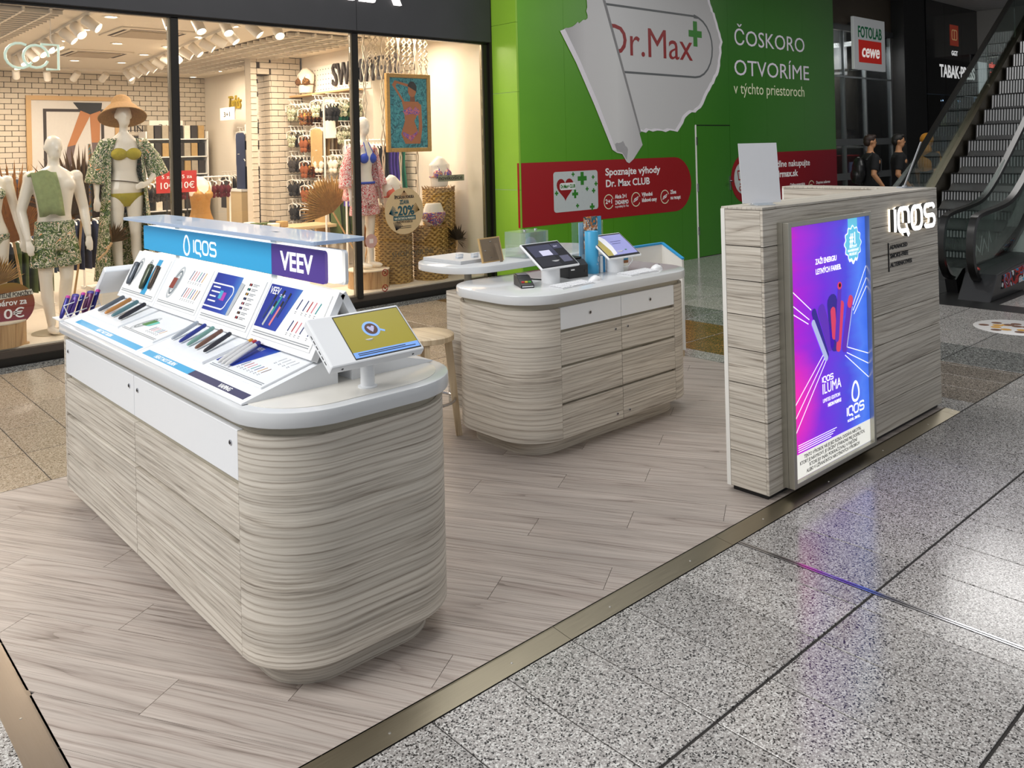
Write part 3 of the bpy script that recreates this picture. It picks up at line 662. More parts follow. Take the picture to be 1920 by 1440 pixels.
# ------------------------------------------------------------------ loose devices lying on the trays and standing in the first upper panel
def device(name, L_, w, h, mat, M3, loc, label, group=None, tip=None):
    """slim flattened pen: tapering body, local x = length; rests on local z=0"""
    prof = [(0, .45), (.06, .78), (.3, 1), (.7, 1), (.94, .92), (1, .6)]
    ringsL = []
    for t, k in prof: ringsL.append([(t * L_, w / 2 * k * math.cos(a), h / 2 + h / 2 * k * math.sin(a)) for a in [2 * PI * i / 12 for i in range(12)]])
    e = empty(name, loc, 0, label, 'device', group); e.rotation_euler = M3.to_euler()
    loft('device_body', ringsL, mat, e)
    c0, c1_ = .93, 1.04
    loft('device_cap', [[(t * L_, w / 2 * k * math.cos(a), h / 2 + h / 2 * k * math.sin(a)) for a in [2 * PI * i / 12 for i in range(12)]] for t, k in ((.90, 1.02), (1.0, .95), (1.03, .6))], tip or BLACK, e)
    return e
DEV = {n: plain('device_' + n, c, .3, metal=.3) for n, c in (('slate', '#5e646c'), ('copper', '#b9814a'), ('teal', '#5d7f86'), ('charcoal', '#2e2c33'), ('silver', '#aab0b8'), ('royal', '#37418f'), ('seafoam', '#7ea59c'), ('bronze', '#7b5a4c'), ('graphite', '#38383f'), ('green', '#4a5241'), ('umber', '#4d4036'), ('violet', '#4a2f7d'), ('indigo', '#2e2a78'), ('plum', '#5a234f'), ('white', '#dcdcdc'))}
def world(loc): return tuple(a + b for a, b in zip(loc, (DX, DY, .9075)))
def onlow(y, s, n): return world(low(y, s, n))
tilt = lambda base, a, lift: base @ Matrix.Rotation(a, 3, 'Z') @ Matrix.Rotation(-lift, 3, 'Y')
lowcols = (('slate', 4.42, 'slate grey slim device at the end of the four-device tray'), ('copper', 4.32, 'copper orange slim device lying on the four-device tray'), ('teal', 4.22, 'teal grey slim device between copper and charcoal ones on tray'), ('charcoal', 4.12, 'charcoal black slim device lying on the four-device tray'))
for c, y, lb in lowcols: device('slim_device', .135, .026, .02, DEV[c], tilt(RL, math.radians(100), .10), onlow(y, .118, .0135), lb, tip=DEV[c])
for c, y, lb in (('silver', 3.49, 'silver white pen device at the end of the five-device tray'), ('royal', 3.41, 'royal blue pen device lying on the five-device tray'), ('seafoam', 3.33, 'seafoam green pen device in the middle of five-device tray'), ('bronze', 3.25, 'bronze brown pen device lying on the five-device tray'), ('graphite', 3.17, 'graphite pen device lying on the five-device tray')):
    device('pen_device', .125, .02, .017, DEV[c], tilt(RL, math.radians(100), .12), onlow(y, .125, .0135), lb, tip=DEV[c])
for c, y, lb in (('amber', 2.995, 'white pen with yellow cap on the blue printed card'), ('red', 2.965, 'white pen with orange cap on the blue printed card'), ('indigo', 2.935, 'white pen with violet cap on the blue printed card')):
    device('pen_device', .15, .02, .018, DEV['white'], tilt(RL, math.radians(98), .10), onlow(y, .105, .0105), lb, tip=MATS['stick_' + c])
def onup(y, s, n): return world(upp(y, s, n))
for c, y, s, w, L_, lb in (('slate', 4.485, .055, .04, .115, 'dark slate pocket device standing in the first upper panel'), ('green', 4.295, .050, .045, .125, 'olive green pocket device standing in the first upper panel'), ('umber', 4.195, .060, .022, .115, 'narrow umber stick device standing in the first upper panel')):
    device('pocket_device', L_, w, .022, DEV[c], RU @ Matrix.Rotation(math.radians(96), 3, 'Z'), onup(y, s, .0045), lb, tip=DEV[c])

# ------------------------------------------------------------------ tilted screens on the two rounded ends
def tilted_screen(name, w, h, t, post_h, label, loc, rz, tilt_a, front):
    e = empty(name, loc, rz, label, 'screen')
    lathe('post', [(.033, 0), (.033, .004), (.024, .006), (.024, post_h)], WHITE, e, n=24)
    M3 = Matrix.Rotation(tilt_a, 3, 'X')
    b = box('screen_case', (-w / 2, -h / 2, -t), (w / 2, h / 2, 0), WHITE, e, .006, (0, 0, post_h + .012), M3, seg=2)
    for k in range(6): box('vent_slot', (-w / 2 - .0006, -h / 2 + .03 + k * .022, -t * .62), (-w / 2 + .001, -h / 2 + .045 + k * .022, -t * .5), DARK, b)
    for x in (-w * .38, w * .38): lathe('case_screw', [(0, .0015), (.004, .001), (.004, 0)], DARK, b, (x, -h / 2, -t / 2), (PI / 2, 0, 0), n=8)
    if front: front(b, w, h)
    return e
def coffee(b, w, h):
    flat('screen_bezel', R2(w * .72, h * .90), BLACK, b, (-w * .245, -h * .45, .0002), (0, 0, 0), .0008)
    s = flat('screen_picture', R2(w * .705, h * .86), plain('olive_screen', '#8f8420', .3, var=.04, scale=8, emit=.38), b, (-w * .2375, -h * .43, .0009), (0, 0, 0), .0006)
    cb = plain('screen_blue', '#7fa7e8', .3, emit=.4); br = plain('screen_coffee', '#4b2a1c', .3, emit=.25)
    W_, H_ = w * .705, h * .86
    flat('saucer_picture', disc(.033, 24, W_ * .44, H_ * .60), cb, s, (0, 0, .0007), (0, 0, 0), .0005)
    flat('cup_handle_picture', R2(.02, .008), cb, s, (W_ * .44 + .028, H_ * .60 - .012, .0007), (0, 0, -.5), .0005)
    flat('coffee_picture', disc(.024, 24, W_ * .44, H_ * .60), br, s, (0, 0, .0013), (0, 0, 0), .0005)
    flat('foam_picture', [(W_ * .44 + p[0] * .016, H_ * .60 + p[1] * .016) for p in ((0, -1), (.6, -.2), (.9, .5), (.45, .8), (0, .4), (-.45, .8), (-.9, .5), (-.6, -.2))], plain('screen_foam', '#a9a6c8', .3, emit=.3), s, (0, 0, .0019), (0, 0, 0), .0005)
    flat('caption_bar_picture', R2(W_, H_ * .13), plain('screen_caption', '#6f9be0', .3, emit=.4), s, (0, 0, .0007), (0, 0, 0), .0005)
    for i in range(2): strokes('caption_text_picture', [([(W_ * .06, .009 + i * .007), (W_ * (.94 - .15 * i), .009 + i * .007)], False)], .003, .0005, INK_K, s, (0, 0, .0013), (0, 0, 0))
tilted_screen('tilted_screen', .365, .212, .034, .165, 'white tilted screen showing a coffee cup on the counter end', (1.563, 2.478, .9075), 0, math.radians(38.7), coffee)
tilted_screen('tilted_screen', .365, .212, .034, .165, 'white tilted screen turned away on the far counter end', (1.545, 4.706, .9075), PI, math.radians(38.7), None)
# wire rack with purple devices hooked on the far end
rk = empty('wire_rack', (1.20, 4.66, .905), 0, 'small white wire rack holding purple devices on the far counter end', 'rack')
tube('rack_wire', [(0, -.05, .0), (-.03, -.05, .075), (.16, .075, .095), (.18, .08, .02)], .0028, WHITE, rk, n=6); tube('rack_wire', [(-.02, -.06, .028), (.17, .07, .045)], .0028, WHITE, rk, n=6)
box('rack_tray', (-.05, -.055, 0), (.20, .085, .006), WHITE, rk, .001)
for k, (c, w) in enumerate((('indigo', .024), ('violet', .042), ('indigo', .022), ('plum', .042), ('indigo', .024))):
    t = k / 4.0
    M3 = Matrix.Rotation(math.radians(35), 3, 'Z') @ Matrix.Rotation(math.radians(-62), 3, 'Y')
    device('rack_device', .115, w, .02, DEV[c], M3, (1.165 + .165 * t, 4.625 + .085 * t, .913), {'indigo': 'narrow indigo stick device leaning in the wire rack', 'violet': 'wide violet pocket device leaning in the wire rack', 'plum': 'wide plum pocket device leaning in the wire rack'}[c], 'devices in the wire rack' if c == 'indigo' else None, tip=MATS.get('stick_indigo') if c != 'indigo' else plain('device_magenta_tip', '#b0308a', .4))
# ------------------------------------------------------------------ light box on the partition
lb = empty('light_box', (4.13, 2.155, 0), 0, 'tall lit advertising light box with purple poster on the wood partition', 'light box')
def ql(x, y, z): return (x - 4.13, y - 2.155, z)
FRAME = plain('silver_frame', '#b9b6ab', .3, metal=.8, var=.03)
fx0, fx1, fz0, fz1 = 3.690, 4.555, .045, 1.316
box('frame_back', ql(fx0, 2.150, fz0), ql(fx1, 2.180, fz1), FRAME, lb)
for a, b in (((fx0, 2.118, fz0), (fx0 + .028, 2.1495, fz1)), ((fx1 - .022, 2.118, fz0), (fx1, 2.1495, fz1)), ((fx0 + .028, 2.118, fz1 - .022), (fx1 - .022, 2.1495, fz1)), ((fx0 + .028, 2.118, fz0), (fx1 - .022, 2.1495, fz0 + .022))):
    box('frame_rail', ql(*a), ql(*b), FRAME, lb, .002)
px0, px1, pz0, pz1 = fx0 + .029, fx1 - .023, fz0 + .023, fz1 - .023
PW_, PH_ = px1 - px0, pz1 - pz0
m, nt, b = _new('poster_purple_gradient'); N = nt.nodes; L = nt.links
tc = N.new('ShaderNodeTexCoord'); sx = N.new('ShaderNodeSeparateXYZ'); L.new(tc.outputs['Object'], sx.inputs[0])
ux = N.new('ShaderNodeMapRange'); ux.inputs['From Max'].default_value = PW_; L.new(sx.outputs[0], ux.inputs['Value'])
uy = N.new('ShaderNodeMapRange'); uy.inputs['From Max'].default_value = PH_; L.new(sx.outputs[1], uy.inputs['Value'])
r = N.new('ShaderNodeValToRGB'); e = r.color_ramp.elements; e[0].color = (*rgb('#c012b8'), 1); e[1].color = (*rgb('#3f6fe8'), 1)
for p_, c in ((.10, '#a51ad0'), (.4, '#6f2bd6'), (.7, '#4c46d8'), (.9, '#4f7df0')):
    qe = e.new(p_); qe.color = (*rgb(c), 1)
mp = N.new('ShaderNodeMapping'); mp.inputs['Scale'].default_value = (1.2, 9, 1); mp.inputs['Rotation'].default_value = (0, 0, .25); L.new(tc.outputs['Object'], mp.inputs[0])
no = N.new('ShaderNodeTexNoise'); no.inputs['Scale'].default_value = 1.6; L.new(mp.outputs[0], no.inputs['Vector'])
ma = N.new('ShaderNodeMath'); ma.operation = 'MULTIPLY_ADD'; ma.inputs[1].default_value = .22; L.new(no.outputs['Fac'], ma.inputs[0]); 
sb = N.new('ShaderNodeMath'); sb.operation = 'SUBTRACT'; sb.inputs[1].default_value = .11; L.new(ux.outputs[0], sb.inputs[0]); L.new(sb.outputs[0], ma.inputs[2]); L.new(ma.outputs[0], r.inputs[0])
# magenta flare on the lower left
fl = N.new('ShaderNodeVectorMath'); fl.operation = 'DISTANCE'; fl.inputs[1].default_value = (0.0, .36, 0); L.new(tc.outputs['Object'], fl.inputs[0])
fr = N.new('ShaderNodeMapRange'); fr.inputs['From Min'].default_value = .05; fr.inputs['From Max'].default_value = .30; fr.inputs['To Min'].default_value = .85; fr.inputs['To Max'].default_value = 0; L.new(fl.outputs['Value'], fr.inputs['Value'])
mx = N.new('ShaderNodeMix'); mx.data_type = 'RGBA'; mx.inputs['B'].default_value = (*rgb('#ff28a8'), 1); L.new(fr.outputs[0], mx.inputs['Factor']); L.new(r.outputs[0], mx.inputs['A'])
L.new(mx.outputs['Result'], b.inputs['Base Color']); L.new(mx.outputs['Result'], b.inputs['Emission Color']); b.inputs['Emission Strength'].default_value = .75; b.inputs['Roughness'].default_value = .35
POSTER = m
po = flat('poster', R2(PW_, PH_), POSTER, lb, ql(px0, 2.148, pz0), R_FRONT, .004)
def E_(name, c, em=.75): return plain(name, c, .4, var=.01, emit=em)
EW = E_('poster_white', '#ffffff', .85); EK = plain('poster_dark_text', '#3a3b3a', .5)
I3 = Matrix.Identity(3)
def pp(x, z): return (x - px0, z - pz0)
flat('warning_field', R2(PW_, .118), E_('poster_cream', '#f4f3ea', .62), po, (0, 0, .0045), I3, .0008)
for i, (s_, w) in enumerate((('TENTO VÝROBOK NIE JE BEZ RIZIKA. DODÁVA NIKOTÍN,', .60), ('KTORÝ JE NÁVYKOVÝ. JE URČENÝ VÝHRADNE PRE DOSPELÝCH,', .68), ('KTORÍ BY INAK POKRAČOVALI V FAJČENÍ', .5), ('ALEBO V UŽÍVANÍ INÝCH NIKOTÍNOVÝCH VÝROBKOV', .56))):
    me = textdata(s_, .024, 'CENTER', .85, .0003, .0003)
    o = link('lettering', me, EK, po, (PW_ / 2, .088 - i * .025, .0055))
    o.scale.x = w / max(v.co.x - u.co.x for u, v in [(min(me.vertices, key=lambda a: a.co.x), max(me.vertices, key=lambda a: a.co.x))])
text('ZAŽI ENERGIU', .038, EW, po, (*pp(3.985, 1.085), .0045), I3, xs=.88, ext=.0004, bold=.0008); text('LETNÝCH FARIEB.', .038, EW, po, (*pp(3.985, 1.035), .0045), I3, xs=.88, ext=.0004, bold=.0008)
# badge with scalloped rim and ribbon
bx, bz = pp(4.385, 1.155); cy_ = E_('badge_cyan', '#69c8e6', .7)
flat('badge_ribbon', R2(.105, .12), cy_, po, (bx - .05, PH_ - .1205, .0045), I3, .0005)
flat('badge', [(bx + (.092 + .007 * math.cos(12 * t)) * math.cos(t), bz + (.092 + .007 * math.cos(12 * t)) * math.sin(t) * (1.12 if math.sin(t) < -.9 else 1)) for t in [2 * PI * i / 72 for i in range(72)]], EW, po, (0, 0, .0055), I3, .0005)
flat('badge_face', [(bx + (.085 + .007 * math.cos(12 * t)) * math.cos(t), bz + (.085 + .007 * math.cos(12 * t)) * math.sin(t)) for t in [2 * PI * i / 72 for i in range(72)]], cy_, po, (0, 0, .0063), I3, .0005)
text('#1', .085, EW, po, (bx, bz + .0, .007), I3, 'CENTER', xs=.8, ext=.0004, bold=.002)
for i, s_ in enumerate(('SVETOVÝ', 'NAHRIEVANÝ', 'PRODUKT')): text(s_, .020, EW, po, (bx, bz - .022 - i * .02, .007), I3, 'CENTER', ext=.0004, bold=.0004)
# light rays
for a_, b_ in (((3.72, 1.0), (3.93, .865)), ((3.72, .93), (3.91, .82)), ((3.72, .885), (3.9, .80)), ((4.53, 1.02), (4.37, .83)), ((4.53, .955), (4.37, .80)), ((4.53, .91), (4.38, .78)), ((3.72, .40), (4.05, .63)), ((3.72, .33), (4.06, .61)), ((3.72, .255), (4.07, .59)), ((4.53, .545), (4.29, .62)), ((4.53, .49), (4.29, .59)), ((4.53, .415), (4.27, .58))):
    strokes('printed_ray', [([pp(*a_), pp(*b_)], False)], .0045, .0004, EW, po, (0, 0, .0046), I3)
# pictured devices
def pic(name, pts, mat, z): flat(name, [pp(*p) for p in pts], mat, po, (0, 0, z), I3, .0005)
V1m, V2m, V3m, V4m = E_('pic_violet', '#6a35c8', .5), E_('pic_indigo', '#3a2c9a', .5), E_('pic_rose', '#e8466f', .55), E_('pic_steel', '#b9c4ee', .6)
def bar(a_, b_, w, mat, z, name='pictured_device'):
    d = Vector((b_[0] - a_[0], b_[1] - a_[1])); n_ = Vector((-d.y, d.x)).normalized() * w / 2; t_ = d.normalized() * w * .5; A, B = Vector(a_), Vector(b_)
    pts = [A - n_, B - n_]
    for k in range(7):
        an = -PI / 2 + PI * k / 6; pts.append(B + n_ * math.sin(an) + t_ * math.cos(an) * .8)
    pts += [B + n_, A + n_]
    for k in range(7):
        an = PI / 2 - PI * k / 6; pts.append(A + n_ * math.sin(an) - t_ * math.cos(an) * .8)
    flat(name, [pp(*p) for p in pts], mat, po, (0, 0, z), I3, .0005)
bar((4.12, .66), (4.03, .85), .075, V1m, .0046); bar((4.075, .61), (3.955, .85), .045, V2m, .0052); bar((4.07, .60), (3.945, .80), .034, V4m, .0058)
bar((4.17, .66), (4.145, .875), .105, V2m, .0046); bar((4.16, .70), (4.15, .83), .05, V3m, .0052); bar((4.20, .63), (4.245, .85), .05, V3m, .0050)
bar((4.185, .68), (4.225, .935), .042, V1m, .0058); pic('pictured_device_tip', [(4.225 + .024 * math.cos(t), .95 + .02 * math.sin(t)) for t in [2 * PI * i / 14 for i in range(14)]], V3m, .0064); pic('pictured_device_bore', [(4.227 + .011 * math.cos(t), .952 + .011 * math.sin(t)) for t in [2 * PI * i / 12 for i in range(12)]], plain('pic_bore', '#2a1012', .5), .007)
bar((4.265, .62), (4.335, .84), .062, V1m, .0052); bar((4.33, .84), (4.345, .865), .05, V3m, .0058); bar((4.29, .62), (4.36, .82), .008, V4m, .0058)
for L_ in wordmark(): strokes('letter', scaled(L_, .026), .006, .0005, EW, po, (*pp(4.025, .485), .0046), I3)
text('ILUMA', .075, EW, po, (*pp(4.02, .425), .0046), I3, xs=.92, ext=.0004)
text('LIMITED EDITION', .027, EW, po, (*pp(4.025, .382), .0046), I3, xs=.85, ext=.0004); text('NEON PURPLE', .024, EW, po, (*pp(4.075, .352), .0046), I3, xs=.9, ext=.0004, bold=.0008)
strokes('drop_emblem', scaled(drop_icon(), .10), .014, .0005, EW, po, (*pp(4.375, .32), .0046), I3)
for L_ in wordmark(): strokes('letter', scaled(L_, .044), .009, .0005, EW, po, (*pp(4.277, .258), .0046), I3)
text('ROZDIEL. ZMYSEL.', .018, EW, po, (*pp(4.28, .225), .0046), I3, xs=.95, ext=.0003, bold=.0004)
for i in range(4): strokes('printed_fine_print', [([pp(3.775, .228 - i * .0105), pp(4.16 - .02 * i, .228 - i * .0105)], False)], .0035, .0004, EW, po, (0, 0, .0046), I3)

# ------------------------------------------------------------------ lit letters and black claim on the partition
big = empty('lit_letters', (5.2, 2.16, 1.2), 0, 'large halo-lit white letters standing off the wood partition', 'letters')
LETF = plain('lit_letter_face', '#ffffff', .4, var=.004, emit=2.2); LETS = plain('letter_return', '#4b4944', .4)
HALO = plain('letter_halo_led', '#fff3df', .5, var=.004, emit=1.6)
for L_ in wordmark():
    o = strokes('letter', scaled(L_, .129), .025, .022, LETS, big, (4.905 - 5.2, 2.165 - 2.16, 1.172 - 1.2))
    strokes('letter_face', scaled(L_, .129), .0252, .003, LETF, o, (0, 0, .0221), I3)
    strokes('halo_strip', scaled(L_, .129), .016, .012, HALO, o, (0, 0, -.0135), I3)
claim = empty('claim_lettering', (5.03, 2.178, 1.03), 0, 'small black claim lettering with a vertical bar below the lit letters', 'lettering')
for i, s_ in enumerate(('ADVANCED', 'SMOKE-FREE', 'ALTERNATIVES')): text(s_, .034, INK_K, claim, (4.912 - 5.03, .0015, 1.068 - i * .051 - 1.03), R_FRONT, xs=1.28, ext=.002, bold=.001)
box('claim_bar', (4.885 - 5.03, -.004, .942 - 1.03), (4.891 - 5.03, .002, 1.108 - 1.03), INK_K, claim)

# clear sign holders on top of the partition
def holder(loc, rz, lean, label, mat):
    e = empty('sign_holder', loc, rz, label, 'sign holder')
    box('holder_foot', (-.05, -.045, 0), (.05, .045, .004), ACRYL2, e, .0008)
    box('holder_slot', (-.055, -.012, .004), (.055, .012, .012), ACRYL2, e, .0008)
    box('holder_sheet', (-.105, -.0015, .0), (.105, .0015, .297), mat, e, 0, (0, 0, .010), (lean, 0, 0))
ACRYL2 = glass('frosted_foot', (.86, .9, .95), .2, .05, .4); SHEET = plain('white_sheet', '#d9dade', .3, var=.02)
holder((3.735, 2.285, 1.3965), math.radians(-29), math.radians(-6), 'clear holder with a blank white sheet on the partition end', SHEET)
holder((5.495, 2.335, 1.3965), math.radians(20), math.radians(20), 'leaning sign holder seen edge-on above the lit letters', SHEET)

# ------------------------------------------------------------------ things on the cash counter
TOP = .905
def till(loc, label, drawfn):
    e = empty('till_screen', loc, 0, label, 'till screen')
    lathe('round_post', [(.056, 0), (.056, .135)], WHITE, e, n=28)
    M3 = Matrix.Rotation(math.radians(35), 3, 'X')
    c = box('screen_case', (-.158, -.115, -.014), (.158, .115, 0), WHITE, e, .005, (.0, .0, .165), M3)
    g = flat('screen_glass', R2(.300, .214), plain('black_glass', '#16161c', .08, var=.02), c, (-.150, -.107, .0002), I3, .0008)
    drawfn(g)
    box('screen_arm', (-.03, -.02, .12), (.03, .03, .152), WHITE, e)
def draw1(g):
    D1, D2, D3 = plain('screen_slate', '#3b3d55', .3, emit=.12), plain('screen_dim', '#25252e', .3, emit=.05), plain('screen_pale', '#b9b9cf', .3, emit=.5)
    flat('window_picture', R2(.19, .10), D1, g, (.02, .095, .0009), I3, .0004); flat('window_picture', R2(.16, .08), D2, g, (.01, .01, .0009), I3, .0004)
    flat('dialog_picture', R2(.085, .045), D3, g, (.085, .100, .0014), I3, .0004); flat('keypad_picture', R2(.075, .055), plain('screen_keys', '#5a5b70', .3, var=.3, scale=220, emit=.15), g, (.205, .03, .0009), I3, .0004)
    flat('panel_picture', R2(.075, .045), D1, g, (.215, .15, .0009), I3, .0004)
    text('EXIT', .016, D3, g, (.228, .165, .0014), I3, ext=.0003)
def draw2(g):
    flat('page_picture', R2(.285, .185), plain('screen_lavender', '#8d90c4', .3, var=.02, emit=.4), g, (.008, .018, .0009), I3, .0004)
    flat('side_picture', [(.008, .018), (.06, .018), (.072, .06), (.055, .203), (.008, .203)], plain('screen_khaki', '#a89a55', .3, emit=.3), g, (0, 0, .0014), I3, .0004)
    flat('curve_picture', [(.06, .018), (.105, .03), (.12, .10), (.115, .17), (.09, .203), (.055, .203), (.072, .06)], plain('screen_pearl', '#d6d6dc', .3, emit=.4), g, (0, 0, .0014), I3, .0004)
    strokes('heading_picture', [([(.14, .14), (.24, .14)], False), ([(.14, .12), (.22, .12)], False)], .004, .0004, plain('screen_ink', '#4a4c80', .3, emit=.1), g, (0, 0, .0014), I3)
    flat('button_picture', R2(.018, .009), plain('screen_green', '#3d7d52', .3, emit=.2), g, (.20, .05, .0014), I3, .0004)
till((3.555, 3.60, TOP), 'till screen with dark display on a white round post', draw1)
till((4.135, 3.60, TOP), 'till screen with lavender display on a white round post', draw2)
def keyboard(loc, rz, label):
    e = empty('keyboard', loc, rz, label, 'keyboard')
    prism('keyboard_body', [(-.14, 0), (.14, 0), (.14, .008), (-.14, .004)][::1] and [(-.057, 0), (.057, 0), (.057, .009), (-.057, .004)], 'x', -.14, .14, plain('keyboard_white', '#d9dadd', .4), e)
    me = boxdata('key', (-.0082, -.0082, 0), (.0082, .0082, .003), .001, 1); me.materials.append(plain('key_white', '#e9eaee', .45))
    for r_ in range(5):
        for c_ in range(14):
            if r_ == 0 and 4 <= c_ <= 8:
                if c_ == 4: box('space_key', (-.046, -.0082, 0), (.046, .0082, .003), MATS['key_white'], e, .001, (.0, -.042, .0062), seg=1)
                continue
            link('key', me, None, e, (-.1285 + c_ * .0198, -.042 + r_ * .021, .0056 + r_ * .00092))
def mouse(loc, rz, label):
    e = empty('mouse', loc, rz, label, 'mouse')
    rr_ = []
    for t, w, h in ((-1, .3, .006), (-.85, .7, .013), (-.4, .95, .026), (.1, 1, .031), (.6, .9, .023), (.9, .62, .011), (1, .3, .005)):
        rr_.append([(t * .052, w * .031 * math.cos(a), max(0, h * math.sin(a)) if math.sin(a) > 0 else 0) for a in [2 * PI * i / 16 for i in range(16)]])
    loft('mouse_shell', rr_, plain('mouse_white', '#e8e9ec', .3), e)
    box('mouse_wheel', (.026, -.003, .0155), (.038, .003, .0265), DARK, e, .001)
keyboard((3.555, 3.425, TOP), math.radians(2), 'white keyboard below the till screen with dark display'); keyboard((4.165, 3.435, TOP), math.radians(2), 'white keyboard below the till screen with lavender display')
mouse((3.775, 3.445, TOP), math.radians(10), 'white mouse between the two keyboards'); mouse((4.375, 3.455, TOP), math.radians(10), 'white mouse near the rounded counter end')
# card terminal
ct = empty('card_terminal', (3.355, 3.62, TOP), math.radians(-28), 'black card payment terminal with coloured keys on the cash counter', 'card terminal')
prism('terminal_body', [(-.085, 0), (.085, 0), (.085, .062), (.02, .058), (-.055, .030), (-.085, .018)], 'x', -.04, .04, BLACK, ct, bevel=.004)
flat('terminal_display', R2(.06, .052), plain('terminal_lcd', '#6c6174', .25, emit=.1), ct, (-.03, .022, .0605), Matrix.Rotation(math.radians(4), 3, 'X'), .0015)
for k, c in enumerate(('#d23a3a', '#e6cf3a', '#58b04a')): box('terminal_key', (-.028 + k * .02, -.060, .026), (-.012 + k * .02, -.048, .036), plain('terminal_key_%d' % k, c, .4), ct, .001)
box('terminal_slot', (-.033, -.0885, .006), (.033, -.083, .013), plain('terminal_strip', '#c9cace', .3), ct, .001)
tube('terminal_cable', [(.0, .08, .03), (.03, .12, .03), (.10, .15, .012), (.17, .15, .004)], .004, BLACK, ct, n=6)
# receipt printer
pr = empty('receipt_printer', (3.80, 3.675, TOP), math.radians(-8), 'black receipt printer between the till screens', 'printer')
prism('printer_body', [(-.085, 0), (.085, 0), (.085, .115), (-.045, .105), (-.085, .075)], 'x', -.075, .075, plain('printer_black', '#202124', .45, bump=.2, scale=300), pr, bevel=.004)
box('printer_lid', (-.066, -.035, .108), (.066, .075, .119), BLACK, pr, .003); box('printer_switch', (.045, -.0875, .03), (.06, -.083, .045), DARK, pr)
text('epos', .016, INK_W, pr, (-.055, -.0862, .05), R_FRONT, ext=.0004) if False else flat('printer_badge', R2(.028, .008), INK_W, pr, (-.06, -.0853, .048), R_FRONT, .0008)
# blue tube, brochures, books
bt = empty('blue_tube', (3.985, 3.66, TOP), 0, 'sky blue cardboard tube standing behind the receipt printer', 'tube')
TUBEB = plain('tube_blue', '#45a7d6', .4)
lathe('tube_body', [(.042, 0), (.043, .004), (.043, .262), (.041, .265), (.039, .262), (.039, .02)], TUBEB, bt, n=28)
strokes('drop_emblem', scaled(drop_icon(), .028), .005, .0008, INK_W, bt, (.017, -.0405, .075), Matrix.Rotation(math.radians(24), 3, 'Z') @ R_FRONT)
for L_ in wordmark(): strokes('letter', scaled(L_, .0085), .0026, .0008, INK_W, bt, (.000, -.0437, .055), Matrix.Rotation(math.radians(24), 3, 'Z') @ R_FRONT)
bh = empty('brochure_holder', (4.19, 3.84, TOP), math.radians(-10), 'acrylic holder packed with tall blue brochures on the cash counter', 'brochure holder')
box('holder_back', (-.13, .05, 0), (.13, .054, .30), ACRYL, bh); box('holder_base', (-.13, -.06, 0), (.13, .054, .004), ACRYL, bh); box('holder_front', (-.13, -.06, 0), (.13, -.056, .10), ACRYL, bh)
PH = speckle('brochure_photo', [rgb('#1e3b34'), rgb('#2f6f86'), rgb('#c77a3a'), rgb('#e6e2da'), rgb('#203047')], 22)
PH2 = speckle('brochure_photo_warm', [rgb('#a4452a'), rgb('#d99a3f'), rgb('#2d2a26'), rgb('#ece4d4')], 26)
def leaflet(name, x0, x1, y, z0, z1, mat, label, t=.006):
    o = box(name, (0, 0, 0), (x1 - x0, t, z1 - z0), mat, None, 0, (x0, y, z0)); tag(o, label, 'brochure'); return o
leaflet('tall_brochure', 4.085, 4.135, 3.86, TOP + .01, TOP + .30, plain('brochure_sky', '#8cbcdc', .4), 'pale blue tall brochure at the edge of the brochure holder')
leaflet('photo_brochure', 4.125, 4.255, 3.85, TOP + .12, TOP + .335, PH, 'dark green photo brochure standing highest in the holder')
leaflet('cyan_brochure', 4.25, 4.31, 3.866, TOP + .10, TOP + .33, TUBEB, 'cyan brochure standing beside the green photo brochure')
leaflet('warm_brochure', 4.115, 4.185, 3.832, TOP + .05, TOP + .215, PH2, 'orange photo brochure standing low in the holder')
for k, (c, lb) in enumerate((('#e4e0d4', 'cream booklet lying flat by the brochure holder'), ('#8a5a35', 'brown booklet lying in the stack by brochure holder'), ('#2e7fa6', 'teal booklet lying in the stack by brochure holder'), ('#c59a64', 'tan booklet on top of the stack by brochure holder'))):
    o = box('booklet', (-.055, -.04, 0), (.055, .04, .018), plain('booklet_%d' % k, c, .6), None, .001, (4.335 + .006 * k, 3.745 + .004 * k, TOP + .0181 * k), (0, 0, math.radians(-12 + 6 * k))); tag(o, lb, 'booklet')
for k, (x, c, lb) in enumerate(((4.045, '#e8eef2', 'thin white leaflet box standing beside the blue tube'), (4.068, '#2e86bd', 'blue leaflet box standing beside the blue tube'))):
    o = box('leaflet_box', (-.010, -.03, 0), (.010, .03, .105), plain('leaflet_%d' % k, c, .5), None, .001, (x, 3.652, TOP), (0, 0, math.radians(-20))); tag(o, lb, 'box')
cb = tube('screen_cable', [(4.33, 3.66, 1.05), (4.345, 3.64, .99), (4.335, 3.62, .95), (4.29, 3.62, .918), (4.24, 3.65, .9085)], .0035, WHITE, n=6); tag(cb, 'white cable drooping from the lavender till screen', 'cable')

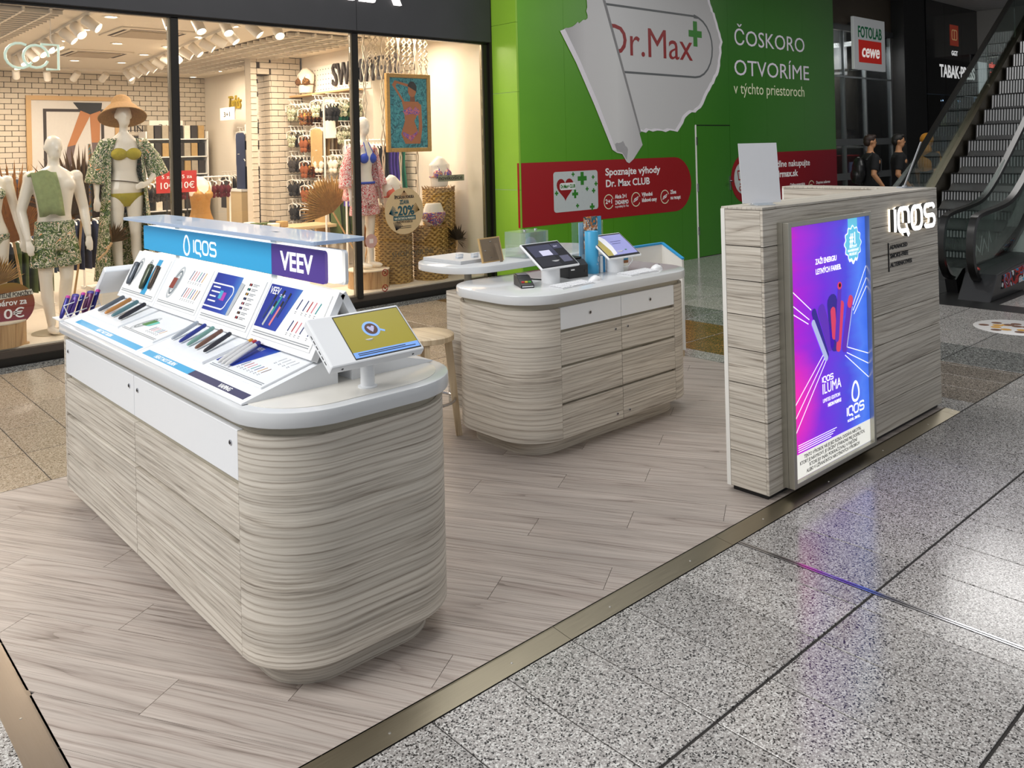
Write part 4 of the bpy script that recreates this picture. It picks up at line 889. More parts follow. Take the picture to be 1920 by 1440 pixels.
# ------------------------------------------------------------------ things on the raised shelf
SH = .982
ty = empty('display_tray', (3.49, 4.375, SH), math.radians(2), 'flat grey display tray with small clear blocks on raised shelf', 'tray')
box('tray_slab', (-.16, -.19, 0), (.16, .19, .022), plain('tray_grey', '#c3c4c6', .4), ty, .002)
for x, y in ((-.06, -.06), (.03, -.11), (.02, .03), (.11, -.02)): box('clear_block', (x - .022, y - .014, .022), (x + .022, y + .014, .036), ACRYL2, ty, .001)
pf_ = empty('standing_picture', (3.565, 4.125, SH), math.radians(4), 'wooden picture frame seen from its brown back on raised shelf', 'picture frame')
FRW = plain('frame_wood', '#c2a06c', .5); FRB = plain('frame_backboard', '#7b6a56', .7)
Mf = Matrix.Rotation(math.radians(-14), 3, 'X')
fr_ = box('backboard', (-.085, 0, .008), (.085, .006, .152), FRB, pf_, 0, (0, 0, 0), Mf)
for a, b in (((-.095, .001, 0), (-.083, .013, .16)), ((.083, .001, 0), (.095, .013, .16)), ((-.083, .001, 0), (.083, .013, .012)), ((-.083, .001, .148), (.083, .013, .16))): box('frame_rail', a, b, FRW, pf_, .001, (0, 0, 0), Mf)
box('strut', (-.012, -.004, 0), (.012, 0, .125), FRB, pf_, 0, (.02, -.05, .002), Matrix.Rotation(math.radians(-24), 3, 'X'))
for x, z in ((-.06, .075), (.05, .09), (0, .13), (-.02, .03)): box('clip', (x - .008, -.003, z), (x + .008, .0005, z + .005), SCREW, pf_, 0, (0, 0, 0), Mf)
ab = empty('acrylic_box', (3.90, 4.17, SH), math.radians(5), 'clear acrylic collection box with a rounded white card inside', 'box')
for a, b in (((-.12, -.09, 0), (.12, .09, .004)), ((-.12, -.09, .004), (-.116, .09, .165)), ((.116, -.09, .004), (.12, .09, .165)), ((-.116, .086, .004), (.116, .09, .165)), ((-.116, -.09, .004), (.116, -.086, .165)), ((-.12, -.09, .165), (.12, .09, .169))): box('acrylic_wall', a, b, ACRYL, ab)
flat('white_card', disc(.062, 24, 0, .068, .066), SHEET, ab, (-.045, -.075, .004), R_FRONT, .002)
for x in (-.02, .09): lathe('lid_knob', [(.010, 0), (.012, .008), (.0, .014)], CHROME, ab, (x, .0, .169), n=12)

# ------------------------------------------------------------------ stool
st = empty('bar_stool', (2.975, 4.085, .008), 0, 'round light wooden stool with chrome foot ring beside the counters', 'stool')
lathe('seat', [(.0, .618), (.165, .618), (.175, .610), (.175, .582), (.165, .578), (0, .578)], WOODL, st, n=32)
for k in range(4):
    a = PI / 4 + k * PI / 2 + .25; c_, s_ = math.cos(a), math.sin(a)
    mesh('leg', [(c_ * r0 - s_ * w, s_ * r0 + c_ * w, z) for z, r0, r1 in ((0, .175, .21), (.579, .115, .16)) for r0_, w in ((r0, -.014), (r0, .014), (r1, .014), (r1, -.014)) for r0 in (r0_,)], [(0, 1, 2, 3), (4, 7, 6, 5), (0, 4, 5, 1), (1, 5, 6, 2), (2, 6, 7, 3), (3, 7, 4, 0)], WOODL, st)
tube('foot_ring', [(.172 * math.cos(t), .172 * math.sin(t), .225) for t in [2 * PI * i / 32 for i in range(32)]], .009, CHROME, st, n=8, closed=True)

# ------------------------------------------------------------------ white corner screen with blue edge
cs = empty('corner_screen', (5.35, 4.28, .008), 0, 'low white corner screen with a blue top edge at the platform corner', 'screen')
def qc(x, y): return (x - 5.35, y - 4.28)
BE = plain('edge_blue', '#2e9bd6', .4)
box('back_board', (*qc(4.72, 4.345), .05), (*qc(5.60, 4.37), .885), WHITE_M, cs); box('edge_band', (*qc(4.72, 4.342), .885), (*qc(5.60, 4.373), .900), BE, cs)
prism('side_board', [(4.145 - 4.28, .05), (4.3445 - 4.28, .05), (4.3445 - 4.28, .885), (4.145 - 4.28, .775)], 'x', 5.575 - 5.35, 5.60 - 5.35, WHITE_M, cs)
prism('edge_band', [(4.142 - 4.28, .775), (4.3445 - 4.28, .8865), (4.3445 - 4.28, .900), (4.142 - 4.28, .788)], 'x', 5.572 - 5.35, 5.603 - 5.35, BE, cs)
box('base_rail', (*qc(4.74, 4.30), 0), (*qc(5.59, 4.36), .05), WOODL, cs); box('base_rail', (*qc(5.56, 4.15), 0), (*qc(5.59, 4.299), .05), WOODL, cs)
for x in (4.85, 5.05): lathe('post', [(.03, .05), (.03, .90)], WHITE_M, cs, (*qc(x, 4.30), 0), n=16)
# ------------------------------------------------------------------ green site hoarding
GR = ramp_mat('green_vinyl', [(0, rgb('#68ad1d')), (.08, rgb('#5c9e16')), (.30, rgb('#3f8410')), (.6, rgb('#2f6b1c')), (.8, rgb('#3d7030')), (1, rgb('#4a7642'))], 'x', 7.04, 15.0, rough=.38, noise=.04)  # print gradient plus the brighter lit left end, both put into the colour
GRB = plain('bright_green_vinyl', '#93c53a', .4, var=.06, scale=3)
RED = ramp_mat('red_vinyl', [(0, rgb('#a3121a')), (.5, rgb('#8f0f16')), (1, rgb('#7b1a28'))], 'x', 7.0, 15.0, rough=.4)
hw = empty('wall_hoarding', (0, 0, 0), kind='structure')
HY, HT = 7.6, 4.7
SE = [7.04, 7.84, 8.72, 9.5, 10.26, 10.62, 11.55, 12.64, 13.87, 15.0]
for i in range(len(SE) - 1):
    a, b = SE[i] + .0015, SE[i + 1] - .0015
    z0 = 0.0
    if SE[i] == 10.62: z0 = 2.005
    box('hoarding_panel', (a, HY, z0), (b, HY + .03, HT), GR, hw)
for z0, z1 in ((0, 1.2), (1.204, 2.4), (2.404, 3.25), (3.254, HT)): box('return_panel', (7.01, HY, z0), (7.039, 8.16, z1), GRB, hw)
box('hoarding_frame', (7.045, HY + .031, 0), (14.99, HY + .08, HT), DARK, hw)
box('hoarding_end', (14.97, HY + .03, 0), (15.0, 8.2, HT), GRB, hw)
dr = box('door_leaf', (10.655, HY + .004, .01), (11.548, HY + .03, 1.992), GR, hw)
box('door_frame', (10.622, HY - .006, 0), (10.652, HY + .03, 2.004), WHITE_M, hw); box('door_frame', (10.622, HY - .004, 1.993), (11.55, HY + .03, 2.004), BLACK, hw)
for z in (.35, 1.0, 1.7): box('hinge', (10.635, HY - .018, z), (10.66, HY - .006, z + .12), CHROME, dr)
box('handle_plate', (11.505, HY - .008, .98), (11.53, HY + .004, 1.2), CHROME, dr); tube('handle', [(11.517, HY - .008, 1.12), (11.517, HY - .05, 1.12), (11.42, HY - .05, 1.12)], .009, CHROME, dr, n=6)
def hp(name, pts, mat, off): return prism(name, pts, 'y', HY - off, HY - off + .0012, mat, hw)
# torn paper print with the logo
random.seed(3)
def jag(pts, amp, n=5):
    out = []
    for i in range(len(pts) - 1):
        a, b = pts[i], pts[i + 1]
        for k in range(n):
            t = k / n; out.append((a[0] + (b[0] - a[0]) * t + random.uniform(-amp, amp) * (k > 0), a[1] + (b[1] - a[1]) * t + random.uniform(-amp, amp) * (k > 0)))
    return out + [pts[-1]]
PAPER = ramp_mat('torn_paper_print', [(0, rgb('#d7d6d6')), (.5, rgb('#c9c8c8')), (1, rgb('#b9b7b8'))], 'x', 8.3, 11.4, rough=.5)
PAPF = ramp_mat('paper_fold_print', [(0, rgb('#a9a6a8')), (.3, rgb('#cfcdcd')), (.7, rgb('#d9d8d7')), (1, rgb('#c2c0c1'))], 'x', 7.8, 9.3, rough=.5)
PAPE = plain('paper_edge_print', '#e9e4ea', .5)
right = jag([(9.28, 1.90), (9.71, 1.92), (10.19, 1.90), (10.40, 2.12), (10.78, 2.26), (11.03, 2.54), (11.28, 2.83), (11.40, 3.30), (11.23, 3.66), (11.08, 3.93), (11.0, 4.4)], .02)
hp('torn_paper', right + [(8.3, 4.4), (8.3, 3.4), (8.6, 3.0)], PAPER, .0035)
inner = [(x - (.06 if x > 9.4 else 0), z + (.03 if z < 3 else 0)) for x, z in right]
hp('torn_paper_edge', [(x, z) for x, z in right] + inner[::-1], PAPE, .0052)
fold = jag([(8.28, 4.4), (8.29, 3.62), (8.30, 3.41), (8.05, 3.30), (7.77, 3.20)], .025) + [(8.06, 2.80), (8.39, 2.26), (8.73, 1.66), (8.82, 1.62), (8.93, 1.60), (9.02, 1.49), (9.07, 1.47), (9.16, 1.52), (9.37, 1.72), (9.31, 1.88), (8.60, 3.68), (8.5, 4.4)]
RDm = plain('logo_red', '#8f0b10', .45); GDm = plain('logo_green', '#2c7d1e', .45); LOGL = plain('logo_outline', '#5d6062', .5)
ht = lambda s_, size, mat, x, z, w=None, off=.0065, bold=0, al='LEFT': _ht(s_, size, mat, x, z, w, off, bold, al)
def _ht(s_, size, mat, x, z, w, off, bold, al):
    me = textdata(s_, size, al, 1, .0006, bold); wd_ = max(v.co.x for v in me.vertices) - min(v.co.x for v in me.vertices)
    o = link('lettering', me, mat, hw, (x, HY - off, z), R_FRONT)
    if w: o.scale.x = w / wd_
    return o
ht('Dr.Max', .60, RDm, 8.63, 2.965, 1.93, .0048, .0)
for a, b in (((-.165, -.05), (.165, .05)), ((-.05, -.19), (.05, .19))): box('plus_bar', (10.685 + a[0], HY - .0052 - (.0004 if a[0] < -.1 else 0), 3.375 + a[1]), (10.685 + b[0], HY - .004, 3.375 + b[1]), GDm, hw)
strokes('logo_outline', [([(8.4, 3.63), (10.66, 3.64)] + arc(10.66, 3.18, .46, 90, -90, 12) + [(8.6, 2.73)], False)], .03, .001, LOGL, hw, (0, HY - .0042, 0))
hp('paper_fold', fold, PAPF, .0085)
hp('paper_fold_edge', [(8.06, 2.80), (8.39, 2.26), (8.73, 1.66), (8.80, 1.66), (8.46, 2.30), (8.13, 2.84), (7.86, 3.23), (7.77, 3.20)], PAPE, .0098)
hp('paper_fold_shade', [(8.60, 3.68), (8.66, 3.68), (9.345, 1.90), (9.31, 1.88)], plain('fold_shadow_print', '#8b898a', .6), .006)
hp('paper_crease', jag([(8.78, 1.74), (8.95, 1.78), (9.05, 1.66)], .015, 4) + [(9.02, 1.52), (8.93, 1.62), (8.82, 1.64)], plain('crease_print', '#a8a6a8', .6), .0102)
CW = plain('lilac_white_print', '#e4dcea', .5); CY = plain('cream_print', '#e3e6c4', .5)
ht('ČOSKORO', .36, CW, 11.71, 3.285, 2.19, .004, 0); ht('OTVORÍME', .36, CW, 11.69, 2.80, 2.35, .004, 0); ht('v týchto priestoroch', .26, CY, 11.68, 2.505, 2.2, .004)
# red bands
red1 = [(7.042, .74), (10.12, .74)] + arc(10.10, 1.135, .395, -90, 90, 14) + [(7.042, 1.53)]
hp('red_band', red1, RED, .0035)
hp('red_band', [(15.0, 1.56), (11.95, 1.545)] + arc(11.93, 1.145, .385, 90, 270, 14) + [(15.0, .72)], RED, .0035)
box('red_return', (7.006, HY - .0005, .74), (7.0095, HY + .03, 1.53), RED, hw)
card = hp('club_card', rrect(7.59, .885, 8.42, 1.40, .04, 4), plain('card_silver', '#c3cbcb', .4), .0048)
def plus(x, z, s_):
    for a, b in (((-s_, -s_ * .35), (s_, s_ * .35)), ((-s_ * .35, -s_), (s_ * .35, s_))): box('card_plus', (x + a[0], HY - .0058 - (.0003 if a[0] == -s_ else 0), z + a[1]), (x + b[0], HY - .0048, z + b[1]), GDm, hw)
for x, z, s_ in ((8.12, 1.30, .085), (7.98, 1.105, .055), (7.95, 1.36, .028), (8.33, 1.31, .026), (8.21, 1.16, .028), (8.335, 1.13, .032), (7.64, 1.13, .03), (8.02, .95, .028), (8.30, .92, .045), (8.385, 1.22, .03)): plus(x, z, s_)
heart = [(7.80 + .155 * (16 * math.sin(t) ** 3) / 16, 1.19 + .15 * (13 * math.cos(t) - 5 * math.cos(2 * t) - 2 * math.cos(3 * t) - math.cos(4 * t)) / 15) for t in [2 * PI * i / 36 for i in range(36)]]
hp('card_heart', heart, RDm, .0060); hp('card_label', rrect(7.70, 1.165, 7.99, 1.255, .03, 4), plain('card_white', '#e6e8e8', .4), .0072); ht('Dr.Max+ CLUB', .062, GDm, 7.715, 1.19, .265, .0085, .002)
ht('Spoznajte výhody', .135, INK_W, 8.575, 1.32, 1.18, .005, .003); ht('Dr. Max CLUB', .135, INK_W, 8.575, 1.165, .93, .005, .003)
for x, t1, t2, w1, w2 in ((8.63, 'Akcia 2+1', 'ZADARMO', .24, .28), (9.20, 'Výhodné', 'klubové ceny', .24, .33), (9.85, 'Zľava', 'na recept', .14, .24)):
    strokes('round_icon', [(arc(x, .965, .095, 20, 330, 18), False)], .012, .001, CY, hw, (0, HY - .0048, 0)); ht(t1, .075, INK_W, x + .13, 1.0, w1, .005, .002); ht(t2, .075, INK_W, x + .13, .92, w2, .005, .002)
ht('2+1', .085, INK_W, 8.565, .94, .13, .005, .002); ht('na produkty Dr. Max', .045, INK_W, 8.76, .875, .28, .005)
for x in (9.20, 9.85): strokes('ticket_icon', [([(x - .05, .93), (x + .03, .96), (x + .05, 1.0), (x - .03, .97)], True), ([(x - .02, .955), (x + .02, .975)], False)], .010, .001, INK_W, hw, (0, HY - .0048, 0))
hp('cart_disc', disc(.255, 32, 11.885, 1.155), plain('disc_grey', '#b9c0c0', .4), .005)
strokes('cart_icon', [([(12.05, 1.36), (12.0, 1.345), (11.96, 1.06), (11.78, 1.06)], False), ([(11.73, 1.27), (11.96, 1.27), (11.945, 1.13), (11.755, 1.13)], True)], .02, .001, RDm, hw, (0, HY - .0065, 0))
for x in (11.80, 11.93): strokes('cart_wheel', [(disc(.03, 12, x, .99), True)], .016, .001, RDm, hw, (0, HY - .0065, 0))
ht('Pohodlne nakupujte', .155, INK_W, 12.52, 1.295, 1.48, .005, .002); ht('na drmax.sk', .155, INK_W, 12.66, 1.125, .93, .005, .004)
for x, t1, t2 in ((13.32, 'Online rezervácia', 'liekov'), (14.22, 'Doprava zadarmo', 'od 19,90 €')): ht(t1, .07, INK_W, x, .955, .5, .005, .001); ht(t2, .07, INK_W, x, .87, .28, .005, .001)
strokes('truck_icon', [(arc(14.05, .92, .10, 30, 300, 12), False), ([(14.0, .88), (14.0, .95), (14.07, .95), (14.07, .88), (14.12, .86)], False)], .012, .001, CY, hw, (0, HY - .0048, 0))

# ------------------------------------------------------------------ photo shop, dark pier, tobacco shop beyond the hoarding
GREYC = plain('grey_ceiling', '#a9a7a4', .7, var=.03)
clg = box('ceiling', (9.5, -6.0, 4.78), (27, 8.4, 4.9), GREYC); tag(clg, kind='structure')
wf = box('wall_far', (26.9, -6, 0), (27.0, 8.4, 4.78), plain('far_wall_grey', '#5d5b59', .6, var=.2, scale=.6)); tag(wf, kind='structure')
bk = box('trim_1', (22.2, 6.6, 3.75), (27, 8.4, 4.775), plain('bulkhead_grey', '#9b9894', .7)); tag(bk, kind='structure')
DKP = plain('gloss_black_panel', '#0d0d10', .12, var=.1, coat=.4); MESHM = plain('mesh_brown', '#4a4036', .5, metal=.4, var=.5, scale=160)
wp = box('wall_photo_shop', (15.0, 9.1, 0), (19.2, 9.2, 4.78), plain('far_shop_wall', '#b5b2ac', .8, var=.15, scale=2)); tag(wp, kind='structure')
dp = box('wall_dark_pier', (18.10, 7.62, 0), (19.18, 8.6, 4.78), plain('matt_black', '#060607', .6)); tag(dp, kind='structure')
sf_ = empty('shop_front_glazing', (16.55, 7.9, 0), 0, 'photo shop glass front with steel rails below a mesh header', 'shop front')
box('mesh_header', (-1.54, -.02, 3.98), (1.54, .02, 4.775), MESHM, sf_); box('header_beam', (-1.54, -.06, 3.86), (1.54, .05, 3.975), DARK, sf_)
PANE = glass('shop_pane', (.86, .9, .92), .12, .01)
for x0, x1 in ((-1.53, -.62), (-.60, .30), (.32, 1.45)): box('glass_pane', (x0, -.006, .05), (x1, .006, 3.855), PANE, sf_)
for x in (-1.535, -.61, .31, 1.47): box('mullion', (x - .02, -.03, 0), (x + .02, .03, 3.858), plain('alu_grey', '#8a8d8f', .35, metal=.7), sf_)
for z in (.95, 1.62, 2.95): box('cross_rail', (-1.51, -.035, z), (1.45, -.008, z + (.03 if z > 2 else .13)), MATS['alu_grey'], sf_)
sg = empty('photo_sign', (16.2, 7.5, 3.56), 0, 'square backlit photo shop sign with green and red wording hung on the glass front', 'sign')
box('sign_panel', (-.66, -.03, -.5), (.66, .03, .5), plain('sign_silver', '#b7b9bb', .35, emit=.15), sg, .01)
for z in (-.45, .45): box('sign_hanger', (-.1, .03, z - .02), (.1, .36, z + .02), DARK, sg)
def fit(s_, size, w, mat, par, loc, bold=0, shear=0, rot=R_FRONT):
    me = textdata(s_, size, 'CENTER', 1, .002, bold, 1, shear); wd_ = max(v.co.x for v in me.vertices) - min(v.co.x for v in me.vertices); o = link('lettering', me, mat, par, loc, rot); o.scale.x = w / wd_; return o
fit('FOTOLAB', .30, 1.0, plain('sign_green', '#12603c', .4, emit=.15), sg, (0, -.033, .12), .006)
box('red_field', (-.48, -.034, -.36), (.48, -.0305, .07), plain('sign_red', '#b5251d', .4, emit=.25), sg); fit('cewe', .36, .74, plain('sign_white', '#f2efe9', .4, emit=.4), sg, (0, -.037, -.25), .006, .2)
# inside: shelf rack with framed pictures, grey roller panel, red order terminal
gp = box('roller_panel', (-.58, -.02, 0), (.58, .02, 1.55), plain('panel_taupe', '#6b645c', .8), None, 0, (17.45, 8.62, 1.95)); tag(gp, 'taupe roller blind hanging inside the photo shop', 'blind')
rk2 = empty('picture_shelf', (17.2, 8.7, 0), 0, 'white shelf rack inside the photo shop', 'shelf')
for z in (.35, .75, 1.15, 1.55): box('shelf_board', (-1.2, -.15, z), (1.5, .15, z + .04), WHITE_M, rk2)
for x in (-1.2, .2, 1.5): box('upright', (x - .02, .10, 0), (x + .02, .15, 2.0), WHITE_M, rk2)
PHM = [speckle('photo_print_%d' % i, [rgb(c) for c in cs_], 9) for i, cs_ in enumerate((('#2b2622', '#8d6a4a', '#d8cdbd', '#5a3a2a'), ('#7a4f2c', '#c9a06a', '#efe6d6', '#3a2a22'), ('#a02c30', '#d9c9c0', '#34506e', '#222222')))]
for i, (x, z, w, h, lb) in enumerate(((-.98, 1.59, .34, .28, 'dark framed photo on the upper photo shop shelf'), (-.35, 1.59, .55, .36, 'wide brown framed photo on the upper photo shop shelf'), (.55, 1.59, .36, .44, 'red framed photo on the upper photo shop shelf'), (-.9, 1.19, .5, .25, 'dark photo album on the middle photo shop shelf'))):
    e = empty('framed_photo', (17.2 + x, 8.66, z + .0001), 0, lb, 'photo'); box('photo_frame_rail', (-w / 2, -.012, 0), (w / 2, .012, h), plain('frame_%d' % i, ('#1d1a18', '#b98f52', '#e9e6e0', '#26272a')[i], .5), e, .003); box('photo_print', (-w / 2 + .03, -.015, .03), (w / 2 - .03, -.0125, h - .03), PHM[i % 3], e)
for k in range(14):
    x, z = -1.0 + (k % 7) * .2, (.39 if k < 7 else .79); c = random.choice(('#d8d2c6', '#7d8fa0', '#a9a39a', '#5b5e66', '#c2b28e')); o = box('paper_stack', (-.08, -.1, 0), (.08, .1, random.uniform(.08, .22)), plain('stack_' + c, c, .7), None, .003, (17.2 + x, 8.68, z)); tag(o, 'paper goods box on the lower photo shop shelf', 'box', 'boxes on the photo shop shelves')
rt = empty('order_terminal', (16.75, 8.25, 0), 0, 'red photo order terminal behind the glass front', 'terminal')
box('terminal_case', (-.27, -.15, 0), (.27, .15, 1.42), plain('terminal_red', '#a51f27', .4), rt, .02); box('terminal_screen', (-.19, -.158, .92), (.19, -.151, 1.28), plain('terminal_screen', '#aeb4e0', .3, emit=.5), rt)
lt = area('photo_shop_luminaire', (16.9, 8.4, 3.7), .8, 170, (1, .97, .93), sy=1.2)
# tobacco shop
tb = empty('wall_tobacco_shop', (0, 0, 0), kind='structure')
for i in range(3):
    x0, x1 = 19.2 + i * 1.0, 19.2 + (i + 1) * 1.0 - .006
    box('black_panel', (x0, 7.6, 2.70), (x1, 7.65, 4.775), DKP, tb)
    box('shop_pane', (x0, 7.61, .1), (x1, 7.63, 2.695), glass('tinted_pane_%d' % i, (.55, .66, .78), .2, .01), tb)
box('back_wall', (19.2, 8.35, 0), (23.4, 8.4, 4.7), plain('blue_back_wall', '#39465a', .7, var=.4, scale=3), tb)
for k in range(16):
    z, x = .5 + (k // 4) * .5, 19.95 + (k % 4) * .62; c = random.choice(('#c9b24a', '#2f7fb0', '#d8d8d8', '#a3402f', '#3a8f88')); o = box('magazine_stack', (-.2, -.1, 0), (.2, .1, .34), plain('mag_' + c, c, .6, emit=.25), None, .004, (x, 8.12, z)); tag(o, 'bright magazine stack on the tobacco shop shelves', 'magazines', 'magazines inside the tobacco shop')  # magazines get a faint painted glow of their own; they are no lamps
msh = empty('magazine_rack', (20.9, 8.17, 0), 0, 'dark rack of magazines inside the tobacco shop', 'rack')
for z in (.46, .96, 1.46, 1.96): box('rack_board', (-1.25, -.22, z), (1.25, .15, z + .039), DARK, msh)
for x in (-1.25, 1.25): box('rack_side', (x - .02, -.2, 0), (x + .02, .15, 2.4), DARK, msh)
area('tobacco_shop_luminaire', (20.9, 7.85, 2.6), 1.5, 40, (.8, .9, 1), sy=.3)
txw = plain('sign_letters_white', '#eeeeee', .4, emit=.5)
fit('TABAK·PRESS', .40, 2.1, txw, tb, (20.92, 7.597, 3.10), .008); fit('GGT', .15, .36, txw, tb, (20.75, 7.597, 3.62), .004)
box('emblem_plate', (20.50, 7.592, 3.84), (20.99, 7.5995, 4.32), plain('emblem_red', '#9c3a28', .4, emit=.2), tb); strokes('emblem_mark', [(rrect(20.6, 3.98, 20.89, 4.2, .05), True), ([(20.74, 3.98), (20.74, 4.2)], False)], .025, .004, plain('emblem_gold', '#c9a070', .4, emit=.2), tb, (0, 7.592, 0))
rs = empty('red_lit_sign', (22.6, 7.4, 3.15), 0, 'small red lit words hanging near the tobacco shop', 'sign')
box('sign_plate', (-.35, 0, -.18), (.35, .02, .62), DKP, rs); RL_ = plain('red_lit', '#ff5a4a', .4, emit=1.2); fit('nákup', .2, .5, RL_, rs, (0, -.003, .25)); fit('čip', .2, .3, RL_, rs, (-.08, -.003, .0)); box('sign_rod', (-.01, .0, .62), (.01, .02, .6), DARK, rs)
for i, (x, y, z) in enumerate(((17.0, 6.6, 4.78), (18.0, 6.2, 4.78), (23.3, 7.2, 3.75), (25.0, 7.2, 3.75))):
    e = empty('downlight', (x, y, z), 0, 'recessed ceiling downlight over the far shops', 'lamp', 'downlights over the far shops'); lathe('downlight_ring', [(.12, 0), (.12, -.015), (.10, -.02), (.09, 0)], WHITE_M, e, n=20); lathe('downlight_lens', [(.09, -.004), (.0, -.006)], plain('lamp_lens', '#fff8ee', .4, emit=6), e, n=16)
# ------------------------------------------------------------------ escalator
es = empty('escalator', (11.6, 4.25, 0), 0, 'black escalator with ribbed steps and glass sides rising beyond the partition', 'escalator')
def qe(x, y, z): return (x - 11.6, y - 4.25, z)
m, nt, b = _new('ribbed_step'); N = nt.nodes; L = nt.links
tc = N.new('ShaderNodeTexCoord'); wv = N.new('ShaderNodeTexWave'); wv.bands_direction = 'Y'; wv.inputs['Scale'].default_value = 8.0; wv.inputs['Distortion'].default_value = 0
L.new(tc.outputs['Object'], wv.inputs['Vector'])
rp = N.new('ShaderNodeValToRGB'); rp.color_ramp.elements[0].color = (.012, .012, .014, 1); rp.color_ramp.elements[1].color = (.34, .34, .35, 1); L.new(wv.outputs['Fac'], rp.inputs[0]); L.new(rp.outputs[0], b.inputs['Base Color'])
b.inputs['Metallic'].default_value = .6; b.inputs['Roughness'].default_value = .4; bp = N.new('ShaderNodeBump'); bp.inputs['Strength'].default_value = .6; bp.inputs['Distance'].default_value = .01; L.new(wv.outputs['Fac'], bp.inputs['Height']); L.new(bp.outputs['Normal'], b.inputs['Normal'])
RIB = m
SKIRT = brushed('escalator_skirt', rgb('#6b6355'), .35, 'y'); TRUSS = plain('escalator_black', '#0c0c0e', .4); RAILM = plain('handrail_rubber', '#121110', .28, var=.1)
BGL = glass('balustrade_glass', (.80, .86, .84), .05, .01)
ya, yb = 3.82, 4.80
SL = .682; XS = 11.46
# steps: rounded riser and tread
prof = [(-.028, -.0)] + [(-.0 + .03 * math.sin(t), .0 + .2 - .2 * math.cos(t)) for t in ()] + [(-.012, .10), (.0, .18), (.006, .225), (.016, .235), (.372, .235), (.372, .19), (.05, .0)]
me = prismdata('step', prof, 'y', 0, yb - ya); me.materials.append(RIB)
trd = boxdata('tread', (.0, .002, .236), (.345, yb - ya - .002, .240)); trd.materials.append(TRUSS)
for k in range(15): stp = link('step', me, None, es, qe(XS + k * .344, ya, .0 + k * .2346 + .03)); link('tread', trd, None, stp)
lp = box('landing_plate', (9.12, 2.2, -.019), (9.45, 5.0, .004), plain('landing_plate', '#2c2c2d', .35, metal=.5, var=.3, scale=120), floor); box('comb_plate', qe(9.62, 3.77, -.003), qe(XS + .02, 4.83, .006), MATS['landing_plate'], es); box('landing_plate', (9.451, 3.1, -.019), (10.5, 5.0, .003), MATS['landing_plate'], floor)
def rail_pts(x0, top, y, far):
    """handrail path: newel loop at the foot, level, curve, incline"""
    pts = [(x0 + .32, y, .16), (x0 + .10, y, .22), (x0 - .02, y, .40), (x0 - .02, y, .62), (x0 + .06, y, .80), (x0 + .22, y, .875), (x0 + .9, y, .93), (x0 + 1.25, y, 1.0), (x0 + 1.6, y, 1.16), (x0 + 2.0, y, 1.40)]
    return pts + [(x0 + 2.0 + t, y, 1.40 + t * SL * (.95)) for t in (.8, 2, 3.5, 5.2)]
def band(pts, w, h):
    """rounded rectangular handrail section swept in the XZ plane"""
    rings_ = []
    for i, p in enumerate(pts):
        a, c = pts[max(0, i - 1)], pts[min(len(pts) - 1, i + 1)]; t = Vector((c[0] - a[0], 0, c[2] - a[2])).normalized(); n_ = Vector((-t.z, 0, t.x)); P_ = Vector(p)
        sec = [(-w, -h * .6), (-w * .8, h), (w * .8, h), (w, -h * .6), (w * .6, -h), (-w * .6, -h)]
        rings_.append([tuple(P_ + Vector((0, u, 0)) + n_ * v_) for u, v_ in sec])
    return rings_
def smooth_path(pts, n=4):
    out = []
    for i in range(len(pts) - 1):
        p0, p1, p2, p3 = [Vector(pts[max(0, min(len(pts) - 1, j))]) for j in (i - 1, i, i + 1, i + 2)]
        for k in range(n):
            t = k / n; out.append(tuple(.5 * ((2 * p1) + (-p0 + p2) * t + (2 * p0 - 5 * p1 + 4 * p2 - p3) * t * t + (-p0 + 3 * p1 - 3 * p2 + p3) * t ** 3)))
    return out + [pts[-1]]
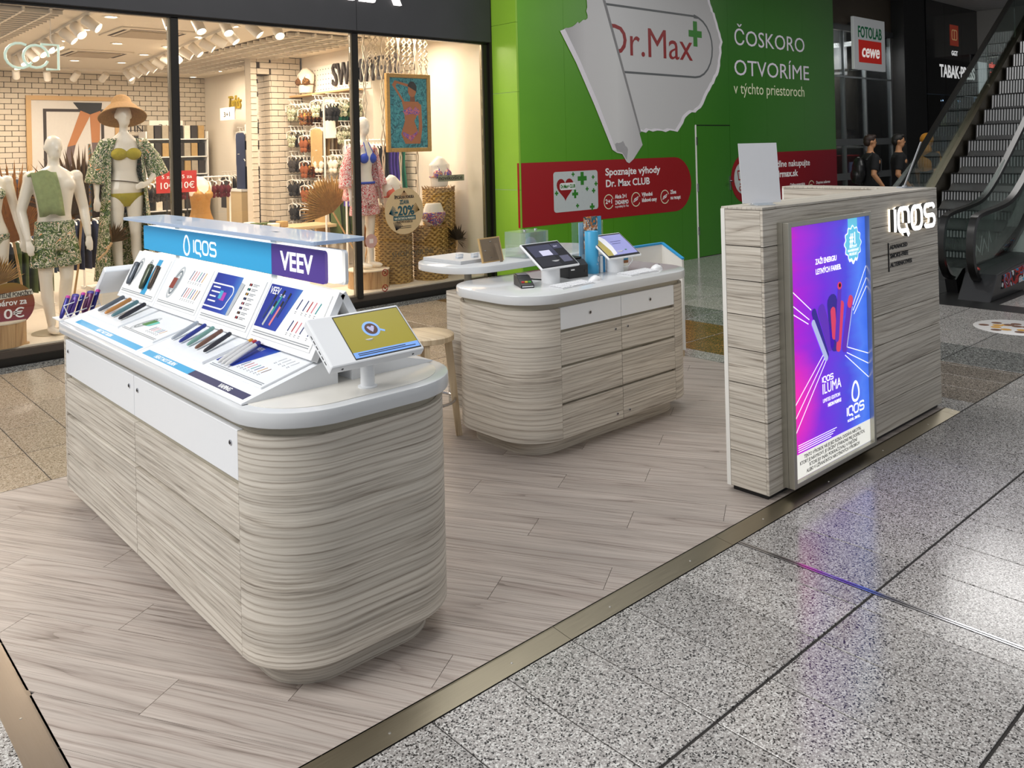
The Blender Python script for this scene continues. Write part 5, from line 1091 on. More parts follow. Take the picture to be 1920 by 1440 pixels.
def balustrade(y, x0):
    pts = smooth_path([qe(*p) for p in rail_pts(x0, .93, y, 0)])
    loft('handrail', band(pts, .04, .022), RAILM, es)
    outl = [(p[0] + (.05 if p[2] < .84 and p[0] < x0 - 11.6 + .3 else 0), p[2] - .02) for p in pts if True]
    lower = [(x0 - 11.6 + 7.2, 1.40 + 5.2 * SL * .95 - 1.0), (x0 - 11.6 + 2.0, .42), (x0 - 11.6 + 1.1, .2), (x0 - 11.6 + .35, .2)]
    # glass in panes
    cuts = [0, 1.15, 2.3, 3.6, 4.9, 6.2, 7.2]
    for a, c in zip(cuts[:-1], cuts[1:]):
        up = [q_ for q_ in outl if a <= q_[0] - (x0 - 11.6) <= c and q_[1] > .1] if a > 0 else [q_ for q_ in outl if q_[0] - (x0 - 11.6) <= c]
        def zt(xx):
            t = xx - (x0 - 11.6)
            return .91 if t < .9 else (.91 + (t - .9) * .42 if t < 2 else 1.38 + (t - 2) * SL * .95)
        def zb(xx):
            t = xx - (x0 - 11.6)
            return .2 if t < 1.1 else (.2 + (t - 1.1) * .25 if t < 2 else .42 + (t - 2) * SL * .95)
        A_, C_ = x0 - 11.6 + a + (.004 if a else .06), x0 - 11.6 + c - .004
        if a == 0: poly = [(A_ + .25, .2), (C_, zb(C_)), (C_, zt(C_)), (A_ + .25, .86), (A_ + .06, .74), (A_, .55), (A_ + .03, .38)]
        else: poly = [(A_, zb(A_)), (C_, zb(C_)), (C_, zt(C_)), (A_, zt(A_))]
        prism('glass_pane', poly, 'y', y - 4.25 - .006, y - 4.25 + .006, BGL, es)
    up = .30 if y > 4.5 else 0
    sk = [(x0 - 11.6 + .25, .0), (x0 - 11.6 + 1.5, .0), (x0 - 11.6 + 2.3, .30), (x0 - 11.6 + 7.2, .30 + 4.9 * SL * .95), (x0 - 11.6 + 7.2, .58 + up + 4.9 * SL * .95), (x0 - 11.6 + 2.2, .58 + up * .8), (x0 - 11.6 + 1.3, .27), (x0 - 11.6 + .4, .26), (x0 - 11.6 + .2, .16)]
    prism('skirt_panel', sk, 'y', y - 4.25 - .06, y - 4.25 + .06, SKIRT if y > 4.5 else TRUSS, es)
balustrade(4.90, 9.85); balustrade(3.70, 9.62)
prism('truss', [(10.4 - 11.6, -.0), (11.6 - 11.6, -.0), (18 - 11.6, 6.0 * SL), (18 - 11.6, 6.5 * SL - .9 + .9), (11.2 - 11.6, .02)], 'y', ya - 4.25 + .03, yb - 4.25 - .03, TRUSS, es)
# neighbouring flight: only its newel end stands in view
e2 = empty('down_escalator', (10.2, 3.3, 0), 0, 'foot of the neighbouring escalator with black handrail loop and advert deck', 'escalator')
def q2e(x, y, z): return (x - 10.2, y - 3.3, z)
pts = smooth_path([q2e(*p) for p in rail_pts(9.55, .95, 3.38, 0)]); loft('handrail', band(pts, .045, .024), RAILM, e2)
prism('glass_pane', [(9.75 - 10.2, .22), (12.0 - 10.2, .42), (12.0 - 10.2, 1.40), (11.1 - 10.2, 1.04), (10.4 - 10.2, .90), (9.72 - 10.2, .83), (9.6 - 10.2, .6), (9.62 - 10.2, .36)], 'y', .074, .086, BGL, e2)
prism('newel_deck', [(9.50 - 10.2, 0), (9.74 - 10.2, .26), (10.2 - 10.2, .30), (11.2 - 10.2, .34), (12.6 - 10.2, 1.05), (12.6 - 10.2, 0)], 'y', 3.20 - 3.3, 3.52 - 3.3, plain('newel_black', '#1d1d20', .35, coat=.3), e2, bevel=.01)
ADV = speckle('advert_print', [rgb('#1c86b8'), rgb('#b3302a'), rgb('#1a1a22'), rgb('#e6e6ea'), rgb('#57c0e0')], 5)
mesh('deck_advert', [(9.85 - 10.2, 3.19 - 3.3, .10), (11.6 - 10.2, 3.19 - 3.3, .12), (11.6 - 10.2, 3.19 - 3.3, .50), (10.6 - 10.2, 3.19 - 3.3, .28), (9.9 - 10.2, 3.19 - 3.3, .24), (9.85 - 10.2, 3.199 - 3.3, .10), (11.6 - 10.2, 3.199 - 3.3, .12), (11.6 - 10.2, 3.199 - 3.3, .50), (10.6 - 10.2, 3.199 - 3.3, .28), (9.9 - 10.2, 3.199 - 3.3, .24)], [(0, 1, 2, 3, 4), (5, 9, 8, 7, 6), (0, 5, 6, 1), (1, 6, 7, 2), (2, 7, 8, 3), (3, 8, 9, 4), (4, 9, 5, 0)], ADV, e2)
for x, y in ((9.62, 3.52), (9.60, 3.30)): pass
lathe('stop_button', [(.05, 0), (.05, .012), (.035, .025), (0, .028)], plain('button_red', '#d42a22', .3, emit=.4), e2, q2e(9.83, 3.45, .285), n=16)
box('direction_post', q2e(9.70, 3.36, .26), q2e(9.72, 3.40, .30), CHROME, e2)
# hand-printed warning panel between the newels
pn = empty('warning_panel', (10.35, 3.56, 0), 0, 'clear upright panel with white drawn figures between the escalator newels', 'panel')
prism('clear_sheet', [(-.42, .30), (.42, .30), (.42, .82), (-.42, .82)], 'y', -.004, .004, BGL, pn); box('panel_foot', (-.40, -.03, 0), (.40, .03, .30), MATS['newel_black'], pn)
for pts_ in ([(-.2, .36), (-.15, .5), (-.05, .42), (.02, .6)], [(.0, .38), (.08, .55), (.16, .44)], [(-.3, .36), (-.28, .66)], [(.2, .4), (.24, .62), (.3, .5)]): strokes('drawn_figure', [(pts_, False)], .02, .001, INK_W, pn, (0, -.0045, 0))
for z in (.42, .54, .66): flat('pictogram', disc(.035, 14), INK_W, pn, (-.34, -.0042, z), R_FRONT, .001)
# round floor sticker
fs_ = empty('floor_sticker', (8.42, 2.62, 0), math.radians(30), 'round white floor sticker with printed cakes on the stone floor', 'sticker')
lathe('sticker_disc', [(.0, .0025), (.34, .0025), (.345, 0)], plain('sticker_white', '#d8d6d6', .4), fs_, n=36)
for k in range(14):
    a = k * 2.4; r_ = .08 + .17 * ((k * 37) % 10) / 10; flat('printed_patch', disc(.045, 8), MATS['stick_brown'] if k % 3 else MATS['stick_amber'], fs_, (r_ * math.cos(a), r_ * math.sin(a) + .06, .0026 + k * .00003), I3, .0004)
for k in range(2): strokes('printed_line', [([(-.2, -.14 - k * .06), (.2, -.14 - k * .06)], False)], .025, .0004, INK_K, fs_, (0, 0, .0027), I3)
# ------------------------------------------------------------------ lingerie shop: shell
WARMW = plain('warm_white_plaster', '#e6dccb', .8, var=.02); SHOPF = plain('pale_shop_tile', '#d9cdbd', .3, var=.03, scale=2); FASC = plain('fascia_anthracite', '#38383b', .5, var=.12, scale=4)
BRICK = plain('white_painted_brick', '#d8ccb9', .8, var=.08, scale=7, bump=.3); MORT = plain('dark_mortar', '#4a4037', .9)
FZ, CZ = .12, 3.2
sfl = box('floor_shop', (-.5, 8.1, .0), (9.2, 16.3, FZ - .003), MORT); tag(sfl, kind='structure')
for i in range(7):
    for j in range(4):
        x0, y0 = .0 + i * 1.2, 8.78 + j * 1.2
        if x0 < 7.2: box('shop_tile', (x0 + .002, y0 + .002, FZ - .01), (x0 + 1.198, y0 + 1.198, FZ), SHOPF, sfl)
box('display_ledge', (-.5, 8.16, FZ - .003), (7.0, 8.775, FZ + .012), plain('ledge_cream', '#eadfca', .5, var=.02), sfl)
scl = box('ceiling_shop', (-.5, 8.2, CZ), (9.2, 16.3, CZ + .1), WARMW); tag(scl, kind='structure')
wb = box('wall_shop_back', (-.5, 16.03, FZ), (9.2, 16.2, CZ), MORT); tag(wb, kind='structure')
bme = boxdata('brick', (-.098, -.014, -.041), (.098, .014, .041), .004, 1); bme.materials.append(BRICK)
bhalf = boxdata('brick', (-.047, -.014, -.041), (.047, .014, .041), .004, 1); bhalf.materials.append(BRICK)
spots_ = []
for r_ in range(34):
    z = CZ - .05 - r_ * .09
    for c_ in range(30):
        x = 2.1 + c_ * .206 + (.103 if r_ % 2 else 0)
        if 3.66 < x < 4.90 and 1.2 < z < 2.72: continue
        if x > 6.9 and x < 7.5: continue
        spots_.append((x, z))
spots_.sort(key=lambda p: (-p[1], p[0]))
vis = [p for p in spots_ if p[0] < 6.95 and p[1] > 1.2]; late = [p for p in spots_ if not (p[0] < 6.95 and p[1] > 1.2)]
for x, z in vis[:298]: link('brick', bme, None, wb, (x, 16.016, z))
o = join('brick_field', [boxdata('b', (x - .098, 16.002, z - .041), (x + .098, 16.03, z + .041)) for x, z in vis[298:] + late], BRICK, wb); o['kind'] = 'stuff'
# brick portal and pier
pil = empty('wall_brick_portal', (0, 0, 0), kind='structure')
box('pier_core', (6.005, 12.03, FZ), (6.46, 12.4, CZ - .001), MORT, pil); box('post_core', (5.66, 12.03, FZ), (5.75, 12.2, CZ - .001), BRICK, pil); box('lintel_core', (5.75, 12.03, 2.93), (6.005, 12.4, CZ - .001), MORT, pil)
for r_ in range(34):
    z = CZ - .05 - r_ * .09
    for c_ in range(3):
        x = 6.09 + c_ * .206 - (.103 if r_ % 2 else 0)
        w0, w1 = max(5.98, x - .098), min(6.47, x + .098)
        if w1 - w0 < .03: continue
        full = abs((w1 - w0) - .196) < .001
        if full: link('brick', bme, None, pil, (x, 12.014, z))
        else: box('brick', (w0, 12.0, z - .041), (w1, 12.028, z + .041), BRICK, pil)
    link('brick', bhalf, None, pil, (5.705, 12.014, z))
    for c_ in range(2): link('brick', bme, None, pil, (5.99, 12.13 + c_ * .206, z), (0, 0, PI / 2))
    if z > 2.95:
        link('brick', bme, None, pil, (5.88 + (.03 if r_ % 2 else -.02), 12.016, z))
pr2 = empty('wall_brick_pier', (0, 0, 0), kind='structure')
box('pier_core', (6.93, 9.55, FZ), (7.0, 10.0, CZ - .001), MORT, pr2)
for r_ in range(34):
    z = CZ - .05 - r_ * .09
    for c_ in range(2): link('brick', bme, None, pr2, (6.916, 9.66 + c_ * .206 + (.05 if r_ % 2 else 0), z), (0, 0, PI / 2))
wr = empty('wall_shop_right', (0, 0, 0), kind='structure')
box('cheek', (6.90, 8.16, FZ), (7.0, 9.55, CZ), WARMW, wr); box('wall_plaster', (6.5, 10.0, FZ), (6.92, 12.0, CZ), WARMW, wr); box('pegboard', (6.48, 10.02, 2.60), (6.499, 11.98, 3.02), plain('pegboard_white', '#ece6da', .7, var=.03), wr)
box('wall_plaster', (6.6, 12.4, FZ), (6.7, 15.99, CZ), WARMW, wr)
for k in range(3):
    for j in range(24): pass
join('peg_hole_grid', [boxdata('h', (6.476, 10.1 + j * .08, 2.66 + k * .075), (6.4795, 10.112 + j * .08, 2.672 + k * .075)) for j in range(23) for k in range(5)], MORT, wr)
# ------------------------------------------------------------------ shop front: mullions, panes, fascia
fr2 = empty('window_1', (0, 0, 0), kind='structure')
MUL = plain('mullion_black', '#26231f', .35, metal=.3); MULT = plain('mullion_bronze', '#8a7f6c', .4, metal=.5)
SGL = glass('shop_window_glass', (.985, .985, .98), .05, .008)
MX = [-.5, 1.07, 3.06, 5.04, 6.93]
for x in MX[1:]:
    box('mullion', (x - .035, 8.085, FZ - .02), (x + .035, 8.15, 3.03), MUL, fr2); box('mullion_trim', (x - .055, 8.10, FZ), (x - .036, 8.14, 3.03), MULT, fr2)
for a, c in zip(MX[:-1], MX[1:]): box('glass_pane', (a + .04, 8.105, .03), (c - .058, 8.115, 3.02), SGL, fr2)
box('base_rail', (-.5, 8.06, .0), (6.97, 8.12, .06), MUL, fr2); box('head_rail', (-.5, 8.085, 3.021), (6.97, 8.15, 3.05), MUL, fr2)
fas = box('wall_fascia', (-.5, 8.05, 3.045), (6.985, 8.19, 4.8), FASC); tag(fas, kind='structure')
box('fascia_panel', (5.04, 8.04, 3.05), (6.985, 8.0495, 4.8), FASC, fas); box('fascia_panel', (1.07, 8.04, 3.05), (5.034, 8.0495, 4.8), FASC, fas)
LETL = plain('fascia_letters', '#fdf6f4', .4, emit=1.6)
me = textdata('CALZEDONIA', .62, 'RIGHT', 1.0, .02, .012); link('lettering', me, LETL, fas, (5.60, 8.02, 3.385), R_FRONT)
# cornice side of shop and corner trim near the hoarding
tr2 = box('trim_2', (6.972, 8.05, 0), (7.008, 8.16, 4.8), MUL); tag(tr2, kind='structure')
# ------------------------------------------------------------------ ceiling fittings
def shop_lamp(loc, power, col=(1, .85, .68), size=.5):
    l = bpy.data.lights.new('shop_luminaire', 'AREA'); l.energy = power; l.color = col; l.size = size; o = bpy.data.objects.new('shop_luminaire', l); COL.objects.link(o); o.location = loc
for x, y, pw in ((1.4, 9.4, 42), (3.2, 9.3, 46), (5.0, 9.1, 46), (6.2, 8.9, 34), (2.0, 12.0, 55), (4.2, 11.6, 60), (5.6, 11.0, 46), (3.2, 14.3, 65), (5.6, 14.2, 50)): shop_lamp((x, y, CZ - .06), pw)
LENS = plain('spot_lens', '#fff4dd', .4, emit=9)
SPW = plain('spot_white', '#e8e0d2', .45)
def dl(x, y):
    e = empty('shop_downlight', (x, y, CZ), 0, 'round recessed downlight in the lingerie shop ceiling', 'lamp', 'downlights in the shop ceiling'); lathe('trim_ring', [(.085, .0), (.085, -.008), (.065, -.01), (.06, 0)], SPW, e, n=16); lathe('lens', [(.06, -.004), (0, -.006)], LENS, e, n=12)
for px, py in ((208, 31), (158, 55), (112, 76), (75, 94), (40, 109), (220, 81), (140, 113), (228, 117), (270, 102), (315, 87), (437, 49), (375, 69), (362, 144), (410, 133), (460, 122), (580, 93), (652, 77)):
    p = on_z(px, py, CZ); 
    if p.y < 15.8: dl(p.x, p.y)
spot_d = lathedata('spot_body', [(.0, .0), (.05, .0), (.055, .01), (.055, .17), (.05, .175), (.045, .165)], 16); spot_d.materials.append(SPW)
lens_d = lathedata('spot_lens', [(.045, .166), (0, .167)], 12); lens_d.materials.append(LENS)
stem_d = tubedata('spot_stem', [(0, 0, 0), (0, 0, -.07)], .012, 6); stem_d.materials.append(SPW)
def track(p0, p1, n, aim, nm):
    e = empty('lamp_track', (0, 0, 0), 0, nm, 'lamp track'); d = (Vector(p1) - Vector(p0))
    a = math.atan2(d.y, d.x); o = box('rail', (0, -.018, -.03), (d.length, .018, 0), SPW, e, 0, (p0[0], p0[1], CZ - .001), (0, 0, a))
    for k in range(n):
        p = Vector(p0) + d * ((k + .5) / n); s_ = empty('spot_lamp', (p.x, p.y, CZ - .031), 0, 'white cylindrical spot lamp on the ' + nm.split(' with')[0], 'lamp', 'spots of the ' + nm.split(' with')[0])
        link('spot_stem', stem_d, None, s_); dv_ = Vector((aim[0] + random.uniform(-.4, .4), aim[1] + random.uniform(-.3, .3), -.8)).normalized()
        rq = Vector((0, 0, 1)).rotation_difference(dv_).to_euler(); h = link('spot_body', spot_d, None, s_, tuple(Vector((0, 0, -.07)) - dv_ * .05), rq); link('spot_lens', lens_d, None, h)
track((2.62, 9.0, 0), (2.86, 13.6, 0), 9, (.5, -.5), 'long track near the slatted ceiling field')
track((4.15, 9.15, 0), (4.75, 14.8, 0), 12, (.8, -.3), 'diagonal track across the middle of the shop')
track((3.0, 15.1, 0), (5.2, 15.1, 0), 5, (0, .8), 'cross track before the brick wall'); track((3.1, 8.75, 0), (4.6, 8.75, 0), 5, (.2, -.5), 'short track behind the window')
def cassette(x, y, lb):
    e = empty('air_cassette', (x, y, CZ), 0, lb, 'air conditioner'); box('cassette_frame', (-.42, -.42, -.02), (.42, .42, 0), WARMW, e, .006); box('cassette_grille', (-.28, -.28, -.035), (.28, .28, -.02), plain('grille_grey', '#b3a48e', .6, var=.2, scale=90), e, .004)
    for k in range(4): box('cassette_slot', (-.30, .32, -.0215), (.30, .36, -.019), MORT, e, 0, (0, 0, 0), (0, 0, k * PI / 2))
p = on_z(275, 62, CZ); cassette(p.x, p.y, 'square air cassette in the shop ceiling nearer the window'); p = on_z(175, 100, CZ); cassette(p.x, p.y, 'square air cassette in the shop ceiling further back')
SLT = plain('slat_dark', '#5b5145', .6)
def slats(name, x0, x1, y0, y1, n, lb):
    e = empty(name, ((x0 + x1) / 2, (y0 + y1) / 2, CZ), 0, lb, 'ceiling panel'); cx, cy = (x0 + x1) / 2, (y0 + y1) / 2
    box('recess_back', (x0 - cx, y0 - cy, -.008), (x1 - cx, y1 - cy, -.001), SLT, e)
    for k in range(n): y = y0 + (k + .5) * (y1 - y0) / n; box('slat', (x0 - cx, y - cy - .012, -.05), (x1 - cx, y - cy + .012, -.009), WARMW, e)
    for k in range(5): x = x0 + (k + .5) * (x1 - x0) / 5; box('cross_slat', (x - cx - .012, y0 - cy, -.048), (x - cx + .012, y1 - cy, -.0085), SPW, e)
slats('slatted_ceiling', 1.2, 2.4, 9.2, 12.2, 20, 'slatted grid field in the shop ceiling by the long track'); slats('slatted_ceiling', 4.95, 6.1, 9.4, 14.8, 30, 'slatted grid field in the shop ceiling before the brick portal')
# ------------------------------------------------------------------ posters
TAN = plain('poster_frame_tan', '#c9a473', .6); SKINP = plain('print_skin', '#b97b4c', .6); SKINL = plain('print_sock', '#6b5a58', .6); GREYP = plain('print_backdrop', '#d8d3cc', .6)
def leg_poster(x0, x1, z0, z1, y, lb, nm='legs_poster'):
    e = empty(nm, ((x0 + x1) / 2, y, z0), 0, lb, 'poster'); w, h = x1 - x0, z1 - z0; hw_ = w / 2
    for a, b in (((-hw_, 0), (-hw_ + .075, h)), ((hw_ - .075, 0), (hw_, h)), ((-hw_ + .075, h - .075), (hw_ - .075, h)), ((-hw_ + .075, 0), (hw_ - .075, .075))): box('frame_rail', (a[0], -.03, a[1]), (b[0], .02, b[1]), TAN, e)
    box('print', (-hw_ + .076, -.006, .076), (hw_ - .076, .01, h - .076), GREYP, e)
    strokes('printed_frame', [([(-hw_ * .62, .1), (-hw_ * .62, h * .86), (hw_ * .62, h * .86), (hw_ * .62, .1)], False)], .05, .001, plain('print_dark', '#3c332f', .6), e, (0, -.0075, 0))
    def P(*pts): return [(px_ * hw_, pz * h) for px_, pz in pts]
    flat('printed_briefs', P((-.02, .94), (.62, .94), (.60, .87), (.30, .80), (.12, .86)), INK_K, e, (0, -.009, 0)); 
    flat('printed_leg', P((.14, .86), (.36, .82), (.02, .52), (-.16, .50)), SKINP, e, (0, -.0092, 0)); flat('printed_leg', P((.34, .82), (.58, .86), (.55, .54), (.37, .54)), SKINP, e, (0, -.0092, 0))
    flat('printed_sock', P((.02, .52), (-.16, .50), (-.26, .20), (-.14, .20)), SKINL, e, (0, -.0094, 0)); flat('printed_sock', P((.55, .54), (.37, .54), (.42, .22), (.56, .22)), SKINL, e, (0, -.0094, 0))
leg_poster(3.54, 5.02, 1.05, 2.80, 15.97, 'framed poster of two legs in dark socks on the brick wall'); leg_poster(6.9, 8.0, 1.2, 2.85, 15.97, 'framed leg poster seen through the brick portal')
fz_ = empty('bikini_poster', (6.10, 8.60, 1.70), 0, 'gold rattan framed poster of a figure in bikini before the sea', 'poster')
GOLD = plain('rattan_gold', '#b98f45', .5, var=.35, scale=60, bump=.6)
w, h = .66, .96
for a, b in (((-w / 2, 0), (-w / 2 + .05, h)), ((w / 2 - .05, 0), (w / 2, h)), ((-w / 2 + .05, h - .05), (w / 2 - .05, h)), ((-w / 2 + .05, 0), (w / 2 - .05, .05))): box('frame_rail', (a[0], -.025, a[1]), (b[0], .025, b[1]), GOLD, fz_, .008)
box('print', (-w / 2 + .051, -.005, .051), (w / 2 - .051, .01, h - .051), speckle('sea_print', [rgb('#1f5a66'), rgb('#2f7f8c'), rgb('#4a99a2'), rgb('#27606e')], 16), fz_)
SKD, SKM, BIK = plain('print_tan_skin', '#a8663a', .6), plain('print_tan_dark', '#7a4526', .6), speckle('print_bikini', [rgb('#c23a2e'), rgb('#3a56b8'), rgb('#e0764a'), rgb('#7a3a8a')], 40)
def fp(nm, pts, m_, k): flat(nm, pts, m_, fz_, (0, -.0065 - k * .0006, 0), R_FRONT, .0005)
fp('printed_torso', [(-.10, .74 - .12), (.15, .62), (.14, .48), (.08, .38), (.13, .26), (.17, .10), (-.06, .10), (-.12, .22), (-.06, .38), (-.07, .50)], SKD, 0)
fp('printed_arm', [(-.08, .60), (-.02, .56), (-.19, .80), (-.17, .84), (.0, .80), (.02, .83), (-.20, .875), (-.24, .82)], SKD, 1); fp('printed_arm', [(.13, .62), (.19, .58), (.20, .30), (.17, .12), (.13, .14), (.15, .36)], SKD, 1)
fp('printed_head', [(.055 + .062 * math.cos(t), .76 + .085 * math.sin(t)) for t in [2 * PI * i / 18 for i in range(18)]], SKD, 2); fp('printed_hair', [(.055 + .07 * math.cos(t), .785 + .085 * math.sin(t)) for t in [PI * (-.15 + 1.05 * i / 10) for i in range(11)]], INK_K, 3); fp('printed_neck', [(.02, .62), (.10, .62), (.09, .72), (.03, .72)], SKM, 1)
fp('printed_bikini', [(-.09, .50), (.02, .56), (.06, .51), (.10, .56), (.17, .50), (.14, .45), (.05, .47), (-.05, .45)], BIK, 4); fp('printed_bikini', [(-.10, .25), (.03, .20), (.13, .26), (.12, .22), (.03, .13), (-.09, .20)], BIK, 4)
tube('hanging_cord', [(-.2, 0, h), (-.2, 0, CZ - 1.70)], .003, SPW, fz_, n=5); tube('hanging_cord', [(.2, 0, h), (.2, 0, CZ - 1.70)], .003, SPW, fz_, n=5)
# macrame hanging behind the poster
mc = empty('macrame_hanging', (6.03, 8.75, CZ), 0, 'cream knotted macrame hanging behind the bikini poster', 'wall hanging'); MCR = plain('macrame_cord', '#cdbfa8', .9)
for k in range(12):
    x = -.46 + k * .084; L_ = .55 if k % 3 else 2.2
    tube('macrame_cord', [(x + .03 * ((j % 2) * 2 - 1) * (j < 8), .02 * (j % 2), -.02 - j * L_ / 10) for j in range(11)], .009, MCR, mc, n=5); tube('macrame_cord', [(x - .03 * ((j % 2) * 2 - 1) * (j < 8), -.02 * (j % 2), -.02 - j * L_ / 10) for j in range(11)], .009, MCR, mc, n=5)
tube('macrame_rod', [(-.52, 0, -.015), (.52, 0, -.015)], .014, TAN, mc, n=6)
# wall lettering
wt = plain('dark_wall_letters', '#3d3631', .6)
me = textdata('SWIMWEAR', .46, 'LEFT', .72, .02, .004); o = link('lettering', me, wt, wr, (6.465, 11.02, 2.70), R_LEFT); o['label'] = 'dark wall lettering'
me = textdata('Tights', .34, 'LEFT', .62, .015, .003, 1, .3); link('lettering', me, plain('yellow_letters', '#b59a2c', .5), wr, (6.58, 14.9, 2.55), R_LEFT)
me = textdata('SOCKS', .42, 'LEFT', .5, .015, .003); link('lettering', me, wt, wr, (6.58, 14.1, 2.72), R_LEFT)
me = textdata('FITTING ROOMS', .17, 'LEFT', 1.0, .004, 0); link('lettering', me, wt, wb, (4.95, 15.99, 2.18), R_FRONT)
# fitting room curtains under the lettering
fc = empty('fitting_room_curtain', (5.75, 15.9, FZ), 0, 'beige and brown pleated curtains of the fitting rooms', 'curtain')
for k in range(14):
    x = -.62 + k * .09; lathe('curtain_fold', [(.05, .02), (.042, 1.0), (.05, 1.95)], plain('curtain_%d' % (k % 3), ('#b09a80', '#8d7860', '#cdbda6')[k % 3], .9), fc, (x, 0, 0), n=8)
box('curtain_rail', (-.7, -.02, 1.95), (.7, .02, 1.98), DARK, fc)
# ------------------------------------------------------------------ mannequins, garments and window props
MQ = plain('mannequin_cream', '#efe6d6', .3, var=.01, coat=.2)
def blob(c, r, n=14, m=8):
    me = lathedata('b', [(math.sin(PI * i / m), -math.cos(PI * i / m)) for i in range(m + 1)], n); me.transform(Matrix.Translation(c) @ Matrix.Diagonal((*r, 1))); return me
def body(name, mat, parent, J, fem=False, head=True, vox=.011, legs=True, arms=True):
    """one continuous figure facing -Y; J overrides the arm and leg joints"""
    D = []
    T = ([(.79, .085, .075), (.86, .165, .105), (.94, .168, .108), (1.04, .13, .088), (1.12, .112, .08), (1.22, .125, .092), (1.32, .145, .098), (1.40, .15, .085), (1.45, .10, .065), (1.49, .055, .05)] if fem else
         [(.80, .09, .08), (.87, .155, .105), (.96, .158, .108), (1.08, .14, .10), (1.20, .155, .108), (1.32, .18, .118), (1.41, .19, .108), (1.47, .13, .08), (1.51, .065, .06)])
    if not legs: T = [t for t in T if t[0] > (.80 if legs == 0 else .9)]
    if name == 'bust_form': T = [t for t in T if t[0] > 1.05]
    D.append(loftdata('t', [ell(0, 0, z, a, b, 18) for z, a, b in T]))
    if fem:
        for s in (-1, 1): D.append(blob((s * .066, -.07, 1.285), (.058, .055, .06)))
    else:
        for s in (-1, 1): D.append(blob((s * .082, -.075, 1.345), (.085, .045, .06)))
    nz = 1.47 if fem else 1.49
    k_ = .11 if head else .035; D.append(tubedata('n', [(0, .005, nz - .04), (0, .0, nz + k_ * .5), (0, -.006, nz + k_)], [.062 if not fem else .05, .05 if not fem else .041, .048 if not fem else .04], 12))
    if head:
        hz = nz + .19; D += [blob((0, -.005, hz + .02), (.073, .092, .098)), blob((0, -.03, hz - .045), (.055, .062, .07)), blob((0, -.095, hz - .01), (.012, .018, .028)), blob((.074, .005, hz), (.01, .02, .03)), blob((-.074, .005, hz), (.01, .02, .03))]
    if arms:
        for s, k in ((-1, 'R'), (1, 'L')):
            sh = (s * (.165 if fem else .195), .005, 1.395 if fem else 1.415); el = J.get('el' + k, (s * .235, .03, 1.12)); wr_ = J.get('wr' + k, (s * .25, -.03, .88)); 
            r = (.046, .037, .030, .022) if fem else (.056, .045, .038, .027)
            D.append(tubedata('a', [sh, tuple((Vector(sh) + Vector(el)) / 2), el, tuple((Vector(el) * .6 + Vector(wr_) * .4)), wr_], [r[0], r[0] * .9, r[1], r[2] * 1.12, r[3]], 12)); D.append(blob(sh, (r[0] * 1.12,) * 3))
            dv_ = (Vector(wr_) - Vector(el)).normalized(); hd = J.get('hd' + k); dv_ = Vector(hd).normalized() if hd else dv_
            side = dv_.cross(Vector((0, 1, 0))); side = side.normalized() if side.length > .2 else Vector((1, 0, 0))
            up_ = side.cross(dv_); pa = Vector(wr_) + dv_ * .045
            for u in (-.5, 0, .5): D.append(tubedata('p', [tuple(Vector(wr_) + side * u * .02), tuple(pa + side * u * .045 + dv_ * .03)], [.016, .015], 8))
            for f_, L_ in ((-1.5, .055), (-.5, .07), (.5, .075), (1.5, .066)):
                b0 = pa + side * f_ * .017 + dv_ * .025; b1 = b0 + dv_ * L_ * .5 + up_ * .006; b2 = b1 + dv_ * L_ * .5 + up_ * .018
                D.append(tubedata('f', [tuple(b0), tuple(b1), tuple(b2)], [.0095, .0092, .008], 8))
            tb_ = Vector(wr_) + dv_ * .02; D.append(tubedata('f', [tuple(tb_), tuple(tb_ - side * s * .03 + dv_ * .035), tuple(tb_ - side * s * .038 + dv_ * .07)], [.012, .0105, .009], 8))
    if legs:
        for s, k in ((-1, 'R'), (1, 'L')):
            hp_ = (s * .085, 0, .87); kn = J.get('kn' + k, (s * .09, -.015, .49)); an = J.get('an' + k, (s * .085, .02, .085)); mid = tuple(Vector(kn) * .62 + Vector(an) * .38 + Vector((0, .018, 0)))
            r = (.09, .07, .052, .05, .034) if fem else (.088, .072, .055, .053, .038)
            D.append(tubedata('l', [hp_, tuple((Vector(hp_) + Vector(kn)) / 2), kn, mid, an], list(r), 14))
            ft = Vector(an); D += [blob((ft.x + s * .008, ft.y - .06, ft.z - .045), (.04, .115, .033)), blob((ft.x, ft.y + .01, ft.z - .035), (.035, .045, .045))]
    o = join(name, D, mat, parent); m1 = o.modifiers.new('fuse', 'REMESH'); m1.mode = 'VOXEL'; m1.voxel_size = vox; m1.use_smooth_shade = True
    m2 = o.modifiers.new('soften', 'SMOOTH'); m2.factor = .5; m2.iterations = 6
    return o
def cloth(name, datas, mat, parent, vox=.012, it=4):
    o = join(name, datas, mat, parent); m1 = o.modifiers.new('fuse', 'REMESH'); m1.mode = 'VOXEL'; m1.voxel_size = vox; m1.use_smooth_shade = True; m2 = o.modifiers.new('soften', 'SMOOTH'); m2.factor = .5; m2.iterations = it; return o
def base_disc(parent, r=.17): lathe('base_plate', [(r, -.0), (r, .006), (.0, .008)], plain('base_steel', '#c9bda6', .3, metal=.6), parent, (0, .02, 0), n=28)
TROP = speckle('tropical_print', [rgb('#22381f'), rgb('#e4dcc0'), rgb('#5f7634'), rgb('#2c4426'), rgb('#e9e2cc'), rgb('#d98a3a')], 11, distort=3.5)
MUST = plain('mustard_rib', '#a99a24', .8, var=.2, scale=60); SAGE = plain('sage_towel', '#8f9a66', .95, var=.25, scale=28, bump=1)
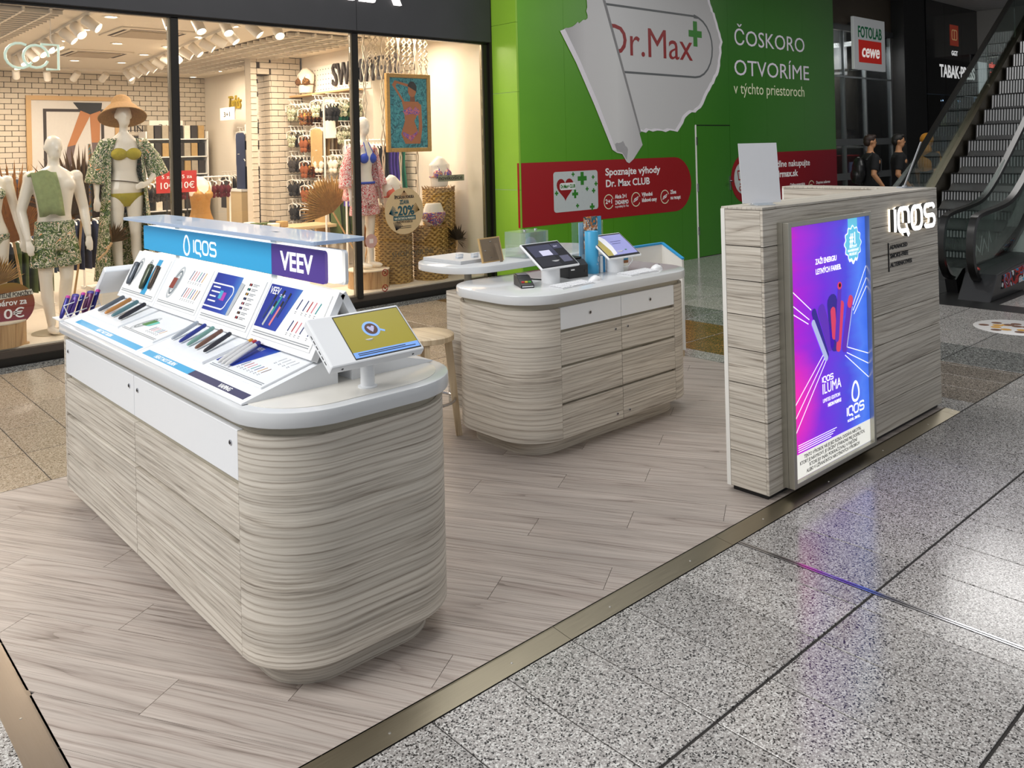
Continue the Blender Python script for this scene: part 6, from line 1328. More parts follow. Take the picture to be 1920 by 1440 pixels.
REDP = speckle('red_floral', [rgb('#b8202c'), rgb('#e9dcd4'), rgb('#c92a34'), rgb('#f2ece6'), rgb('#8f1a26')], 20, distort=2); BLUEC = plain('cobalt_cloth', '#2746b8', .7)
# man with towel and shorts
mm = empty('male_mannequin', (2.11, 8.55, .132), .12, 'cream male mannequin with tropical shorts and a sage towel on its shoulder', 'mannequin')
body('figure', MQ, mm, {'elR': (-.27, .03, 1.12), 'wrR': (-.25, -.07, .86), 'elL': (.27, .03, 1.12), 'wrL': (.27, -.06, .86), 'anL': (.10, .10, .085), 'anR': (-.06, -.05, .085)})
base_disc(mm, .2)
cloth('shorts', [loftdata('s', [ell(0, 0, z, a, b, 20) for z, a, b in ((.76, .17, .125), (.86, .178, .128), (1.0, .168, .118), (1.02, .166, .116))])] + [tubedata('s', [(s * .09, 0, .84), (s * .105, -.01, .60)], [.105, .115], 16) for s in (-1, 1)], TROP, mm)
tw = []
for i in range(9):
    t = i / 8; row = []
    for j in range(6):
        u = j / 5 - .5
        if t < .35: p = (-.14 + u * .20, .14 - t * .5, 1.28 + t * .55 - .0)
        else: p = (-.125 + u * .21 + (t - .35) * .08, -.10 - .05 * math.sin((t - .35) * 3), 1.47 - (t - .35) * .62)
        row.append((p[0], p[1] - .012 * math.sin(j * 2 + i), p[2] + (.02 if abs(u) < .3 else 0)))
    tw.append(row)
loft('towel', tw, SAGE, mm, closed=False, thick=.022)
tube('waist_cord', [(-.01, -.125, 1.0), (-.02, -.135, .93)], .005, MQ, mm, n=5)
# woman with straw hat, bikini and long print robe
fm = empty('female_mannequin', (2.80, 8.78, .46), -.05, 'cream female mannequin with straw hat, mustard bikini and tropical robe', 'mannequin')
body('figure', MQ, fm, {'elR': (-.25, .03, 1.10), 'wrR': (-.27, -.06, .87), 'elL': (.33, .02, 1.13), 'wrL': (.19, -.11, .99), 'hdL': (-.8, -.3, -.2), 'anR': (-.06, .0, .085), 'anL': (.11, -.03, .085)}, fem=True); base_disc(fm)
cloth('bikini_top', [blob((s * .066, -.075, 1.285), (.078, .066, .062)) for s in (-1, 1)] + [tubedata('s', [(.14 * math.cos(t), .10 * math.sin(t), 1.265) for t in [2 * PI * i / 20 for i in range(20)]], .012, 6, True)], MUST, fm, .009)
cloth('bikini_brief', [loftdata('s', [ell(0, 0, z, a, b, 18) for z, a, b in ((.77, .05, .07), (.81, .11, .092), (.86, .172, .112), (.905, .176, .114))])], MUST, fm, .009)
tube('waist_chain', [(.165 * math.cos(t), .105 * math.sin(t), 1.0 - .03 * math.sin(t + 1)) for t in [2 * PI * i / 24 for i in range(24)]], .005, plain('bead_brown', '#4b3a2a', .6), fm, n=5, closed=True)
def robe(parent, mat, z0, flare, sleeve=True):
    rows = []
    for i in range(12):
        t = i / 11; z = 1.44 - (1.44 - z0) * t; a = .165 + flare * t; b = .105 + flare * .9 * t + .02; op = .55 + .35 * (t > .05) - .15 * t; row = []
        for j in range(22):
            an = -PI / 2 + op + (2 * PI - 2 * op) * j / 21; w_ = 1 + .05 * math.sin(j * 2.1 + i * .3) * t; row.append((a * w_ * math.cos(an), b * w_ * math.sin(an) + .01, z))
        rows.append(row)
    loft('robe', rows, mat, parent, closed=False, thick=.01)
robe(fm, TROP, .06, .11)
cloth('robe_sleeve', [tubedata('s', [(-.15, .01, 1.41), (-.225, .025, 1.22), (-.26, .02, 1.0)], [.07, .085, .105], 14)], TROP, fm); cloth('robe_sleeve', [tubedata('s', [(.15, .01, 1.41), (.27, .025, 1.24), (.33, .02, 1.06)], [.07, .085, .105], 14)], TROP, fm)
STRAW = plain('straw', '#9a7440', .9, var=.35, scale=70, bump=.8)
lathe('straw_hat', [(.0, .175), (.06, .17), (.088, .14), (.10, .085), (.155, .03), (.225, -.055), (.222, -.062), (.15, .018), (.094, .07), (.08, .12), (0, .155)], STRAW, fm, (0, .035, 1.70), (-.42, .06, 0), n=30)
pd = box('mannequin_plinth', (-.30, -.25, 0), (.30, .25, .328), plain('plinth_white', '#e6dfd2', .6), None, .004, (2.80, 8.80, .132)); tag(pd, 'white block plinth under the mannequin with straw hat', 'plinth')
# woman at the left frame edge
lm = empty('female_mannequin', (1.60, 8.66, .132), .1, 'cream female mannequin in a green patterned bikini beside the orange palm leaf', 'mannequin')
body('figure', MQ, lm, {'elL': (.23, .02, 1.12), 'wrL': (.26, -.05, .88)}, fem=True); base_disc(lm)
cloth('bikini_top', [blob((s * .068, -.075, 1.285), (.06, .058, .055)) for s in (-1, 1)], TROP, lm, .009); cloth('bikini_brief', [loftdata('s', [ell(0, 0, z, a, b, 18) for z, a, b in ((.77, .05, .07), (.82, .12, .095), (.88, .174, .113), (.93, .176, .114))])], TROP, lm, .009)
# woman in red robe by the right mullion
rm = empty('female_mannequin', (5.40, 8.55, .35), .25, 'cream female mannequin in cobalt bikini top and red floral robe', 'mannequin')
body('figure', MQ, rm, {'anR': (-.05, .0, .085), 'anL': (.08, -.02, .085)}, fem=True)
cloth('bikini_top', [blob((s * .068, -.08, 1.285), (.06, .055, .06)) for s in (-1, 1)] + [tubedata('s', [(s * .06, -.12, 1.33), (s * .04, -.05, 1.48)], .008, 6) for s in (-1, 1)], BLUEC, rm, .008)
robe(rm, REDP, .80, .09); cloth('robe_sleeve', [tubedata('s', [(s * .15, .01, 1.41), (s * .24, .03, 1.15), (s * .27, .0, .95)], [.07, .085, .10], 14) for s in (-1,)], REDP, rm); cloth('robe_sleeve', [tubedata('s', [(.15, .01, 1.41), (.24, .03, 1.15), (.27, .0, .95)], [.07, .085, .10], 14)], REDP, rm)
cloth('floral_shorts', [loftdata('s', [ell(0, 0, z, a, b, 20) for z, a, b in ((.74, .17, .12), (.86, .18, .122), (1.0, .15, .10))])] + [tubedata('s', [(s * .085, 0, .82), (s * .10, -.01, .62)], [.10, .115], 14) for s in (-1, 1)], REDP, rm); tube('waistband', [(.15 * math.cos(t), .102 * math.sin(t), 1.0) for t in [2 * PI * i / 24 for i in range(24)]], .014, BLUEC, rm, n=6, closed=True)
def drum(loc, r, h, lb):
    e = empty('wooden_drum', loc, 0, lb, 'pedestal'); lathe('drum_body', [(r, 0), (r, h)], wood('drum_wood_%d' % int(loc[0] * 10), rgb('#7d5a38'), rgb('#b48a5c'), rgb('#cda877'), 'x', freq=14), e, n=28); lathe('drum_top', [(r * 1.02, h), (r * 1.03, h + .012), (0, h + .016)], plain('sand_top', '#e9dcc4', .8, bump=.5), e, n=28)
drum((5.42, 8.52, .132), .24, .20, 'round wooden drum under the mannequin in red robe'); drum((1.62, 8.32, .132), .19, .20, 'small round wooden drum beside the round price sign')
# torso and bust forms
def torso(loc, lb, rz=0, full=True, deco=None):
    e = empty('torso_form', loc, rz, lb, 'torso form'); body('torso' if full else 'bust_form', MQ, e, {}, fem=True, head=False, legs=False, arms=False, vox=.01)
    for o in e.children: o.location.z = -(.86 if full else 1.10)
    if deco: deco(e, -(.86 if full else 1.10))
    return e
GLIT = plain('gold_lame', '#b98a4c', .4, metal=.3, var=.5, scale=180)
def swimsuit(e, dz):
    o = cloth('swimsuit', [loftdata('s', [ell(0, 0, z, a * 1.04, b * 1.05, 18) for z, a, b in ((.86, .165, .105), (.94, .168, .108), (1.04, .13, .088), (1.12, .112, .08), (1.22, .125, .092), (1.32, .135, .092))])] + [blob((s * .066, -.072, 1.285), (.062, .058, .062)) for s in (-1, 1)] + [tubedata('s', [(s * .08, -.10, 1.32), (s * .085, -.04, 1.44), (s * .08, .06, 1.38)], .014, 6) for s in (-1, 1)], GLIT, e, .009); o.location.z = dz
t1_ = torso((4.25, 10.5, .80), 'torso form in a gold glitter swimsuit on a display table', .1, True, swimsuit)
def bra(mat):
    def f(e, dz):
        o = cloth('bikini_top', [blob((s * .068, -.076, 1.285), (.064, .058, .058)) for s in (-1, 1)] + [tubedata('s', [(s * .06, -.12, 1.33), (s * .075, -.03, 1.44)], .007, 6) for s in (-1, 1)] + [tubedata('s', [(.135 * math.cos(t), .098 * math.sin(t), 1.25) for t in [2 * PI * i / 20 for i in range(20)]], .011, 6, True)], mat, e, .009); o.location.z = dz
    return f
CORAL = plain('coral_cloth', '#cf5a3c', .7); FLOR = speckle('floral_blue', [rgb('#c9462e'), rgb('#2f4fae'), rgb('#e3a04a'), rgb('#e9e2da')], 30); LEOP = speckle('leopard', [rgb('#8a5a2e'), rgb('#3b2414'), rgb('#b98544')], 40)
torso((5.84, 8.62, 1.015), 'white bust form in coral triangle bikini on a woven basket', .1, False, bra(CORAL)); torso((6.60, 8.66, 1.225), 'white bust form in blue floral bikini top on the tallest basket', -.1, False, bra(FLOR))
def brief_form(e, dz): pass
hf = empty('hip_form', (6.37, 8.50, .775), -.1, 'white hip form in floral briefs on the middle basket', 'torso form')
cloth('hip_shell', [loftdata('s', [ell(0, 0, z, a, b, 18) for z, a, b in ((0, .09, .08), (.07, .15, .10), (.15, .155, .105), (.24, .12, .085), (.28, .10, .075))])], MQ, hf, .01); cloth('briefs', [loftdata('s', [ell(0, 0, z, a, b, 18) for z, a, b in ((.0, .07, .085), (.06, .14, .105), (.13, .165, .112), (.17, .165, .112))])], FLOR, hf, .01)
shf = empty('shelf_board', (6.40, 11.1, 2.58), 0, 'thin wooden shelf on the swimwear wall', 'shelf'); box('board', (-.12, -.9, 0), (.08, .9, .025), TAN, shf)
torso((6.36, 11.62, 2.606), 'white bust form in leopard bikini on the swimwear shelf', -1.2, False, bra(LEOP))
# woven baskets
WEAVE_A, WEAVE_B = plain('seagrass', '#b3914f', .85, var=.35, scale=40), plain('seagrass_dark', '#7a5c2a', .9, var=.3, scale=40)
def basket(loc, r, h, lb):
    e = empty('woven_basket', loc, 0, lb, 'basket'); n, rows = 44, int(h / .028); vs_, fs = [], []
    for i in range(rows * 2 + 1):
        for k in range(n):
            a = 2 * PI * k / n; rr_ = r + .007 * math.sin(PI * i / 1.0 + PI * .5) * (1 if (k // 2 + i // 2) % 2 else -1) + .004 * (1 if (k + i // 2) % 2 else -1); vs_.append((rr_ * math.cos(a), rr_ * math.sin(a), h * i / (rows * 2)))
    for i in range(rows * 2):
        for k in range(n): fs.append((i * n + k, i * n + (k + 1) % n, (i + 1) * n + (k + 1) % n, (i + 1) * n + k))
    me = meshdata('basket_weave', vs_, fs); me.materials.append(WEAVE_A); me.materials.append(WEAVE_B)
    for idx, p_ in enumerate(me.polygons):
        i, k = idx // n, idx % n; p_.material_index = 1 if ((k + (i // 2)) % 2 == 0 and i % 2) else 0
    link('basket_weave', me, None, e); lathe('basket_core', [(r - .012, 0), (r - .012, h)], WEAVE_B, e, n=24)
    D_ = []
    for k in range(60):
        a = random.uniform(0, 2 * PI); D_.append(tubedata('f', [(r * math.cos(a), r * math.sin(a), h - .01), (r * 1.06 * math.cos(a + .1), r * 1.06 * math.sin(a + .1), h + random.uniform(.015, .04))], .004, 4))
    join('frayed_rim', D_, STRAW, e)
basket((5.84, 8.60, .132), .22, .88, 'tall woven seagrass basket under the coral bikini bust'); basket((6.30, 8.48, .132), .205, .64, 'short woven seagrass basket under the floral briefs'); basket((6.61, 8.70, .132), .20, 1.09, 'tallest woven seagrass basket by the cream wall')
# dried palm leaves
def palm(name, loc, R, lb, mat, rot, stem=.9, n=110, spread=2.7):
    e = empty(name, loc, 0, lb, 'palm leaf'); e.rotation_euler = rot; vs_, fs = [], []
    for k in range(n):
        a = PI / 2 + spread * ((k + .5) / n - .5); L_ = R * (.9 + .14 * math.sin(k * 1.7)) * (1 - .25 * abs((k + .5) / n - .5)); w_ = R * .022; c_, s_ = math.cos(a), math.sin(a); b_ = len(vs_); dz = .012 * (k % 2)
        vs_ += [(0, 0, 0), (c_ * L_ * .6 - s_ * w_, dz + .02, s_ * L_ * .6 + c_ * w_), (c_ * L_ * .6 + s_ * w_, -dz + .005, s_ * L_ * .6 - c_ * w_), (c_ * L_, .06 * random.random(), s_ * L_), (c_ * L_ * .6, dz - .012, s_ * L_ * .6)]
        fs += [(b_, b_ + 1, b_ + 4), (b_, b_ + 4, b_ + 2), (b_ + 1, b_ + 3, b_ + 4), (b_ + 4, b_ + 3, b_ + 2), (b_, b_ + 2, b_ + 1), (b_ + 1, b_ + 2, b_ + 3)]
    mesh('leaf_blades', vs_, fs, mat, e); tube('leaf_stem', [(0, 0, 0), (.02, .01, -stem * .5), (.0, .0, -stem)], [.012, .010, .012], TAN, e, n=6); return e
PB, PO, PT = plain('palm_brown', '#5f4423', .9, var=.5, scale=30), plain('palm_ochre', '#a8702c', .9, var=.4, scale=30), plain('palm_tan', '#b08a4a', .9, var=.4, scale=30)
palm('palm_leaf', (2.44, 8.93, 1.12), .72, 'large dark brown dried palm leaf between the mannequins', PB, (0, .12, 0), .95); palm('palm_leaf', (1.86, 8.95, .95), .75, 'large ochre dried palm leaf behind the left mannequins', PO, (0, -.1, 0), .8)
palm('palm_leaf', (2.62, 8.62, .90), .22, 'small brown palm leaf on a thin bent stem', PB, (0, .7, 0), .2, 20, 1.6); palm('palm_leaf', (1.60, 8.45, .62), .28, 'tan palm leaf tucked behind the round price sign', PT, (0, -.1, 0), .2)
palm('palm_leaf', (6.62, 8.36, .58), .22, 'dark palm leaf hung on the tallest woven basket', plain('palm_char', '#3f3423', .9, var=.4), (0, .1, 0), .12, 30, 4.6); palm('palm_leaf', (5.22, 8.95, 1.0), .48, 'tan palm leaf standing behind the red robe mannequin', PT, (0, -.5, 0), 1.0); palm('palm_leaf', (5.62, 8.85, .55), .32, 'small ochre palm leaf low behind the red robe mannequin', PO, (0, .3, 0), .4)
bc = tube('bead_string', [(2.50, 8.84, 1.85 - .05 * k + .0) for k in range(16)], .012, speckle('bead_mix', [rgb('#2f8f9a'), rgb('#b9863a'), rgb('#3f6fae')], 30), n=6); tag(bc, 'string of turquoise beads hanging over the brown palm leaf', 'beads')
# ------------------------------------------------------------------ window signs
ws = empty('price_disc', (1.67, 8.24, .132), 0, 'round orange and plum sock offer sign on a wooden peg', 'sign')
DISC = ramp_mat('plum_orange_print', [(0, rgb('#7c1f4a')), (.5, rgb('#8a3a2a')), (1, rgb('#8a6a1c'))], 'y', -.19, .19)
flat('sign_disc', disc(.192, 40), DISC, ws, (0, .0, .345), R_FRONT, .006); flat('sign_band', [(-.19, .05), (.185, .075), (.17, .12), (-.165, .095)], plain('band_print', '#d9d3c2', .5), ws, (0, -.0065, .345), R_FRONT); tube('sign_peg', [(.10, .01, 0), (.10, .01, .30)], .012, TAN, ws, n=6); lathe('peg_foot', [(.05, 0), (.05, .012), (0, .014)], TAN, ws, (.10, .01, 0), n=16)
for s_, sz, x, z, w_, m_ in (('NEVIDITEĽNÉ PONOŽKY', .052, 0, .415, .34, wt), ('5 párov za', .072, -.005, .345, .27, INK_W), ('10€', .115, 0, .235, .20, INK_W)): fit(s_, sz, w_, m_, ws, (x, -.0085, z), .001)
dsk = empty('discount_sticker', (5.655, 8.10, 1.02), 0, 'round beige discount sticker on the shop window glass', 'sticker')
flat('sticker_disc', disc(.268, 48), plain('sticker_beige', '#cdb287', .6), dsk, (0, 0, 0), R_FRONT, .002); TEAL = plain('sticker_teal', '#21505a', .6)
for s_, sz, z, w_, m_, b_ in (('ŠPECIÁLNA PONUKA', .05, .145, .27, wt, .001), ('ZĽAVA', .065, .082, .13, TEAL, .002), ('-20%', .15, -.045, .27, TEAL, .004), ('PLÁŽOVÚ KOLEKCIU', .036, -.135, .22, wt, 0)): fit(s_, sz, w_, m_, dsk, (0, -.0035, z), b_)
flat('sticker_bar', R2(.31, .05), TEAL, dsk, (-.155, -.0035, -.105), R_FRONT, .001); fit('NA DETSKÚ & PÁNSKU', .036, .28, plain('sticker_cream', '#e8dcc0', .6), dsk, (0, -.0055, -.095))
for k in range(2): strokes('fine_print', [([(-.09, -.175 - k * .018), (.09, -.175 - k * .018)], False)], .006, .0008, wt, dsk, (0, -.0035, 0))
def frond(cx, cz, a0, mat): strokes('printed_frond', [([(cx, cz), (cx + .10 * math.cos(a0 + d), cz + .10 * math.sin(a0 + d))], False) for d in (-.7, -.5, -.3, -.1, .1, .3, .5, .7)], .007, .0008, mat, dsk, (0, -.0035, 0))
frond(-.21, -.02, .3, TEAL); frond(.21, .0, PI - .3, plain('frond_tan', '#8d7042', .6)); frond(0, .235, -PI / 2, plain('frond_rose', '#b08a62', .6)); frond(-.12, -.215, 1.2, wt)
so = empty('shop_online_lettering', (5.75, 8.10, .50), 0, 'grey shop online lettering on the window glass', 'lettering'); fit('SHOP ONLINE', .085, .60, plain('vinyl_grey', '#5a5140', .6), so, (.02, 0, .0), 0); fit('calzedonia.com', .04, .36, MATS['vinyl_grey'], so, (.0, 0, -.12))
for px, py, c_, r_, lb in ((696, 452, '#c39a8f', .078, 'small dusty pink round sticker on the window glass'),):
    p = on_y(px, py, 8.10); e = empty('round_sticker', p, 0, lb, 'sticker'); flat('sticker_disc', disc(r_, 28), plain('sticker_pink', c_, .6), e, (0, 0, 0), R_FRONT, .002); flat('sticker_field', R2(.05, .05), plain('sticker_pale', '#e2d2c8', .6), e, (-.025, -.003, -.025), R_FRONT, .001)
for px, py, lb, kd in ((722, 511, 'red ring no dogs sticker on the window glass', 0), (722, 540, 'red ring no ice cream sticker low on the window glass', 1)):
    p = on_y(px, py, 8.10); e = empty('prohibition_sticker', p, 0, lb, 'sticker'); strokes('red_ring', [(disc(.036, 24), True), ([(-.026, .026), (.026, -.026)], False)], .009, .0008, RDm, e, (0, 0, 0)); strokes('pictogram', [([(-.015, -.008), (.012, -.008), (.016, .012)], False)], .007, .0006, INK_K, e, (0, .001, 0))
nv = empty('glass_lettering', on_y(845, 335, 8.10), 0, 'small grey window lettering beside the floral bust', 'lettering'); flat('lettering_ground', R2(.40, .075), plain('vinyl_sage', '#8f8b72', .7), nv, (-.19, .002, -.03), R_FRONT, .001); fit('novikošice', .075, .36, wt, nv, (0, 0, -.012))
ne = empty('neon_sign', (1.86, 8.35, 2.48), 0, 'pale mint neon word hanging behind the upper window', 'neon sign'); NEO = plain('neon_mint', '#c7ddd0', .4, emit=.35)
for pts_ in ([(-.28, .26), (-.24, .26), (-.24, .10)] + arc(-.30, .10, .06, 0, -90, 4), arc(-.05, .14, .11, 60, 330, 12), disc(.10, 16, .08, .14), [(.12, .25), (.26, .25), (.26, .03), (.16, .03)]): tube('neon_tube', [(p_[0], 0, p_[1]) for p_ in pts_], .012, NEO, ne, n=6)
for x in (-.2, .2): tube('neon_wire', [(x, 0, .25), (x, 0, CZ - 2.48)], .002, SPW, ne, n=4)
def price_card(loc, rz, w_, h_, col, lines, lb, par_h=0):
    e = empty('price_card', loc, rz, lb, 'price card'); box('card', (-w_ / 2, -.005, 0), (w_ / 2, .005, h_), plain('card_' + col, col, .6), e)
    for s_, sz, z, ww, m_ in lines: fit(s_, sz, ww, m_, e, (0, -.008, z))
    if par_h: tube('card_pole', [(0, 0, 0), (0, 0, -par_h)], .008, DARK, e, n=6)
p = on_y(312, 333, 10.2); price_card((p.x, 10.2, 1.28), 0, .24, .26, '#b52a24', (('5 za', .06, .17, .12, INK_W), ('10€', .11, .05, .16, INK_W)), 'red ten euro price card left of the black mullion', 1.0); p = on_y(350, 335, 10.2); price_card((p.x, 10.2, 1.28), 0, .24, .26, '#b52a24', (('5 za', .06, .17, .12, INK_W), ('10€', .11, .05, .16, INK_W)), 'red ten euro price card right of the black mullion', 1.0)
price_card((6.30, 13.35, 1.95), -PI / 2, .55, .28, '#ece6d8', (('20€', .12, .06, .16, wt), ('VÝHODNÝ', .05, .2, .4, wt)), 'cream twenty euro card on the tights wall', .0); price_card((6.30, 13.35, 1.52), -PI / 2, .55, .28, '#eee8da', (('15€', .12, .06, .16, wt), ('VÝHODNÝ', .05, .2, .4, wt)), 'cream fifteen euro card on the tights wall', .0); price_card((6.30, 14.3, 2.33), -PI / 2, .6, .22, '#e8e2d6', (('3+1', .12, .06, .25, wt),), 'cream three plus one card on the tights wall'); price_card((5.70, 15.55, 2.171), 0, .6, .2, '#e6e0d4', (('3+1', .12, .05, .25, wt),), 'cream three plus one card before the brick wall')
# ------------------------------------------------------------------ hanging garments
HANG = plain('hanger_white', '#efe9df', .4)
def garment_proto(kind):
    """local: hook at origin, garment hangs down, its width along X"""
    if kind == 'top': w_, h_, d_ = .15, .20, .028; prof = [(0, .06), (-.03, .9), (-.08, 1.0), (-.16, .95), (-.2, .75)]; prof = [(-.07, .55), (-.11, 1.0), (-.19, .95), (-.26, .6), (-.28, .4)]
    elif kind == 'dress': prof = [(-.06, .5), (-.11, .85), (-.3, .75), (-.6, 1.0), (-.85, 1.15)]; w_, d_ = .15, .02
    else: prof = [(-.06, .6), (-.10, 1.0), (-.35, .95), (-.60, 1.0)]; w_, d_ = .17, .02
    if kind == 'top':
        D_ = [blob((s_ * .06, 0, -.17), (.066, .023, .068), 10, 6) for s_ in (-1, 1)] + [blob((s_ * .05, 0, -.255), (.055, .02, .04), 8, 5) for s_ in (-1, 1)]
        for s_ in (-1, 1): D_.append(tubedata('s', [(s_ * .06, 0, -.11), (s_ * .10, 0, -.055)], .008, 5))
        D_.append(tubedata('s', [(-.14, 0, -.16), (.14, 0, -.16)], .014, 5))
        bm = bmesh.new()
        for d in D_: bm.from_mesh(d)
        cm = bpy.data.meshes.new('garment_cloth'); bm.to_mesh(cm); bm.free()
        for p_ in cm.polygons: p_.use_smooth = True
    rings_ = []
    for z, k in prof: rings_.append([(w_ * k * math.cos(a), d_ * (.7 + .3 * k) * math.sin(a) * (1 + .35 * math.sin(4 * a)), z) for a in [2 * PI * i / 12 for i in range(12)]])
    h = join('hanger', [tubedata('h', [(0, 0, .035), (.02, 0, .03), (.018, 0, .005), (0, 0, -.015), (0, 0, -.04)], .006, 5), tubedata('h', [(-w_, 0, -.09), (-w_ * .9, 0, -.06), (0, 0, -.035), (w_ * .9, 0, -.06), (w_, 0, -.09), (w_ * .95, 0, -.16)], .009, 5)], HANG, None).data
    return (cm if kind == 'top' else loftdata('garment_cloth', rings_)), h
PROT = {k: garment_proto(k) for k in ('top', 'dress', 'slip')}
for o in list(COL.objects):
    if o.name.startswith('hanger'): bpy.data.objects.remove(o)
CC = {}
def gar(kind, mat, loc, rz, lb, grp):
    key = (kind, mat.name)
    if key not in CC: m_ = PROT[kind][0].copy(); m_.materials.clear(); m_.materials.append(mat); CC[key] = m_
    e = empty('hanging_garment', loc, rz, lb, 'garment', grp); link('garment_cloth', CC[key], None, e); link('hanger', PROT[kind][1], None, e)
GM = {n: plain('cloth_' + n, c, .85, var=.15) for n, c in (('charcoal', '#3a3532'), ('black', '#201e1e'), ('rust', '#8a4a26'), ('olive', '#4d5a2c'), ('ivory', '#e6dcc8'), ('tan', '#b0915f'), ('burgundy', '#5e1a24'), ('navy', '#2b3450'), ('denim', '#5c6f86'), ('violet', '#4a3590'), ('emerald', '#1f6b52'), ('stone', '#a59a86'))}
GM['fern'] = speckle('cloth_fern', [rgb('#4a5a34'), rgb('#ded4bb'), rgb('#6a7a48'), rgb('#e9e0cc')], 22); GM['amber'] = speckle('cloth_amber', [rgb('#8a4a1c'), rgb('#3a2416'), rgb('#c08a3a')], 22)
pegd = tubedata('wall_peg', [(0, 0, 0), (-.36, 0, 0)], .006, 5); pegd.materials.append(HANG)
def cluster(y, z, kind, cols, x=6.48, n=5, wall=wr, name='swimwear wall'):
    link('wall_peg', pegd, None, wall, (x, y, z + .03))
    for k in range(n):
        c = cols[k % len(cols)]; gar(kind, GM[c], (x - .07 - k * .06, y, z), PI / 2 + random.uniform(-.06, .06), '%s %s on a white hanger on the %s' % (c, {'top': 'bikini top', 'dress': 'long dress', 'slip': 'slip dress'}[kind], name), '%s garments on the %s' % (c, name))
for y, z, kd, cols in ((11.75, 2.50, 'top', ('fern',)), (11.38, 2.42, 'top', ('amber',)), (11.0, 2.52, 'top', ('fern', 'charcoal')), (10.62, 2.52, 'slip', ('tan', 'ivory', 'stone')), (10.25, 2.50, 'top', ('fern', 'olive')),
                       (11.75, 2.10, 'top', ('fern', 'charcoal')), (11.38, 2.02, 'top', ('rust', 'amber')), (11.0, 2.12, 'slip', ('tan', 'ivory')), (10.30, 2.12, 'top', ('fern',)), (11.75, 1.72, 'top', ('charcoal',)), (11.38, 1.64, 'top', ('rust', 'amber')), (10.95, 1.72, 'top', ('ivory', 'stone')), (10.55, 1.72, 'top', ('ivory', 'fern')),
                       (11.75, 1.36, 'top', ('black', 'charcoal')), (11.38, 1.28, 'top', ('rust', 'tan')), (10.95, 1.36, 'dress', ('ivory', 'tan', 'olive')), (10.5, 1.30, 'dress', ('olive',)), (11.75, 1.0, 'top', ('black',)), (11.38, .93, 'top', ('charcoal', 'rust')), (11.75, .66, 'top', ('black', 'stone')), (11.38, .62, 'top', ('charcoal', 'stone'))):
    cluster(y, z, kd, cols)
for y, z, cols in ((13.1, 2.35, ('black', 'charcoal')), (13.1, 1.35, ('charcoal', 'black')), (13.75, 2.15, ('navy', 'black')), (13.75, 1.7, ('navy', 'charcoal')), (14.4, 1.4, ('charcoal', 'stone')), (13.1, .95, ('black', 'stone')), (13.8, 1.0, ('stone', 'black'))): cluster(y, z, 'top' if z > 1.9 and y < 13.2 else 'slip', cols, 6.58, 5, wr, 'tights wall')
def rack(loc, rz, L_, h_, cols, kind, nm, n):
    e = empty('garment_rack', loc, rz, 'white %s garment rack' % nm, 'rack'); 
    tube('rack_rail', [(-L_ / 2, 0, h_), (L_ / 2, 0, h_)], .012, HANG, e, n=8)
    for s in (-1, 1): tube('rack_upright', [(s * L_ / 2, 0, 0), (s * L_ / 2, 0, h_)], .014, HANG, e, n=8); box('rack_foot', (s * L_ / 2 - .02, -.07, 0), (s * L_ / 2 + .02, .07, .03), HANG, e)
    c_, s_ = math.cos(rz), math.sin(rz)
    for k in range(n):
        u = -L_ / 2 + .06 + (L_ - .12) * k / (n - 1); c = cols[(k * len(cols)) // n]; gar(kind, GM[c], (loc[0] + u * c_, loc[1] + u * s_, loc[2] + h_ - .02), rz + PI / 2 + random.uniform(-.08, .08), '%s %s on the %s garment rack' % (c, 'top' if kind == 'top' else 'slip', nm), '%s garments on the %s rack' % (c, nm))
rack((2.9, 10.6, FZ), .1, 1.1, .95, ('denim', 'navy', 'denim'), 'slip', 'low denim', 14); rack((2.5, 11.2, FZ), .1, 1.2, 1.45, ('navy', 'denim', 'black'), 'slip', 'tall navy', 14); rack((3.9, 11.6, FZ), .1, 1.0, 1.3, ('burgundy', 'charcoal'), 'top', 'burgundy', 12); rack((5.0, 12.3, FZ), .1, .9, 1.28, ('burgundy',), 'top', 'small burgundy', 8)
rack((6.35, 9.75, FZ), .05, .95, 1.75, ('violet', 'navy', 'ivory', 'black', 'violet', 'emerald'), 'dress', 'window-side', 16); rack((6.2, 10.4, FZ), .05, .5, 2.35, ('black', 'emerald', 'black'), 'top', 'high emerald', 8); rack((2.1, 10.2, FZ), .1, .8, .8, ('black', 'olive'), 'slip', 'low black', 10)
tbm = plain('table_birch', '#cbb38a', .6)
def table(loc, w_, d_, h_, lb, nm='display_table'):
    e = empty(nm, loc, 0, lb, 'table'); box('table_top', (-w_ / 2, -d_ / 2, h_ - .04), (w_ / 2, d_ / 2, h_), tbm, e, .004); box('table_shelf', (-w_ / 2 + .03, -d_ / 2 + .03, h_ * .35), (w_ / 2 - .03, d_ / 2 - .03, h_ * .35 + .03), tbm, e)
    for sx_ in (-1, 1):
        for sy_ in (-1, 1): box('table_leg', (sx_ * (w_ / 2 - .03) - .02, sy_ * (d_ / 2 - .03) - .02, 0), (sx_ * (w_ / 2 - .03) + .02, sy_ * (d_ / 2 - .03) + .02, h_ - .041), WHITE_M, e)
table((4.25, 10.5, FZ), .68, .6, .68, 'birch display table carrying the gold swimsuit torso'); table((5.02, 10.6, FZ), .78, .6, .62, 'birch display table beside the swimwear wall'); table((5.86, 10.75, FZ), .8, .6, .60, 'low birch display table at the foot of the swimwear wall')
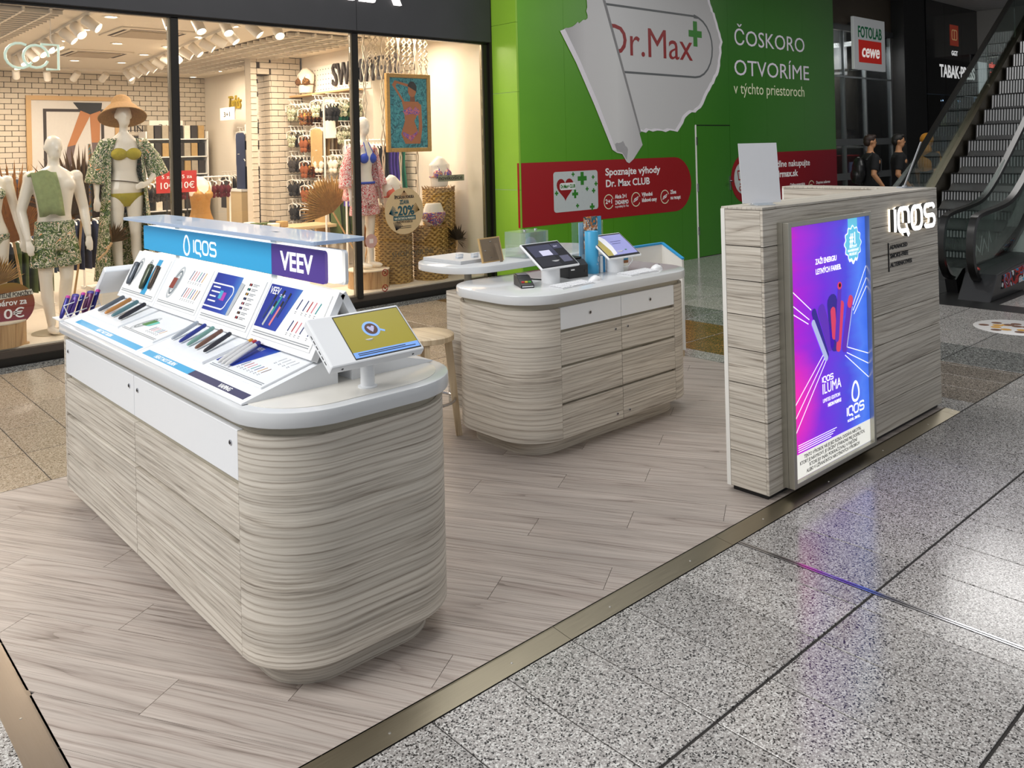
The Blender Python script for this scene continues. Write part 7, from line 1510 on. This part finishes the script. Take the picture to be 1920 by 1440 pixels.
for k in range(12):
    x, y = 4.72 + (k % 6) * .12, 10.45 + (k // 6) * .2; c = ('ivory', 'tan', 'olive', 'charcoal')[k % 4]; o = box('folded_garment', (-.055, -.08, 0), (.055, .08, .04 + .02 * (k % 3)), GM[c], None, .012, (x, y, FZ + .62)); tag(o, '%s folded garment on the birch table by the swimwear wall' % c, 'garment', '%s folded garments' % c)
# packet shelves before the brick wall
ps = empty('packet_shelf', (5.85, 15.6, FZ), 0, 'white shelf of packed tights before the brick wall', 'shelf')
for k in range(6): box('shelf_board', (-.55, -.18, .30 + k * .32), (.55, .18, .32 + k * .32), WHITE_M, ps)
for x in (-.55, .55): box('shelf_side', (x - .012, -.18, 0), (x + .012, .18, 2.05), WHITE_M, ps)
box('shelf_back', (-.55, .17, 0), (.55, .18, 2.05), WHITE_M, ps)
pk = {}
for k in range(6):
    for j in range(8):
        c = ('charcoal', 'stone', 'tan', 'black', 'ivory', 'charcoal', 'tan', 'stone')[(j + k * 3) % 8]
        if c not in pk: pk[c] = boxdata('tights_packet', (-.055, -.08, 0), (.055, .08, .24), .006, 1); pk[c].materials.append(GM[c])
        o = link('tights_packet', pk[c], None, None, (5.85 - .46 + j * .131, 15.55, FZ + .32 + k * .32)); tag(o, '%s tights packet on the white packet shelf' % c, 'packet', '%s packets on the packet shelf' % c)
# cash desk seen through the brick portal
cdk = empty('shop_desk', (6.55, 13.9, FZ), 0, 'pale cash desk seen through the brick portal', 'desk'); box('desk_body', (-.35, -.3, 0), (.0, .3, .98), tbm, cdk, .005); box('desk_top', (-.36, -.32, .98), (.02, .32, 1.02), WHITE_M, cdk)
# ------------------------------------------------------------------ passers-by beyond the partition
SKN = plain('skin_tan', '#b98560', .55, var=.04); HAIR = plain('dark_brown_hair', '#2a1a12', .6, var=.2, scale=80); HAIRB = plain('near_black_hair', '#15110f', .6, var=.2, scale=80)
TSH = plain('black_tshirt', '#101013', .85, var=.1); JEAN = plain('blue_jeans', '#3f6a9c', .85, var=.1); SHORT = plain('grey_shorts', '#6d6a66', .85, var=.08)
def person(loc, rz, lb, J, pants, hair, pantlen, extra):
    e = empty('person', loc, rz, lb, 'person'); body('person_body', SKN, e, J, False, True, .010)
    D = [loftdata('s', [ell(0, 0, z, a * 1.06, b * 1.1, 18) for z, a, b in ((.88, .165, .115), (.98, .162, .113), (1.08, .15, .106), (1.20, .158, .112), (1.32, .184, .124), (1.41, .194, .112), (1.47, .135, .085), (1.50, .075, .07))]), blob((0, -.07, 1.33), (.14, .06, .10))]
    for s, k in ((-1, 'R'), (1, 'L')):
        sh = Vector((s * .19, .005, 1.415)); el = Vector(J.get('el' + k, (s * .235, .03, 1.12))); D.append(tubedata('s', [tuple(sh), tuple(sh * .25 + el * .75)], [.072, .064], 12)); D.append(blob(tuple(sh), (.07,) * 3))
    cloth('t_shirt', D, TSH, e, .011)
    D = [loftdata('s', [ell(0, 0, z, a, b, 18) for z, a, b in ((.78, .12, .10), (.87, .168, .118), (.96, .168, .118))])]
    for s, k in ((-1, 'R'), (1, 'L')):
        kn = Vector(J.get('kn' + k, (s * .09, -.015, .49))); an = Vector(J.get('an' + k, (s * .085, .02, .085))); hp_ = Vector((s * .085, 0, .87))
        if pantlen == 'long': D.append(tubedata('s', [tuple(hp_), tuple((hp_ + kn) / 2), tuple(kn), tuple(an + Vector((0, 0, .03)))], [.102, .086, .07, .06], 12))
        else: D.append(tubedata('s', [tuple(hp_), tuple((hp_ + kn) / 2), tuple(kn + Vector((0, 0, .03)))], [.104, .094, .088], 12))
    cloth('trousers' if pantlen == 'long' else 'shorts', D, pants, e, .011)
    for s, k in ((-1, 'R'), (1, 'L')):
        an = Vector(J.get('an' + k, (s * .085, .02, .085))); cloth('shoe', [blob((an.x + s * .008, an.y - .065, an.z - .045), (.05, .13, .042)), blob((an.x, an.y + .015, an.z - .03), (.045, .055, .055))], DARK, e, .01)
    hz = 1.68; cloth('hair', [blob((0, .012, hz + .045), (.082, .098, .088)), blob((0, .05, hz + .0), (.074, .06, .075)), blob((0, -.055, hz + .095), (.06, .05, .032))], hair, e, .008, 2)
    for s in (-1, 1): lathe('eye', [(0, .004), (.008, .002), (.010, 0)], INK_K, e, (s * .03, -.0925, hz + .005), (PI / 2, 0, 0), n=8)
    for s in (-1, 1): box('eyebrow', (s * .03 - .016, -.098, hz + .026), (s * .03 + .016, -.088, hz + .032), hair, e)
    box('mouth', (-.02, -.098, hz - .064), (.02, -.088, hz - .058), plain('lips', '#8a4a3c', .6), e)
    extra(e)
    return e
def strap(e): tube('bag_strap', [(-.13, -.02, 1.47), (-.06, -.125, 1.36), (.06, -.14, 1.18), (.15, -.09, 1.04)], .012, DARK, e, n=6); cloth('hip_bag', [blob((.10, -.15, 1.0), (.13, .06, .075))], BLACK, e, .012)
def backpack(e):
    cloth('backpack', [blob((0, .20, 1.20), (.15, .11, .24)), blob((0, .25, 1.12), (.12, .09, .14))], BLACK, e, .013)
    for s in (-1, 1): tube('backpack_strap', [(s * .11, .12, 1.38), (s * .12, .02, 1.50), (s * .12, -.12, 1.38), (s * .13, -.11, 1.20), (s * .15, .05, 1.05)], .018, DARK, e, n=6)
FACE = math.radians(48)     # walking towards picture right
person((14.05, 6.52, 0), FACE, 'person with brown hair, black t-shirt and black backpack walking by the photo shop', {'elR': (-.25, .06, 1.14), 'wrR': (-.25, -.10, .93), 'elL': (.25, -.02, 1.13), 'wrL': (.24, -.18, .98), 'knR': (-.09, -.14, .50), 'anR': (-.09, -.10, .09), 'knL': (.09, .06, .49), 'anL': (.085, .28, .12)}, SHORT, HAIR, 'short', backpack)
person((14.45, 6.22, 0), math.radians(30), 'person with black hair, black t-shirt and cross-body bag walking by the photo shop', {'elR': (-.25, .05, 1.13), 'wrR': (-.21, -.14, .93), 'elL': (.25, .05, 1.13), 'wrL': (.22, -.16, .98), 'knR': (-.09, .05, .49), 'anR': (-.085, .25, .12), 'knL': (.09, -.14, .50), 'anL': (.09, -.12, .09)}, JEAN, HAIRB, 'long', strap)
YEL = plain('mustard_hood', '#b87a1c', .85, var=.2, scale=20)
def hood(e): cloth('hood', [blob((0, .02, 1.70), (.105, .12, .12)), blob((0, .06, 1.52), (.13, .10, .10)), blob((0, .02, 1.28), (.19, .14, .20)), tubedata('s', [(-.10, -.08, 1.48), (-.12, -.14, 1.2), (-.10, -.14, 1.0)], [.06, .055, .04], 10)], YEL, e, .012)
person((15.3, 6.08, 0), math.radians(60), 'person in a mustard yellow hooded scarf behind the escalator handrail', {}, JEAN, HAIR, 'long', hood)
